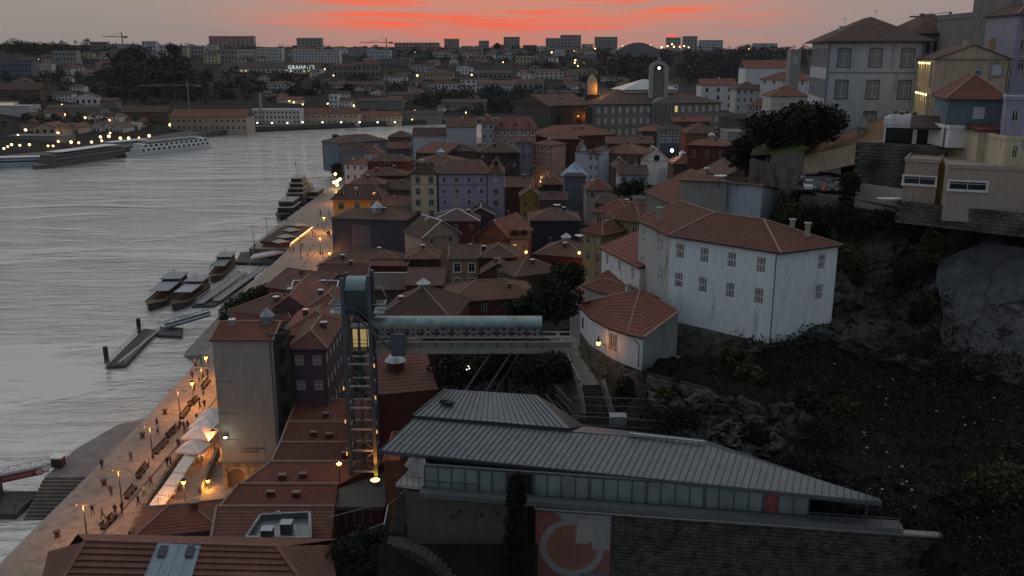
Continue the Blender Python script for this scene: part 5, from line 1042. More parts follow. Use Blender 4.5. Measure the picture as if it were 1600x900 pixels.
    # exchange palace and the dark church
    r = H('long granite palace with pediment and rows of tall windows', 930, 1126, 163, 500, 520, d=45, h=19, roof='hip', rise=7, wc='palace', rc='brown', pane=plain('pale_blind', (.55, .55, .54)), win=(3, 18), ws=(1.7, 3.4), sh=6.0, top=3.2, style='far', sur=GRANITE, cat='palace', name='palace', trim=GRANITE, ov=.8, lit={(0, 0, 10), (0, 0, 11)}); w = HOUSES[-1][2]
    pk = GRANITE
    m = MB(); m.box((w*.44, -1.0, 0), (w*.62, 0, 19)); m.build('centre_bay', wall('palace'), r); m = MB(); m.face([(w*.43, -1.3, 19), (w*.63, -1.3, 19), (w*.53, -1.3, 22.3)]); m.face([(w*.43, -1.3, 19), (w*.53, -1.3, 22.3), (w*.53, 6, 22.3), (w*.43, 6, 19)]); m.face([(w*.63, -1.3, 19), (w*.63, 6, 19), (w*.53, 6, 22.3), (w*.53, -1.3, 22.3)]); m.build('pediment', GRANITE, r)
    for k in range(7): x = w*.45 + k * w*.16/6; m = MB(); m.tube((x, -1.4, 6), (x, -1.4, 18.4), .5, n=8); m.build('column', GRANITE, r)
    m = MB(); cx = w*.52; m.prism([(cx-16, 16), (cx+16, 16), (cx+16, 34), (cx-16, 34)], 19, 26); m.build('courtyard_hall', wall('offwhite'), r); m = MB(); m.slope((cx-17, 15, 26), (cx+17, 15, 26), (cx+1, 25, 31.5), (cx-1, 25, 31.5)); m.slope((cx+17, 15, 26), (cx+17, 35, 26), (cx+1, 25, 31.5), (cx+1, 25, 31.5)); m.slope((cx-17, 35, 26), (cx-17, 15, 26), (cx-1, 25, 31.5), (cx-1, 25, 31.5)); m.build('glass_roof', plain('glass_roof', (.42, .44, .46), .3), r)
    P = U(1028, 145, Y=518); t = empty('clock_turret', (P.x, P.y, 40)); tag(t, 'pale round-topped clock turret over the palace roof', 'turret'); z1 = U(1028, 108, Y=518).z - 40
    PG = plain('pale_granite', (.36, .35, .33), .85)
    for s_ in (-1, 1): m = MB(); m.box((s_*4.2 - 1.1, -1.5, -4), (s_*4.2 + 1.1, 1.5, z1)); m.build('pier', PG, t)
    m = MB(); m.box((-3.1, -.6, -4), (3.1, .6, z1 - 1)); m.build('recess', wall('dim'), t); m = MB(); n = 12
    for k in range(n):
        a0, a1 = math.pi * k / n, math.pi * (k+1) / n; Q = lambda a, r_, y: (r_ * math.cos(a), y, z1 + r_ * math.sin(a) * .85)
        m.face([Q(a0, 5.3, -1.5), Q(a1, 5.3, -1.5), Q(a1, 3.1, -1.5), Q(a0, 3.1, -1.5)]); m.face([Q(a0, 5.3, -1.5), Q(a0, 5.3, 1.5), Q(a1, 5.3, 1.5), Q(a1, 5.3, -1.5)])
    m.build('arch', PG, t); m = MB(); m.lathe([(0, 0), (.9, 0.1), (.7, 1.6), (.15, 2.2), (.1, 4)], 8, 0, (0, 0, z1 + 4.4)); m.build('finial', GRANITE, t); m = MB(); m.tube((0, -.75, z1 + .6), (0, -.62, z1 + .6), .9, n=14); m.build('clock_face', glow('clock_glow', (1, .93, .75), 1.6), t)
    r = H('dark gothic church with flood-lit recess left of the palace', 857, 921, 165, 470, 480, d=40, h=20, roof='gx', rise=5, wc='soot', rc='dark', cat='church', name='church', win=(1, 2), ws=(2.4, 5), top=7, style='far'); w = HOUSES[-1][2]
    m = MB(); m.box((w - 4, -3, 0), (w + .2, 0, 19)); m.build("buttress", wall("soot"), r); m = MB(); m.box((-.2, -3, 0), (2, 0, 20)); m.build("buttress", wall("soot"), r); p = r.matrix_basis @ V((w - 5.6, -1.6, 14)); light(p, (1, .30, .04), 420, .5, None).name = 'church_floodlight'
    P = U(925, 150, Y=525); t = empty('church_belfry', (P.x, P.y, 22)); tag(t, 'small flood-lit belfry between church and palace', 'tower'); m = MB(); m.box((-4, -4, 0), (4, 4, 22)); m.build('base', wall('stone'), t); m = MB(); m.box((-2.6, -2.6, 22), (2.6, 2.6, 29)); m.lathe([(3, 29), (2.2, 31), (.3, 33)], 8); m.build('lantern', wall('sand'), t); light((P.x + 4.2, P.y - 5, 47), (1, .4, .05), 1500, .4, t)
    # round window of the chapel, tarpaulin of the scaffold
    for lab, rt, w, d, h in HOUSES:
        if lab.startswith('white church gable'):
            m = MB(); m.tube((w/2, -.12, h + 1.0), (w/2, .05, h + 1.0), 1.15, n=16); m.build('rose_window', GLASS, rt)
        if lab.startswith('wrapped scaffold'):
            m = MB(); m.lathe([(w * .68, h - .3), (w * .5, h + 1.2), (w * .25, h + 2.6), (0, h + 4.2)], 6, 0, (w/2, d/2, 0)); m.build('tarpaulin', plain('blue_tarp', (.22, .32, .46), .5, var=.5, scale=.4), rt); m = MB()
            for k in range(6):
                x = w * k / 5; m.bar((x, -.4, 0), (x, -.4, h), .1); m.bar((0, -.4, h * (k + .5) / 6), (w, -.4, h * (k + .5) / 6), .1)
            m.build('scaffold', ZINC, rt)
        if lab.startswith('huge windowless slate'):
            pn = plain('panel_slate', (.085, .09, .12), .6); m = MB(); m.box((w*.27, -.06, 4), (w*.52, -.01, h - 2)); m.build('wall_panel', pn, rt); m = MB(); m.box((w*.14, -2.5, h - 12.4), (w*.52, -.2, h - 12)); m.build('platform', DARKMETAL, rt)
            for k in range(4): m = MB(); m.tube((w*(.2 + .07*k), -1.3, h - 12), (w*(.2+.07*k), -1.3, h - 9.6), .9, n=10); m.build('fan_unit', BLACK, rt)
            m = MB(); m.lathe([(1.7, h + .6), (1.7, h + 2.6), (2, h + 2.7), (.2, h + 4.4), (0, h + 4.6)], 8, 0, (w*.55, d*.35, 0)); m.build('turret', ZINC, rt)
        if lab.startswith('tall block with blank'):
            m = MB(); m.lathe([(.95, -.6), (.95, 1.2), (1.1, 1.25), (.08, 2.4), (0, 2.45)], 10, 0, (w*.80, 4.6, h + 1.0)); m.build('turret', plain('slate_zinc', (.20, .23, .26), .4, .4), rt)
            for j, zz in enumerate((6.4, 5.9)):
                m = MB(); x = w * .36
                for k in range(14 if j == 0 else 10): m.box((x, -.05, zz), (x + .14, -.01, zz + .26)); x += .22 if k % 5 else .36
                m.build('faded_lettering', plain('faded_paint', (.12, .115, .105)), rt)
            for zz in (16.9, 12, 7.9): m = MB(); m.box((.1, -.04, zz), (2.6, -.01, zz + .06)); m.build('wall_crack', plain('crack', (.1, .1, .09)), rt)
            # arches of the ground floor
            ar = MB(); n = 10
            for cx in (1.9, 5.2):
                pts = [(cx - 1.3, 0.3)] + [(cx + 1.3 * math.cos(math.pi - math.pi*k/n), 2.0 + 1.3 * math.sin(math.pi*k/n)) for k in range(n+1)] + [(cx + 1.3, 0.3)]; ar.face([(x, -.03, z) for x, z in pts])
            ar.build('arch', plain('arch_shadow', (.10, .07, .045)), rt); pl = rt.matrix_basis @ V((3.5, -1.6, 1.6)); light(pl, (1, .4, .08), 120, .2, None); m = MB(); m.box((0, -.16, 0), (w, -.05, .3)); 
            for cx in (.3, 3.55, 6.85, w - .3): m.box((cx - .3, -.22, 0), (cx + .3, -.02, 3.8))
            m.box((0, -.2, 3.6), (w, -.02, 4.3)); m.build('granite_base', stone('base_stone', (.27, .23, .18), .9, .45), rt)
town()
# ------------------------------------------------------------------ the upper quarter on the right
def upper():
    g = 'houses on the upper terrace'
    r = H('grand pale blue-grey mansion with stone quoins and big hipped roof', 1297, 1446, 64, 166, 163, d=24, h=17.7, roof='hip', rise=4.4, wc='paleblue', rc='dark', ov=1.4, cat='mansion', name='mansion', trim=plain('quoin', (.20, .215, .235)), win=(3, 3), winl=(3, 7), ws=(1.9, 3.0), sh=5.5, top=2.9, style='case', sur=plain('mansion_frame', (.075, .088, .105)), ridge=False, pane=plain('mansion_blind', (.20, .22, .25), .4))
    H('dark hip-roofed house peeking behind the grey mansion', 1425, 1525, 52, 205, d=18, h=14, roof='hip', rise=4.5, wc='dim', rc='dark', win=(1, 6), ws=(1.6, 2.8), top=2.8, group=g, style='far', ridge=False)
    H('bulky grey stone house at the upper right edge', 1522, 1585, 27, 190, d=16, h=18, roof='flat', rise=.8, wc='dim', group=g, chim=((.9, .2),))
    H('tall dark grey gable wall cut by the right edge', 1584, 1640, -14, 168, d=14, h=24, roof='flat', rise=.6, wc='dim', group=g)
    H('narrow pale house at the extreme right edge', 1592, 1650, 22, 152, d=10, h=18, roof='hip', rise=2, wc='greylilac', rc='dark', win=(3, 2), ws=(1.0, 1.8), sur=GRANITE, group=g)
    r = H('ochre gabled house with brightly lit slatted side', 1461, 1580, 92, 146, 143.2, d=17, h=12.3, roof='gy', rise=2.2, wc='sand', rc='old', cat='house', win=None, group=g, ridge=False, ov=.25); w = HOUSES[-1][2]; h = 12.3
    put_window(r, (0, -.17, 0), (1, 0, 0), (0, -1, 0), w * .83, h - 1.6, 1.5, 1.7, 'case', SASH, GRANITE, plain('pale_curtain', (.42, .45, .48)))
    m = MB(); m.box((w*.80, 5, h - .5), (w*.88, 6.4, h + 3.2)); m.build('chimney', wall('yellow'), r)
    for fl, z0, z1 in ((0, h - 4.6, h - .5), (1, h - 9.4, h - 5.4)):
        for k in range(5): y = 1.2 + k * 2.4; m = MB(); m.box((-.5, y - .25, z0), (-.1, y + .25, z1)); m.build('fin', wall('cream'), r)
        for k in range(5): y = 1.2 + k * 2.4; m = MB(); m.box((-.62, y - .16, z1 - .3), (-.50, y + .16, z1 - .05)); m.build('downlight', glow('downlight', (1, .72, .25), 10), r); p = r.matrix_basis @ V((-.95, y, z1 - .7)); light(p, (1, .68, .22), 14, .12, None)
    m = MB(); m.box((-3.2, .2, h - 9.6), (-.05, 12, h - 9.3)); m.box((-4.6, .5, h - 11.4), (-.05, .7, h - 9.4), 1); m.build('terrace_wall', [wall('white'), wall('mustard')], r)
    for x in (-4.0, -2.1):
        m = MB(); m.box((x - .5, 0, h - 9.3), (x + .5, .5, h - 8.1)); u_ = m.build('air_conditioner', plain('ac_cream', (.42, .38, .30)), r); m = MB(); m.tube((x, -.03, h - 8.7), (x, .01, h - 8.7), .36, n=12); m.build('fan_grille', BLACK, u_)
    r = H('dark slate house with tiled pyramid roof on the right', 1482, 1574, 154, 126, 124, d=11, h=6.5, roof='hip', rise=3.2, wc='bluegrey', rc='tile', win=None, group=g, courses=10); w = HOUSES[-1][2]
    put_window(r, (0, -.17, 0), (1, 0, 0), (0, -1, 0), w * .55, 4.6, 1.4, 1.6, 'case', SASH, None, plain('pale_curtain', (.42, .45, .48)))
    H('white lower storey under the dark slate house', 1484, 1532, 201, 125, d=9, h=2.6, roof='flat', rise=.1, wc='white', group=g, ov=0)
    H('pale blue-grey flat house with one tall window at the right edge', 1573, 1640, 156, 118, 116, d=10, h=6.2, roof='flat', rise=.2, wc='greylilac', win=(1, 2), ws=(.7, 1.3), top=2.0, group=g)
    H('cream weathered house beneath the red lean-to roof', 1530, 1574, 203, 122, d=8, h=5, roof='shed', rise=1.5, wc='cream', rc='tile', win=(1, 1), ws=(.5, 1.4), group=g, courses=6)
    H('cream lower house at the right edge with hanging lamp', 1572, 1640, 218, 117, d=8, h=4.6, roof='flat', rise=.15, wc='cream', win=(1, 2), ws=(.6, 1.5), group=g)
    r = H('white terrace house with balustrade and dark garage openings', 1382, 1482, 194, 134, 130, d=9, h=3.0, roof='flat', rise=.7, wc='white', win=(1, 2), ws=(3.7, 2.3), top=1.6, style='far', group=g, lit=())
    H('brown lean-to roof over the lit garage porch', 1430, 1482, 199, 129, 127.5, d=3.4, h=.3, roof='shed', rise=1.4, wc='brown', rc='brown', cat='porch', name='porch', group=g, courses=5)
    r = H('weathered beige flat-roofed house with long white window on the upper wall', 1415, 1468, 252, 123, 121, d=9, h=7, roof='flat', rise=.15, wc='beige', group=g); w = HOUSES[-1][2]; put_window(r, (0, -.17, 0), (1, 0, 0), (0, -1, 0), w * .48, 4.5, 4.0, 1.1, 'case', SASH, WHITEP)
    r = H('second beige flat-roofed house with long white window, nearest the edge', 1482, 1640, 262, 117, 113, d=9, h=7, roof='flat', rise=.15, wc='beige', group=g); w = HOUSES[-1][2]; put_window(r, (0, -.17, 0), (1, 0, 0), (0, -1, 0), 2.5, 4.75, 4.4, 1.1, 'case', SASH, WHITEP)
    m = MB(); p = U(1475, 262, Y=122); m.box((-.45, 0, -5), (.4, .5, 1.0)); tag(m.build('yellow_pier', wall('mustard'), None, p), 'mustard wall strip between the two beige flat-roofed houses', 'wall')
    # ochre long roof running uphill
    A, B = U(1257, 232, Y=160), U(1385, 184, Y=148); rt = empty('long_shed', (A.x, A.y, A.z - 4)); tag(rt, 'long ochre shed with sloping roof running uphill beside the park', 'shed'); o = rt.location.copy(); C_, D = U(1385, 215, Y=139), U(1258, 243, Y=151); m = MB(); m.slope(D - o, C_ - o, B - o, A - o, courses=8, lip=.05); ro = m.build('roof', tiles('ochre_tiles', (.30, .16, .075), .4, .5), rt)
    m = MB(); z = 3.2; m.face([D - o, C_ - o, C_ - o - V((0,0,z)), D - o - V((0,0,z))]); m.face([A - o, D - o, D - o - V((0,0,z)), A - o - V((0,0,z))]); m.build('wall', wall('sand'), rt); m = MB(); m.bar(A - o + V((0,0,.1)), B - o + V((0,0,.1)), .4, .3); m.build('ridge', CAPW, rt)
    p = U(1347, 200, Y=147); m = MB(); m.lathe([(.75, 0), (.75, 1.6), (1.0, 1.7), (.5, 3.0), (.45, 3.4)], 4); tag(m.build('stone_chimney', GRANITE, None, p - V((0,0,1.6))), 'squat pale chimney rising from the ochre shed roof', 'chimney')
    # upper retaining walls
    rng = random.Random(8); sw = plain('old_wall_stone', (.10, .094, .086), .95, var=.6, scale=.35)
    def rwall(label, a, b, hgt, single, bw=1.0, bh=.5):
        w_ = empty('old_stone_wall', (a.x, a.y, a.z - hgt)); tag(w_, label, 'wall'); masonry(w_, (0, 0), (b.x - a.x, b.y - a.y), 0, hgt, bw, bh, sw, rng, single=single); return w_
    rwall('old city wall of dark granite left of the parked cars', U(1172, 246, Y=168), U(1252, 238, Y=146), 14, 160)
    rwall('dark stone wall below the white terrace house', U(1338, 222, Y=133), U(1480, 222, Y=128), 9.5, 120)
    rwall('long parapet wall along the cliff top below the parked cars', U(1250, 304, Y=139), U(1402, 312, Y=126), 3, 120); rwall('parapet wall along the cliff top below the beige houses', U(1402, 314, Y=122), U(1640, 330, Y=110), 3, 120)
    p0, p1 = U(1338, 285, Y=131), U(1412, 296, Y=125); m = MB(); m.face([V((p0.x, p0.y, p0.z - 3.6)), V((p1.x, p1.y, p1.z - 3.6)), p1, p0]); m.face([p0, p1, p1 + V((0, .4, 0)), p0 + V((0, .4, 0))]);  tag(m.build('grey_wall', wall('grey')), 'plain grey rendered wall beside the car park', 'wall')
    m = MB(); c = [U(1240, 302, Y=141), U(1345, 306, Y=130), U(1420, 312, Y=124), U(1660, 332, Y=108)]; zz = U(1290, 300, Y=138).z; m.face([V((p.x, p.y, zz - (0 if i < 2 else .8))) for i, p in enumerate(c)] + [V((p.x + 6, p.y + 24, zz - .5)) for p in reversed(c)]); tag(m.build('car_park', plain('asphalt', (.055, .055, .055), .9)), kind='structure')
    m = MB(); pk = [U(1150, 240, Y=176), U(1256, 238, Y=150), U(1300, 200, Y=150)]; zq = pk[1].z - .3; m.face([U(1172, 243, Y=167), U(1257, 238, Y=147), U(1300, 200, Y=165), U(1190, 203, Y=195)]); tag(m.build('park_lawn', plain('lawn', (.05, .065, .025), .95, var=.4)), kind='structure')
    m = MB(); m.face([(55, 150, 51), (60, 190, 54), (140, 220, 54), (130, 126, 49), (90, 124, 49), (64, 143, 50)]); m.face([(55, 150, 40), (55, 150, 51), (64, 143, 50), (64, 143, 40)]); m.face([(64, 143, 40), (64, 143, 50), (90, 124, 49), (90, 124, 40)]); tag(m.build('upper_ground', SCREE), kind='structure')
upper()
# ------------------------------------------------------------------ far bank
def far_house(label, l, r, yt, yb, wc='white', rc='tile', roof='gx', rise=None, d=None, win=None, ws=None, sh=None, top=None, lit=(), cat='house', name='house', group='buildings on the far bank', dy=0, sur=None, Y=None, ridge=False):
    Y = Y or march((l + r) / 2, yb); k = Y / FPX; h = (yb - yt) * k * 1.0; w = (r - l) * k
    if win and not ws: ws = (w / win[1] * .42, h / win[0] * .45)
    if win and not sh: sh = h / win[0] * .96
    if win and not top: top = sh * .55
    return H(label, l, r, yt, Y, Y + dy, d=d or max(10, min(18, w * .4)), h=h + 5, roof=roof, rise=(rise if rise is not None else 3.0), wc=wc, rc=rc, win=win, ws=ws or (1, 1), sh=sh or 3, top=top or 2, far=True, lit=lit, cat=cat, name=name, group=group, ridge=ridge, ov=.5, sur=sur)
F = far_house
ANCH = [(325, 190, 'the orange-roofed warehouse'), (430, 183, 'the gridded white block'), (516, 186, 'the buff warehouse'), (600, 188, 'the lower red warehouse roof'), (470, 103, 'the green letter sign'), (495, 88, 'the long balcony slab'), (360, 65, 'the stepped brown housing'), (232, 75, 'the blue-grey tower'), (235, 115, 'the dark wood'), (95, 152, 'the white manor'), (20, 173, 'the white edge hall'), (730, 135, 'the tall white house'), (690, 139, 'the white row'), (775, 136, 'the convent-like house'), (590, 88, 'the pale blue school'), (650, 73, 'the rosy slab'), (820, 95, 'the crest flats'), (880, 70, 'the twin towers'), (1000, 72, 'the arched hall'), (1028, 120, 'the clock turret'), (890, 170, 'the dark church'), (632, 154, 'the unlit warehouse'), (436, 137, 'the manor among trees'), (555, 110, 'the factory halls'), (685, 121, 'the tan terrace'), (570, 137, 'the dark lodge roofs'), (521, 158, 'the white stair tower'), (100, 92, 'the stepped grey flats'), (130, 205, 'the gabled lodges'), (225, 184, 'the dark brown lodges'), (60, 217, 'the low quay buildings'), (24, 110, 'the wide lit office'), (1060, 66, 'the red rooftop sign'), (1110, 72, 'the pale stepped tower'), (725, 166, 'the dim riverside shed'), (900, 117, 'the slope-road house')]
def where(what, px, py):
    a = min(ANCH, key=lambda q: abs(q[0] - px) + 2 * abs(q[1] - py)); dx, dy = px - a[0], py - a[1]
    v = 'above' if dy < -6 else 'below' if dy > 6 else ''; k = abs(dx); hz = '' if k < 7 else ('just ' if k < 18 else '' if k < 36 else 'well ') + ('left of' if dx < 0 else 'right of')
    return (what + ' ' + (v + (' and ' if v and hz else '') + hz or 'right at') + ' ' + a[2]).replace('  ', ' ')
def gaia():
    # waterfront
    F('long stone warehouse with bright orange roof on the far quay', 265, 385, 183, 205, 'beige', 'bright', win=(2, 14), ws=(1.6, 1.8), rise=6, cat='warehouse', name='warehouse', d=24)
    F('white gridded modern block with dark recesses beside the orange-roofed warehouse', 390, 468, 172, 194, 'offwhite', 'brown', 'flat', rise=.5, win=(3, 13), cat='building')
    F('long buff warehouse with red roof on the far waterfront', 476, 560, 178, 194, 'sand', 'tile', win=(2, 10), ws=(1.5, 1.5), rise=5, cat='warehouse', name='warehouse')
    F('right half of the buff waterfront warehouse with lower red roof', 560, 626, 181, 194, 'sand', 'tile', win=(2, 9), ws=(1.4, 1.4), rise=4, cat='warehouse', name='warehouse')
    F('low grey sheds at the end of the far waterfront', 628, 690, 178, 192, 'dim', 'brown', rise=3)
    F('white stair tower above the buff warehouse', 514, 528, 149, 169, 'white', 'tile', 'flat', rise=.5, win=(3, 2)); F('white house joined to the small stair tower', 528, 553, 157, 168, 'white', 'dark', win=(2, 5)); F('dark long shed above the red waterfront roof', 558, 628, 158, 172, 'dim', 'dark', rise=3)
    F('white sheds behind the gridded block with lit front', 432, 472, 156, 163, 'offwhite', 'tile', rise=3); F('white manor among dark trees above the gridded block', 416, 457, 131, 143, 'white', 'old', 'hip', rise=3, win=(2, 7))
    F('long lodge with pale arcade below the lettered roof sign', 345, 500, 107, 114, 'offwhite', 'brown', rise=8, win=(1, 22), cat='lodge', name='lodge', d=30, lit={(0, 0, k) for k in (3, 4, 5, 14, 15, 18, 19)})
    # lettered sign on that lodge
    Y = HOUSES[-1][1].location.y; P = U(450, 107.5, Y=Y - 2); cu = bpy.data.curves.new('sign', 'FONT'); cu.body = "GRAHAM'S"; cu.size = 8.2; cu.extrude = .15; cu.space_character = 1.18; t = bpy.data.objects.new('tmp', cu); COL.objects.link(t); bpy.context.view_layer.update()
    me = bpy.data.meshes.new_from_object(t.evaluated_get(bpy.context.evaluated_depsgraph_get())); bpy.data.objects.remove(t); me.materials.clear(); me.materials.append(glow('sign_glow', (.72, .95, .85), .95)); s_ = link('roof_sign', me, None, P); wd = max(v.co.x for v in me.vertices); tw = (490 - 450) * Y / FPX; s_.scale = (tw / wd, tw / wd, tw / wd); s_.rotation_euler = (R(90), 0, 0); tag(s_, 'glowing pale green capital letters on the lodge roof across the river', 'sign')
    F('six-storey pale apartment slab left of the tall block on the far hill', 400, 440, 76, 97, 'offwhite', 'brown', 'flat', rise=.5, win=(4, 9)); F('long pale apartment slab with balconies above the lodge', 456, 530, 78, 99, 'offwhite', 'brown', 'flat', rise=.5, win=(5, 15)); F('dark-topped square apartment tower on the far skyline', 463, 502, 60, 78, 'grey', 'brown', 'flat', rise=.8, win=(4, 6))
    F('stepped brown housing block on the left skyline', 326, 396, 58, 73, 'pink', 'brown', 'flat', rise=2.4, win=(4, 10)); F('blue-grey office tower behind the dark wood', 221, 243, 65, 86, 'paleblue', 'brown', 'flat', rise=.6, win=(4, 4))
    for i, (l, r_, a, b, c, lab) in enumerate([(248, 272, 71, 88, 'offwhite', 'pale apartment block right of the blue-grey office tower'), (272, 292, 75, 90, 'cream', 'cream apartment block second right of the office tower'), (292, 318, 72, 90, 'grey', 'grey apartment block third right of the office tower'), (318, 340, 84, 100, 'cream', 'cream gabled flats below the stepped brown housing'), (340, 370, 78, 100, 'grey', 'grey flats under the stepped brown housing'), (372, 398, 78, 97, 'offwhite', 'pale flats right below the stepped brown housing'),
        (168, 206, 69, 81, 'offwhite', 'long pale block on the skyline beside the left crane'), (140, 166, 66, 80, 'dim', 'dim block on the skyline left of the crane'), (80, 118, 80, 104, 'grey', 'grey apartment building with stepped floors left of the wood'), (60, 82, 88, 98, 'dim', 'small dim house left of the stepped grey building'), (0, 48, 98, 122, 'bluegrey', 'wide low office with lit bands at the left edge'), (58, 80, 101, 114, 'offwhite', 'small white office block near the left edge'), (96, 110, 107, 118, 'offwhite', 'little white house below the stepped grey building')]):
        F(lab, l, r_, a, b, c, 'brown', 'flat' if i not in (3, 9, 12) else 'hip', rise=.5 if i not in (3, 9, 12) else 3, win=(3, max(3, (r_ - l) // 5)))
    F('white two-storey manor on the left bank slope', 77, 112, 147, 158, 'white', 'dark', 'hip', rise=2.6, win=(2, 6)); F('white hall with rounded gable on the left bank slope', 116, 152, 152, 164, 'white', 'old', 'gy', rise=4, win=(1, 4)); F('long dark wall of lodges below the white hall', 70, 156, 168, 183, 'dim', 'brown', rise=2); F('grey shed right of the white hall', 156, 182, 158, 170, 'dim', 'dark', rise=3)
    F('white billboard-like hall with dark lettering strips at the left edge', -30, 47, 166, 180, 'offwhite', 'brown', 'flat', rise=.3, cat='hall', lit=()); F('glowing white glass pavilion at the left edge', -30, 18, 161, 166, 'white', 'brown', 'flat', rise=.2, win=(1, 6), ws=(8, 2.4), top=1.6, lit={(0, 0, k) for k in range(6)}, cat='pavilion')
    F('long brown lodge roofs at the left edge above the pavilion', -40, 62, 140, 152, 'brown', 'dark', rise=6); F('dark brown lodges left of the crane mast', 186, 262, 175, 190, 'brown', 'dark', rise=5)
    for i, (l, r_, a, b) in enumerate([(52, 86, 199, 210), (88, 102, 201, 212), (104, 122, 200, 211), (140, 156, 198, 208), (157, 176, 198, 208), (176, 192, 200, 209)]):
        F(['buff gabled lodge', 'small cream gabled lodge', 'cream lodge with arched gable', 'white gabled lodge', 'white twin-gabled lodge', 'pale lodge with wide gable'][i] + ' on the left waterfront, ' + ['first', 'second', 'third', 'fourth', 'fifth', 'sixth'][i] + ' from the left', l, r_, a, b, 'sand' if i < 3 else 'offwhite', 'old', 'gy', rise=3.2, win=(1, 3), d=22)
    F('white house with lit terrace on the left waterfront', 192, 216, 194, 205, 'offwhite', 'brown', 'flat', rise=.4, win=(1, 3), lit={(0, 0, 0), (0, 0, 1)}); F('small white kiosk by the dark lodges', 162, 176, 182, 191, 'offwhite', 'dark', win=(1, 2)); F('low dim quay buildings behind the moored ships', 10, 100, 213, 222, 'dim', 'brown', 'flat', rise=.3)
    # middle and right hillside
    for l, r_, a, b, c, rc_, ro, wn, lab in [(672, 718, 131, 146, 'white', 'dark', 'hip', (2, 8), 'white row house on the far slope, left of the tall white house'), (720, 744, 124, 144, 'white', 'dark', 'hip', (3, 3), 'tall white house standing on the far slope'), (745, 806, 130, 142, 'offwhite', 'old', 'gx', (2, 13), 'long pale convent-like house right of the tall white house'),
        (661, 708, 116, 126, 'sand', 'brown', 'gx', (2, 9), 'tan terraced house above the white row'), (655, 672, 132, 142, 'grey', 'dark', 'gx', (1, 3), 'grey cottage beside the white row'), (720, 732, 105, 118, 'white', 'dark', 'flat', (3, 2), 'thin white house above the tall white one'), (740, 800, 114, 124, 'dim', 'dark', 'gx', (1, 8), 'dim long house above the convent-like house'), (806, 840, 88, 102, 'sand', 'old', 'flat', (2, 6), 'warm-lit flats on the hill crest'), (836, 880, 112, 124, 'offwhite', 'old', 'hip', (2, 6), 'pale house on the slope under the crest flats'),
        (880, 925, 112, 122, 'sand', 'dark', 'hip', (2, 6), 'tan house beside the slope road'), (600, 636, 120, 126, 'white', 'brown', 'gx', (1, 5), 'low white shed in the dark middle slope'), (520, 558, 103, 118, 'dim', 'dark', 'gx', (2, 5), 'dim factory hall right of the long slab'), (558, 592, 100, 120, 'dim', 'dark', 'gx', (2, 5), 'second dim factory hall on the middle slope'), (572, 610, 79, 96, 'paleblue', 'brown', 'flat', (3, 8), 'pale blue school block on the crest'), (545, 574, 76, 90, 'grey', 'brown', 'flat', (3, 6), 'grey block left of the pale blue school'),
        (616, 686, 67, 80, 'pink', 'brown', 'flat', (3, 12), 'long rosy apartment slab on the skyline'), (694, 717, 61, 76, 'pink', 'brown', 'flat', (4, 5), 'square rosy apartment tower on the skyline'), (748, 764, 64, 78, 'grey', 'brown', 'flat', (3, 4), 'small grey tower left of the round skyline tree'), (787, 812, 58, 77, 'grey', 'brown', 'flat', (5, 6), 'slim grey tower right of the round skyline tree'), (676, 708, 82, 90, 'offwhite', 'dark', 'gx', (1, 6), 'white villa on the upper slope'), (590, 640, 92, 102, 'dim', 'brown', 'flat', (2, 8), 'dim workshops under the pale blue school'), (638, 676, 104, 112, 'offwhite', 'brown', 'gx', (1, 6), 'pale low house under the rosy slab'), 
        (853, 876, 60, 79, 'grey', 'brown', 'flat', (5, 5), 'left of the twin grey towers on the right skyline'), (876, 908, 55, 78, 'grey', 'brown', 'flat', (5, 6), 'taller right one of the twin grey towers'), (930, 965, 58, 78, 'grey', 'brown', 'flat', (5, 7), 'dark-capped grey tower left of the low arched hall'), (1042, 1064, 59, 74, 'grey', 'brown', 'flat', (3, 4), 'grey block carrying the red rooftop sign'), (1068, 1090, 57, 74, 'grey', 'brown', 'flat', (4, 4), 'grey tower right of the red rooftop sign'), (1093, 1130, 63, 80, 'paleblue', 'brown', 'flat', (4, 8), 'pale stepped tower block on the right skyline'), (1178, 1215, 68, 80, 'offwhite', 'brown', 'flat', (3, 8), 'low pale block near the right skyline wood'),
        (540, 600, 132, 142, 'dim', 'dark', 'gx', (1, 8), 'dark lodge roofs in the lower middle slope'), (610, 656, 148, 158, 'dim', 'dark', 'gx', None, 'unlit warehouse above the far waterfront'), (690, 760, 160, 172, 'dim', 'brown', 'gx', None, 'dim riverside shed behind the old town'), (800, 850, 128, 140, 'grey', 'dark', 'gx', (1, 6), 'grey house right of the convent-like house'), (836, 905, 145, 155, 'stone', 'brown', 'gx', None, 'stone house by the slope road behind the church'), (1000, 1060, 132, 142, 'white', 'brown', 'hip', (1, 8), 'white house peeping out behind the palace roof')]:
        F(lab, l, r_, a, b, c, rc_, ro, rise=.5 if ro == 'flat' else 3.2, win=wn)
    # arched hall on the skyline
    Y = 1650; a, b = U(965, 80, Y=Y), U(1030, 80, Y=Y); m = MB(); n = 16; rt = empty('arched_hall', a); tag(rt, 'low arched hall with lights on the right skyline', 'hall'); w = b.x - a.x
    for k in range(n): x0, x1 = w*k/n, w*(k+1)/n; z = lambda x: 2 + 13 * math.sin(math.pi * x / w); m.face([(x0, 0, z(x0)), (x1, 0, z(x1)), (x1, 40, z(x1)), (x0, 40, z(x0))]); m.face([(x0, 0, -10), (x1, 0, -10), (x1, 0, z(x1)), (x0, 0, z(x0))])
    m.build('vault', plain('hall_grey', (.16, .16, .17)), rt)
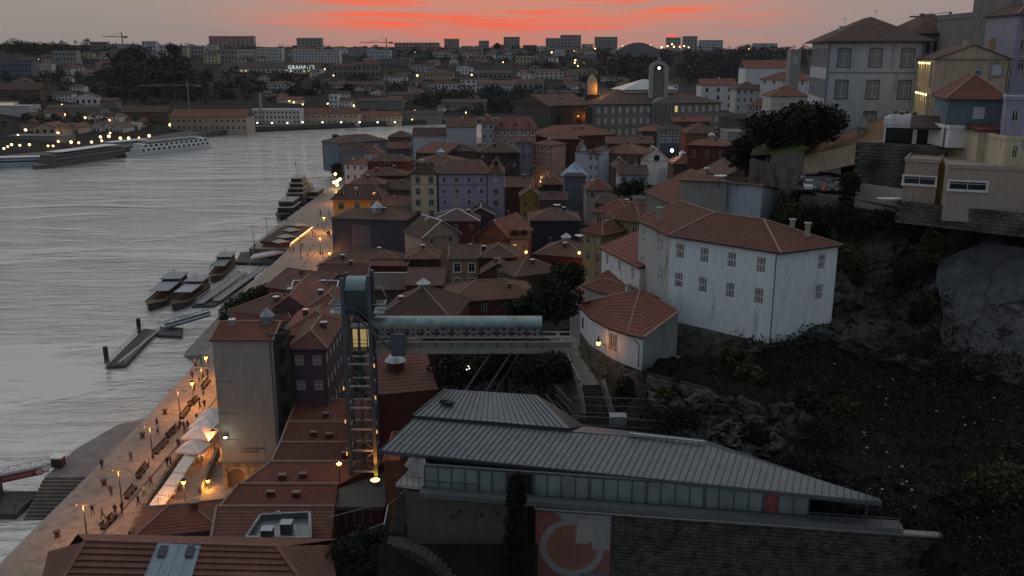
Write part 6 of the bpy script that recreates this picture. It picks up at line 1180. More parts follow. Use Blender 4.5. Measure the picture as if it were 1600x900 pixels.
    m = MB(); p = U(1042, 57, Y=1640); m.box((0, 0, 0), (17, .6, 4)); m.bar((3, 1, -2), (3, 1, 0), .4); m.bar((14, 1, -2), (14, 1, 0), .4); tag(m.build('rooftop_sign', glow('red_sign', (1, .12, .10), 1.0), None, p), 'small glowing red sign on a tower roof, right skyline', 'sign')
    # cranes, chimney
    def crane(label, px, y0, y1, jl, jr, Y, mat):
        b = U(px, y1, Y=Y); t = U(px, y0, Y=Y); r_ = empty('tower_crane', b); tag(r_, label, 'crane'); hgt = t.z - b.z; k = Y / FPX; m = MB()
        w_ = max(.9, Y / 1100)
        m.bar((0, 0, 0), (0, 0, hgt + 6 * k), w_); m.build('mast', mat, r_); m = MB(); m.bar((-jl * k, 0, hgt - .3), (jr * k, 0, hgt), w_ * .75); m.bar((0, 0, hgt + 6 * k), (-jl * k * .7, 0, hgt), w_ * .25); m.build('jib', mat, r_); m = MB(); m.box(((jr - 6) * k, -1, hgt - 2.2 * k), (jr * k, 1, hgt + .6 * k)); m.build('counterweight', mat, r_)
    cm = plain('crane_grey', (.13, .125, .12)); crane('thin crane on the left skyline beside the wood', 192, 57, 72, 30, 8, 1600, cm); crane('pale crane standing over the orange-roofed warehouse', 296, 133, 172, 76, 20, 830, plain('crane_pale', (.2, .2, .195))); crane('small distant crane above the rosy slab', 604, 66, 78, 40, 10, 1700, plain('crane_rust', (.2, .1, .08))); crane('crane silhouetted behind the dark hip-roofed house, upper right', 1482, 25, 45, 60, 18, 400, cm)
    p = U(409, 190, Y=march(409, 194)); m = MB(); hgt = U(409, 145, Y=p.y).z - p.z; m.tube((0, 0, -3), (0, 0, hgt), 1.5, 1.1, 8); tag(m.build('brick_chimney', wall('beige'), None, p), 'tall slender factory chimney in front of the gridded block', 'chimney')
    # woods: masses nobody could count, plus trees that stand out
    rng = random.Random(21); fm = leafmat('far_wood', (.024, .026, .020)); m = MB()
    def wood(px0, px1, py0, py1, n, r0, r1):
        for _ in range(n):
            px, py = rng.uniform(px0, px1), rng.uniform(py0, py1); Y = march(px, py); p = U(px, py, Y=Y); r_ = rng.uniform(r0, r1)
            leaves(m, (p.x, p.y, p.z + r_ * .45), (r_ * .8, r_ * .8, r_ * rng.uniform(.6, 1.0)), 80, r_ * .17, rng)
    for a in [(170, 290, 84, 135, 110, 9, 17), (145, 330, 118, 158, 90, 6, 11), (290, 440, 112, 165, 70, 5, 10), (0, 140, 68, 90, 60, 6, 11), (430, 500, 112, 150, 40, 6, 10), (560, 830, 84, 100, 90, 5, 9), (820, 960, 92, 112, 50, 5, 10), (940, 1260, 86, 122, 220, 8, 15), (640, 800, 146, 168, 50, 5, 9), (900, 1180, 118, 140, 60, 6, 10), (0, 140, 118, 150, 40, 5, 8), (540, 660, 112, 150, 40, 4, 8), (1140, 1300, 78, 88, 40, 8, 14), (460, 560, 140, 150, 14, 5, 8), (0, 330, 74, 80, 50, 6, 9), (440, 1300, 77, 82, 90, 5, 9), (740, 900, 150, 180, 60, 6, 9), (690, 930, 140, 176, 120, 5, 9), (0, 260, 150, 200, 40, 4, 7), (0, 1300, 79, 84, 120, 6, 10)]: wood(*a)
    tag(m.build('woodland', fm), 'dark trees massed over the far hillside', 'woodland', kind='stuff')
    for i, (px, py, r_) in enumerate([(776, 76, 10), (272, 88, 14), (210, 95, 16)]):
        Y = march(px, py + 4); p = U(px, py + 4, Y=Y); tree(['round dark tree standing out on the far skyline', 'rounded pine at the right end of the dark wood', 'broad pine crowning the dark wood'][i], p, r_ * 1.6, (r_ * .8, r_ * .8, r_ * .8), rng, 1200, 1.6, fm)
    # roofs filling the far slope between the named houses
    cols = ['grey', 'dim', 'offwhite', 'sand', 'white', 'grey', 'brown', 'offwhite', 'white']; NM = dict(offwhite='off-white', sand='tan'); rcs = ['brown', 'dark', 'old', 'tile']
    k = 0
    spots = [(rng.uniform(x0, x1), rng.uniform(y0, y1)) for (x0, x1, y0, y1, n) in ((0, 170, 88, 145, 22), (330, 540, 88, 108, 14), (540, 850, 82, 128, 44), (560, 860, 128, 176, 30), (0, 260, 184, 205, 16), (850, 1000, 78, 100, 18), (880, 1000, 118, 150, 14), (150, 340, 76, 92, 18), (440, 860, 78, 86, 26), (400, 540, 118, 165, 14)) for _ in range(n)]
    for px, py in spots:
        if 425 < px < 512 and 94 < py < 118: continue
        wd = rng.uniform(9, 24); hh = rng.uniform(4, 9); c = rng.choice(cols)
        F(where('%s %s house with %s roof' % ('tiny' if wd < 14 else 'small' if wd < 19 else 'wide', NM.get(c, c), 'low' if hh < 6.5 else 'steep'), px, py), px - wd / 2, px + wd / 2, py - hh, py, c, rng.choice(rcs), rng.choice(['gx', 'hip', 'gx', 'gy']), rise=2.6, win=(1 if hh < 6 else 2, max(2, int(wd / 5))), group='small houses scattered over the far hillside', dy=rng.uniform(-6, 6))
    # lights of the far bank
    warm, white = glow('far_lamp_warm', (1, .62, .25), 5), glow('far_lamp_white', (1, .88, .66), 5)
    bulb = {}
    for mt in (warm, white): m = MB(); m.blob((0, 0, 5.5), 1.0, 1, 1, .0); bulb[mt.name] = m.mesh('bulb', mt)
    m = MB(); m.tube((0, 0, -1), (0, 0, 5), .12, .09, 5); pole = m.mesh('pole', BLACK)
    def lamp(px, py, s_=1.0, warmq=True, Y=None, label='lit street lamp on the far bank', grp='street lamps of the far bank'):
        Y = (Y or march(px, py)) * .985 - 6; p = U(px, py, Y=Y); o = empty('street_lamp', p - V((0, 0, 5.5))); tag(o, where('warm street lamp' if 'row' not in label else label, px, py) if 'row' not in label else label, 'lamp', grp); link('pole', pole, o); b = link('bulb', bulb[(warm if warmq else white).name], o); f = s_ * Y / 1000; b.scale = (f, f, f); b.location.z = 5.5 - 5.5 * f
    for q, px in enumerate((402, 425, 449, 473, 504, 533, 562, 590, 617)): lamp(px, 192 - (px > 450) * 1, .9, False, label='%s white lamp from the left in the even row along the far waterfront' % 'first second third fourth fifth sixth seventh eighth ninth'.split()[q], grp='even row of lamps on the far waterfront')
    for px, py, s_ in [(40, 203, 1.4), (28, 211, .9), (91, 208, 1.3), (6, 232, 1.2), (12, 229, 1.1), (18, 226, 1.3), (31, 227, 1.2), (46, 226, 1.3), (75, 228, 1.1), (83, 228, 1.1), (91, 221, 1.2), (111, 222, 1.5), (123, 223, 1.2), (143, 222, 1.3), (157, 214, 1.4), (170, 213, 1.6), (159, 220, 1.2), (188, 216, 1.5), (201, 216, 1.5), (217, 215, .8), (233, 212, 1.5), (97, 165, 1.6), (101, 179, 1.1), (133, 184, 1.1), (76, 176, 1.1), (66, 174, 1.0), (171, 188, 1.2), (266, 195, 1.6), (172, 208, 1.0)]: lamp(px, py, s_ * 1.15)
    for px, py, s_ in [(60, 93, .7), (48, 94, .6), (118, 86, .7), (118, 92, .7), (206, 74, .9), (214, 75, .9), (221, 77, .8), (292, 90, .6), (390, 90, .6), (415, 109, 1.0), (434, 108, 1.0), (441, 108, 1.0), (502, 107, 1), (507, 108, 1), (519, 104, 1.1), (521, 118, .8), (452, 158, .8), (459, 160, 1), (473, 163, .9), (512, 162, .9), (553, 165, 1.2), (589, 133, 1.4), (652, 118, 1.3), (596, 122, .8), (618, 166, 1), (648, 173, .9), (648, 82, .7), (677, 81, .8), (713, 89, .9), (734, 95, 1.2), (786, 97, .7), (737, 117, 1), (770, 117, .7), (793, 114, .8), (728, 176, .9), (716, 184, .9), (644, 187, .8), (669, 186, .8), (852, 76, 1.0), (855, 80, .9), (862, 82, 1), (871, 90, .9), (838, 90, .8), (897, 80, .8), (921, 81, 1.2), (930, 76, .8), (899, 94, 1), (898, 98, .9), (903, 103, .9), (913, 98, .9), (880, 113, .9), (859, 118, .8), (973, 72, .6), (982, 72, .6), (995, 68, .7), (1004, 73, .6), (1016, 71, .7), (1034, 74, .9), (1043, 72, 1), (1050, 69, 1), (1053, 73, 1), (1062, 73, .8), (1069, 72, .9), (1076, 74, .8), (1048, 99, .5), (1076, 104, .5), (1170, 77, .8), (941, 142, .9), (982, 141, 1), (829, 178, 1), (852, 177, 1)]: lamp(px, py, s_)
gaia()
# ------------------------------------------------------------------ river craft
HULLB = plain('hull_black', (.025, .025, .027), .5); HULLW = plain('hull_white', (.55, .57, .6), .45); DECKG = plain('deck_board', (.30, .29, .28), .7); PIERD = plain('pontoon_dark', (.05, .05, .052), .8, var=.4); BROWNH = plain('hull_brown', (.10, .095, .085), .6)
def hull(mb, Ln, Wd, fb, sheer=.6, m=0, m2=1, full=.3):
    n = 14; rows = []
    for i in range(n + 1):
        t = i / n; k = min(1, (1 - (1 - min(1, t / full)) ** 2)) * (1 if t < .85 else 1 - (t - .85) * 1.2); w = Wd / 2 * max(.04, k); zs = fb + sheer * ((2 * t - 1) ** 2) * (1 if t < .5 else .5); x = t * Ln
        rows.append([(x, -w, zs), (x + (.25 if t < .2 else 0), -w * .8, -.4), (x + (.25 if t < .2 else 0), w * .8, -.4), (x, w, zs)])
    for a, b in zip(rows, rows[1:]):
        for k in range(3): mb.face([a[k], b[k], b[k+1], a[k+1]], m)
        mb.face([(a[0][0], a[0][1], a[0][2] - .25), (b[0][0], b[0][1], b[0][2] - .25), (b[3][0], b[3][1], b[3][2] - .25), (a[3][0], a[3][1], a[3][2] - .25)], m2)
    mb.face(rows[-1], m)
def boat(label, a, b, Wd, fb=1.3, awn='blue', grp='tour boats moored at the near quay', dark=True):
    v = b - a; Ln = v.length; r = empty('tour_boat', (a.x, a.y, 0), math.atan2(v.y, v.x)); tag(r, label, 'boat', grp); m = MB(); hull(m, Ln, Wd, fb, .9); m.build('hull', [HULLB, plain('deck_wood', (.10, .065, .04), .7)], r)
    m = MB(); hull(m, Ln, Wd + .06, fb + .05, .9); m2 = MB()
    for i in range(14):
        p = m.v; 
    m2.bar((Ln*.03, 0, fb + .95), (Ln*.12, -Wd*.36, fb + .55), .12); m2.bar((Ln*.12, -Wd*.36, fb+.55), (Ln*.9, -Wd*.49, fb+.35), .12); m2.bar((Ln*.03, 0, fb+.95), (Ln*.12, Wd*.36, fb+.55), .12); m2.bar((Ln*.12, Wd*.36, fb+.55), (Ln*.9, Wd*.49, fb+.35), .12); m2.build('gunwale', plain('gunwale_buff', (.16, .14, .11)), r)
    c = {'blue': (.22, .25, .29), 'white': (.30, .32, .35), 'grey': (.14, .15, .15)}[awn]
    for x in (.32, .5, .68): 
        for s_ in (-1, 1): m = MB(); m.bar((Ln*x, s_*Wd*.4, fb), (Ln*x, s_*Wd*.4, fb+2.1), .08); m.build('stanchion', BLACK, r)
    m = MB(); m.box((Ln*.30, -Wd*.43, fb + 2.1), (Ln*.70, Wd*.43, fb + 2.25)); m.build('awning', plain('awning_' + awn, c, .6), r)
    m = MB(); m.box((Ln*.70, -Wd*.42, fb - .2), (Ln*.94, Wd*.42, fb + 2.9)); cb = m.build('wheelhouse', BROWNH if dark else HULLW, r); m = MB(); m.box((Ln*.67, -Wd*.47, fb + 2.9), (Ln*.97, Wd*.47, fb + 3.1)); m.build('cabin_roof', plain('cabin_top', (.24, .26, .28)), r)
    for k in range(3): y = -Wd*.28 + k * Wd*.28; m = MB(); m.box((Ln*.70 - .05, y - Wd*.11, fb + 1.5), (Ln*.70, y + Wd*.11, fb + 2.6)); m.build('cabin_window', GLASS, cb)
    for s_ in (-1, 1): m = MB(); m.box((Ln*.74, s_*Wd*.42 - .04, fb + 1.5), (Ln*.9, s_*Wd*.42 + .04, fb + 2.5)); m.build('cabin_window', GLASS, cb)
    m = MB(); m.tube((Ln*.8, 0, fb+3), (Ln*.8, 0, fb+6), .08, .04, 6); m.bar((Ln*.8, -1, fb+4.6), (Ln*.8, 1, fb+4.6), .06); m.bar((Ln*.72, 0, fb+3), (Ln*.8, 0, fb+5.4), .04); m.build('mast', ZINC, r)
    for k in range(5): m = MB(); m.box((Ln*(.34+.07*k), -Wd*.3, fb-.2), (Ln*(.34+.07*k)+.4, Wd*.3, fb+.3)); m.build('seat', plain('seat_rust', (.11, .055, .03)), r)
    return r
W0 = lambda x, y: U(x, y, z=0)
boat('dark tour boat with brown deck seats, leftmost of the three near boats', W0(234, 487), W0(283, 446), 6.2)
boat('dark tour boat with blue-grey awning moored beside the walkway', W0(272, 487), W0(318, 452), 5.6, awn='white')
boat('smaller dark tour boat by the quay corner, farthest of the three', W0(332, 443), W0(359, 413), 5.2, awn='grey')
# vessels at the far end of the quay
def tug(label, a, b, Wd, hh, mat):
    v = b - a; Ln = v.length; r = empty('work_boat', (a.x, a.y, 0), math.atan2(v.y, v.x)); tag(r, label, 'boat', 'dark vessels near the river square'); m = MB(); hull(m, Ln, Wd, 1.8, 1.0); m.build('hull', [HULLB, DECKG], r); m = MB(); m.box((Ln*.3, -Wd*.4, 1.7), (Ln*.85, Wd*.4, 1.7 + hh*.5)); c = m.build('deckhouse', mat, r); nt_ = 1 if hh < 7 else 3
    for q in range(nt_): f = .5 + .5 * q / nt_; m = MB(); m.box((Ln*(.36 + .04*q), -Wd*(.36 - .05*q), 1.75 + hh*f), (Ln*(.8 - .08*q), Wd*(.36 - .05*q), 1.7 + hh*(f + .42/nt_))); m.box((Ln*(.33 + .04*q), -Wd*(.4 - .05*q), 1.7 + hh*(f + .42/nt_)), (Ln*(.83 - .08*q), Wd*(.4 - .05*q), 1.7 + hh*(f + .5/nt_)), 1); m.build('bridge_deck', [BLACK, DECKG], r)
    for k in range(4): m = MB(); m.box((Ln*.3 - .05, -Wd*.32 + k*Wd*.17, 2.6), (Ln*.3, -Wd*.22 + k*Wd*.17, 3.6)); m.build('window', GLASS, c)
    m = MB(); m.tube((Ln*.5, 0, 1.7 + hh), (Ln*.5, 0, 6 + hh), .15, .08, 6); m.build('mast', ZINC, r); m = MB(); m.box((Ln*.28, -Wd*.45, 1.68 + hh*.5), (Ln*.88, Wd*.45, 1.8 + hh*.5)); m.build('roof', HULLW if hh < 7 else DECKG, r)
tug('dark boat with white cabin roof below the tall black vessel', W0(439, 345), W0(462, 328), 8, 5, HULLB); tug('tall black vessel with stacked decks moored by the river square', W0(452, 338), W0(482, 312), 9, 12, plain('hull_slate', (.05, .06, .065))); tug('low dark boat behind the tall black vessel', W0(478, 328), W0(502, 312), 8, 5, HULLB)
def ship(label, a, b, Wd, decks, mat, band, wins=True, roofm=None, fb=2.2, dh=2.6, nose=.12):
    v = b - a; Ln = v.length; r = empty('river_ship', (a.x, a.y, 0), math.atan2(v.y, v.x)); tag(r, label, 'ship', 'river cruise ships moored on the far bank'); m = MB(); hull(m, Ln, Wd, fb, .4, full=.12); m.build('hull', [mat, DECKG], r); z = fb
    for k in range(decks):
        x0, x1 = Ln * (nose + .03 * k), Ln * (.97 - .02 * k); m = MB(); m.box((x0, -Wd*.46 + .15*k, z), (x1, Wd*.46 - .15*k, z + dh)); dk = m.build('deck', mat, r)
        if wins:
            n = int((x1 - x0) / 4.2); w = MB(); w.box((-1.1, -.06, -.75), (1.1, .02, .75)); me = w.mesh('window', GLASS)
            for i in range(n): link('window', me, dk, (x0 + (i + .5) * (x1 - x0) / n, -Wd*.46 + .15*k, z + dh*.52))
        else: m = MB(); m.box((x0 + 1, -Wd*.46 + .15*k - .06, z + .8), (x1 - 1, -Wd*.46 + .15*k, z + 1.9)); m.build('window_strip', GLASS, dk)
        z += dh
    m = MB(); m.box((Ln*(nose+.1), -Wd*.5, z + 1.2), (Ln*.9, Wd*.5, z + 1.4)); m.build('sun_awning', roofm or HULLW, r); m = MB()
    for k in range(8): x = Ln * (nose + .12 + .095 * k); m.bar((x, -Wd*.44, z), (x, -Wd*.44, z + 1.2), .12); m.bar((x, Wd*.44, z), (x, Wd*.44, z+1.2), .12)
    tag(m.build('awning_posts', DECKG, r), kind='stuff'); return r
ship('long dark brown river ship with pale sun awning on the left', W0(52, 265), W0(190, 244), 11, 2, BROWNH, 0, False)
ship('white river cruise ship with two rows of square windows', W0(196, 245), W0(324, 230), 11, 2, HULLW, 0, True, plain('awning_grey', (.4, .4, .4)))
ship('white and blue river boat at the left edge beside the brown ship', W0(-30, 262), W0(78, 259), 9, 1, plain('hull_paleblue', (.36, .42, .5)), 0, False)
ship('grey flat-topped ship moored behind the white cruise ship', W0(150, 238), W0(236, 229), 10, 1, plain('hull_grey', (.25, .27, .3)), 0, False)
def quad_deck(name, label, cat, pts, z, mat, th=.7, rails=(), parts=()):
    P = [U(x, y, z=z) for x, y in pts]; r = empty(name, (P[0].x, P[0].y, 0)); tag(r, label, cat); o = V((P[0].x, P[0].y, 0)); m = MB(); Q = [p - o for p in P]; m.face(Q)
    for a, b in zip(Q, Q[1:] + Q[:1]): m.face([a - V((0,0,th)), b - V((0,0,th)), b, a])
    m.build('deck', mat, r)
    for i, j in rails:
        a, b = Q[i], Q[j]; m = MB(); n = max(2, int((b - a).length / 2.5))
        for k in range(n + 1): p = a.lerp(b, k / n); m.bar(p, p + V((0,0,1.05)), .07)
        m.bar(a + V((0,0,1.05)), b + V((0,0,1.05)), .08); m.bar(a + V((0,0,.55)), b + V((0,0,.55)), .06); m.build('rail', ZINC, r)
    return r, o
pont, po = quad_deck('pontoon', 'long dark floating pontoon with rails, out in the river', 'pontoon', [(166, 572), (196, 570), (247, 516), (225, 513)], .7, PIERD, .9, ((0, 3), (1, 2)))
m = MB(); a, b = U(170, 566, z=.75) - po, U(238, 516, z=.75) - po; m.bar(a + V((2.2, 0, 0)), b + V((1.6, 0, 0)), .5, .12); m.build('fender_rail', plain('pale_fender', (.4, .4, .39)), pont)
for px, py in ((167, 566), (218, 520)): p = U(px, py, z=0) - po; m = MB(); m.tube(p - V((0, 0, 1)), p + V((0, 0, 3.6)), .55, n=8); m.build('pile', BLACK, pont)
quad_deck('pontoon', 'short dark landing float at the foot of the blue gangway', 'pontoon', [(246, 523), (284, 525), (286, 512), (250, 510)], .7, PIERD, .9, ((3, 2),))
def gangway(label, a, b, w, mat, grp=None):
    v = b - a; r = empty('gangway', a); tag(r, label, 'gangway'); v2 = V((v.x, v.y, 0)).normalized(); n = V((-v2.y, v2.x, 0)) * w / 2; m = MB(); m.face([-n, v - n, v + n, n]); m.face([-n - V((0,0,.2)), v - n - V((0,0,.2)), v - n, -n]); m.build('deck', DECKG, r)
    for s_ in (-1, 1):
        m = MB(); m.bar(n * s_ + V((0,0,.1)), v + n * s_ + V((0,0,.1)), .18, .35); m.bar(n * s_ + V((0,0,1.1)), v + n * s_ + V((0,0,1.1)), .12)
        for k in range(9): p = v * (k / 8) + n * s_; m.bar(p, p + V((0,0,1.1)), .08); 
        for k in range(8): m.bar(v * (k/8) + n*s_, v * ((k+1)/8) + n*s_ + V((0,0,1.1)), .07)
        m.build('girder', mat, r)
gangway('blue steel gangway from the ramp to the landing float', U(258, 511, z=1.2), U(328, 491, z=3.2), 2.6, plain('blue_steel', (.05, .10, .18), .5)); gangway('grey steel walkway beside the middle tour boat', U(312, 474, z=1), U(378, 426, z=2.5), 2.2, ZINC); gangway('second grey walkway nearer the hedge', U(338, 470, z=1), U(408, 420, z=3), 2.0, ZINC)
quad_deck('pontoon', 'dark floating landing stage with white awnings by the quay corner', 'pontoon', [(368, 410), (448, 412), (462, 388), (376, 394)], .8, PIERD, .9, ((0, 1),))
m = MB(); a, b, c, d = U(390, 403, z=3.4), U(452, 392, z=3.4), U(455, 386, z=3.6), U(396, 397, z=3.6); m.face([a, b, c, d]); m.face([a - V((0,0,.6)), b - V((0,0,.6)), b, a])
for p in (a, b, c, d): m.bar(V((p.x, p.y, .8)), p, .12)
tag(m.build('landing_canopy', plain('canopy_grey', (.42, .43, .45), .6)), 'long pale canopy on the dark landing stage', 'canopy')
quad_deck('pontoon', 'grey landing float between the walkways and the small boat', 'pontoon', [(300, 478), (335, 477), (398, 432), (372, 424)], .6, PIERD, .8, ())
gangway('white gangway with red banner at the lower left edge', U(-60, 760, z=1.5), U(80, 730, z=3.6), 2.4, HULLW)
bn = U(2, 752, z=2.2); bn2 = U(72, 737, z=3.2); r = empty('banner', bn); tag(r, 'faded red banner with white chevrons on the lower left gangway', 'banner'); v = bn2 - bn; m = MB(); off = V((0, -.9, 0)); m.face([off, v + off, v + off + V((0,0,1.15)), off + V((0,0,1.15))]); m.build('cloth', plain('banner_red', (.20, .055, .05), .8), r); m = MB(); up = V((0, 0, 1))
for t in (.84, .91):
    p = v * t + off + V((0, -.02, 0)); u = v.normalized(); m.face([p + up*.55, p + u*.5 + up*.95, p + u*.75 + up*.95, p + u*.25 + up*.55]); m.face([p + up*.55, p + u*.25 + up*.55, p + u*.75 + up*.15, p + u*.5 + up*.15])
m.build('chevron', WHITEP, r); m = MB()
for k in range(16): p = v * (.1 + .042 * k) + off + V((0, -.02, 0)); m.face([p + up*.42, p + v.normalized()*.22 + up*.42, p + v.normalized()*.22 + up*.68, p + up*.68])
tag(m.build('worn_lettering', plain('worn_white', (.34, .24, .22)), r), kind='stuff')
p = U(0, 790, z=.6); m = MB(); m.box((-8, -3, -.8), (4, 4, .3)); m.bar((-6, -2.8, .3), (3.8, -2.8, 1.3), .08); m.bar((3.8, -2.8, .3), (3.8, -2.8, 1.3), .08); m.box((-4, 0, .3), (-1, 3, 2.3)); tag(m.build('pontoon', PIERD, None, p), 'dark pontoon under the red-bannered gangway, lower left', 'pontoon')
p = U(92, 728, z=4); r = empty('ticket_booth', p); tag(r, 'small black booth with white lid at the head of the slipway', 'booth'); m = MB(); m.box((-.8, -.7, 0), (.8, .7, 1.5)); m.build('body', BLACK, r); m = MB(); m.box((-.9, -.8, 1.5), (.9, .8, 1.72)); m.build('lid', WHITEP, r)
m = MB(); m.tube((0, 0, -.5), (0, 0, 1.2), .35, .2, 7); m.lathe([(.5, 1.2), (.1, 1.8)], 7); tag(m.build('buoy', BLACK, None, W0(462, 258)), 'tiny dark buoy alone in the river', 'buoy')
# ------------------------------------------------------------------ promenade furniture
def Q4(x, y): return U(x, y, z=4)
def lamp_post(label, px, py, hgt=5.2, lit=False):
    p = Q4(px, py); r = empty('lamp_post', p); tag(r, label, 'lamp post', 'lamp posts along the promenade'); m = MB(); m.tube((0, 0, 0), (0, 0, hgt), .11, .07, 7); m.lathe([(.2, 0), (.2, .5), (.12, .6)], 7); m.build('pole', DARKMETAL, r); m = MB(); m.bar((-1.2, 0, hgt), (1.2, 0, hgt), .12, .1); m.build('arm', DARKMETAL, r)
    for s_ in (-1, 1): m = MB(); m.box((s_*1.2 - .45, -.18, hgt - .06), (s_*1.2 + .45, .18, hgt + .12)); m.build('lamp_head', plain('lamp_head', (.22, .22, .21)), r); m = MB(); m.box((s_*1.2 - .3, -.1, hgt - .1), (s_*1.2 + .3, .1, hgt - .065)); m.build('added_glow_face', glow('added_head_glow', (1, .45, .12), .8), r)  # glowing faces added under the heads of posts that look unlit
    if py > 500: light(p + V((0, -.1, hgt - .5)), (1, .34, .07), 850, .4, r)  # added light to warm the paving, stands for lamps out of frame
for px, py, lab in ((137, 846, 'T-shaped lamp post nearest the bottom left roof'), (191, 789, 'T-shaped lamp post beside the standing group of walkers'), (239, 716, 'T-shaped lamp post at the foot of the long benches'), (282, 655, 'T-shaped lamp post in the middle of the promenade'), (318, 616, 'T-shaped lamp post next to the blank grey wall'), (418, 372, 'thin lamp post on the far quay by the water, left one'), (397, 386, 'thin lamp post at the corner of the far quay'), (470, 405, 'thin lamp post on the orange-lit far quay')): lamp_post(lab, px, py, 5.3 if py > 500 else 7)
def lantern(label, p, hgt, w, col=(1, .42, .08), rad=.25, glowk=('lantern_glow', 8), size=1.0, grp=None):
    r = empty('street_lantern', p); tag(r, label, 'lantern', grp); m = MB(); m.tube((0, 0, 0), (0, 0, hgt - .3), .1, .06, 7); m.build('post', BLACK, r); m = MB(); m.lathe([(.0, -.35), (.22, -.3), (.36, .15), (0, .2)], 8, 0, (0, 0, hgt)); b = m.build('lamp_glass', glow(glowk[0], col, glowk[1]), r); m = MB(); m.lathe([(.42, .16), (.1, .5), (0, .6)], 8, 0, (0, 0, hgt)); m.build('cap', BLACK, r)
    if w: light(V(p) + V((0, -.5, hgt - .55)), col, w, rad, r)
lantern('lit street lantern on a tall post on the lower restaurant terrace', U(291, 796, z=4), 4.3, 900, (1, .34, .06)); lantern('bright lamp at the foot of the blank grey wall', U(341, 703, z=4) + V((-.4, -.6, 0)), 3.4, 900, (1, .32, .05)); lantern('lamp by the arched ground floor, low', U(326, 764, z=4), 1.4, 260)
p = U(352, 684, Y=120.2); r = empty('flood_lamp', p); tag(r, 'pale greenish floodlight glaring on the blank grey wall', 'lamp'); m = MB(); m.lathe([(0, -.15), (.26, 0), (0, .15)], 8); m.build('lens', glow('flood_pale', (.95, 1, .7), 25), r); m = MB(); m.box((-.3, .1, -.2), (.3, .5, .2)); m.build('bracket', BLACK, r); light((p.x + .3, p.y - .25, p.z), (.9, 1, .6), 26, .1, r)
for (px, py, w, lab) in ((300, 600, 1500, 'warm lantern at the far end of the near promenade'), (322, 560, 1800, 'warm lantern behind the blank grey block'), (515, 395, 1500, 'yellow lantern at the corner of the slate-blue wall'), (500, 372, 3000, 'lantern beside the long kiosk'), (506, 340, 3600, 'lantern behind the long kiosk'), (452, 432, 3000, 'lantern over the orange-lit quay corner'), (526, 300, 2500, 'lantern at the corner of the orange house')): 
    p = U(px, py, z=9.2 if py < 500 else 8.2); lantern(lab, V((p.x, p.y, 4)), 5.2 if py < 500 else 4.4, w * .8, (1, .36, .07), .3, ('lantern_far', 6), 1)
for i, (px, py) in enumerate([(524, 272), (527, 283), (531, 280), (527, 289), (522, 285)]): p = U(px, py, Y=430 - i); m = MB(); m.blob((0, 0, 0), .8, 1, 1, 0); r = empty('string_lamp', p); m.build('bulb', glow('cluster_glow', (1, .7, .3), 5), r); m = MB(); m.tube((0, 0, -5), (0, 0, -.6), .1, n=5); m.build('pole', BLACK, r); tag(r, '%s lamp of the bright cluster at the river end of the white houses' % ('topmost', 'middle', 'right-hand', 'lowest', 'left-hand')[i], 'lamp', 'cluster of lamps by the riverside trees')
light(U(527, 290, Y=425) + V((0, 0, 3)), (1, .6, .25), 1800, .6)
for (px, py, Y, w, lab) in ((905, 395, 205, 240, 'orange lamp in the alley by the dark red long house'), (822, 394, 218, 320, 'orange lamp below the salmon front wall'), (652, 256, 384, 600, 'red-orange lamp behind the cream house'), (846, 283, 366, 200, 'lamp in the doorway of the pink front'), (1050, 235, 322, 500, 'pair of white shop lights right of the church gable'), (732, 420, 160, 0, 'small pale lamp under the footbridge')):
    Y = {'small': 118}.get(lab.split()[0], Y); p = U(px if Y != 118 else 731, py if Y != 118 else 575, Y=Y - 4); r = empty('alley_lamp', p); tag(r, lab, 'lamp'); m = MB(); m.blob((0, 0, 0), .32 if Y < 300 else .6, 1, 1, 0); m.build('bulb', glow('alley_white' if ('white' in lab or 'pale' in lab) else 'alley_orange', (1, .95, .85) if ('white' in lab or 'pale' in lab) else (1, .5, .12), 12), r); m = MB(); m.bar((0, .2, 0), (0, 1.6, .2), .08); m.build('bracket', BLACK, r)
    if w: light(p - V((0, .6, .4)), (1, .42, .1) if 'white' not in lab else (1, .9, .75), w, .25, r)
def bench(label, a, b):
    v = b - a; Ln = v.length; r = empty('bench', a, math.atan2(v.y, v.x)); tag(r, label, 'bench', 'long benches on the promenade'); 
    for k in range(3): m = MB(); m.box((0, -.3 + .22*k, .42), (Ln, -.12 + .22*k, .48)); m.build('slat', WOODD, r)
    m = MB(); m.box((0, .32, .55), (Ln, .38, .95)); m.build('backrest', WOODD, r)
    for t in (.05, .5, .95): m = MB(); m.box((Ln*t - .08, -.28, 0), (Ln*t + .08, .34, .42)); m.build('leg', BLACK, r)
for lab, a, b in (('long bench nearest the bottom left roof, with a seated couple', (160, 829), (181, 808)), ('empty long bench beside the second lamp post', (198, 781), (212, 763)), ('long bench with one sitter above the empty bench', (216, 749), (231, 728)), ('long pale-topped bench below the crowded one', (243, 711), (262, 691)), ('crowded long bench by the middle lamp post', (262, 686), (279, 668)), ('bench before the white awnings', (284, 655), (296, 640)), ('bench with a dog walker near the far lamp post', (296, 636), (311, 624)), ('farthest bench beside the blank grey wall', (317, 609), (328, 595))): bench(lab, Q4(*a), Q4(*b))
for lab, px, py in (('iron bollard by the lowest lamp post', 90, 839), ('iron bollard beside the river steps', 163, 758), ('iron bollard above the slipway', 223, 684), ('iron bollard at the quay edge past the slipway', 258, 647)):
    m = MB(); m.lathe([(.45, 0), (.3, .2), (.3, .6), (.5, .75), (.45, .95), (0, 1.0)], 9); tag(m.build('bollard', plain('rust_iron', (.08, .045, .03)), None, Q4(px, py)), lab, 'bollard', 'mooring bollards on the promenade')
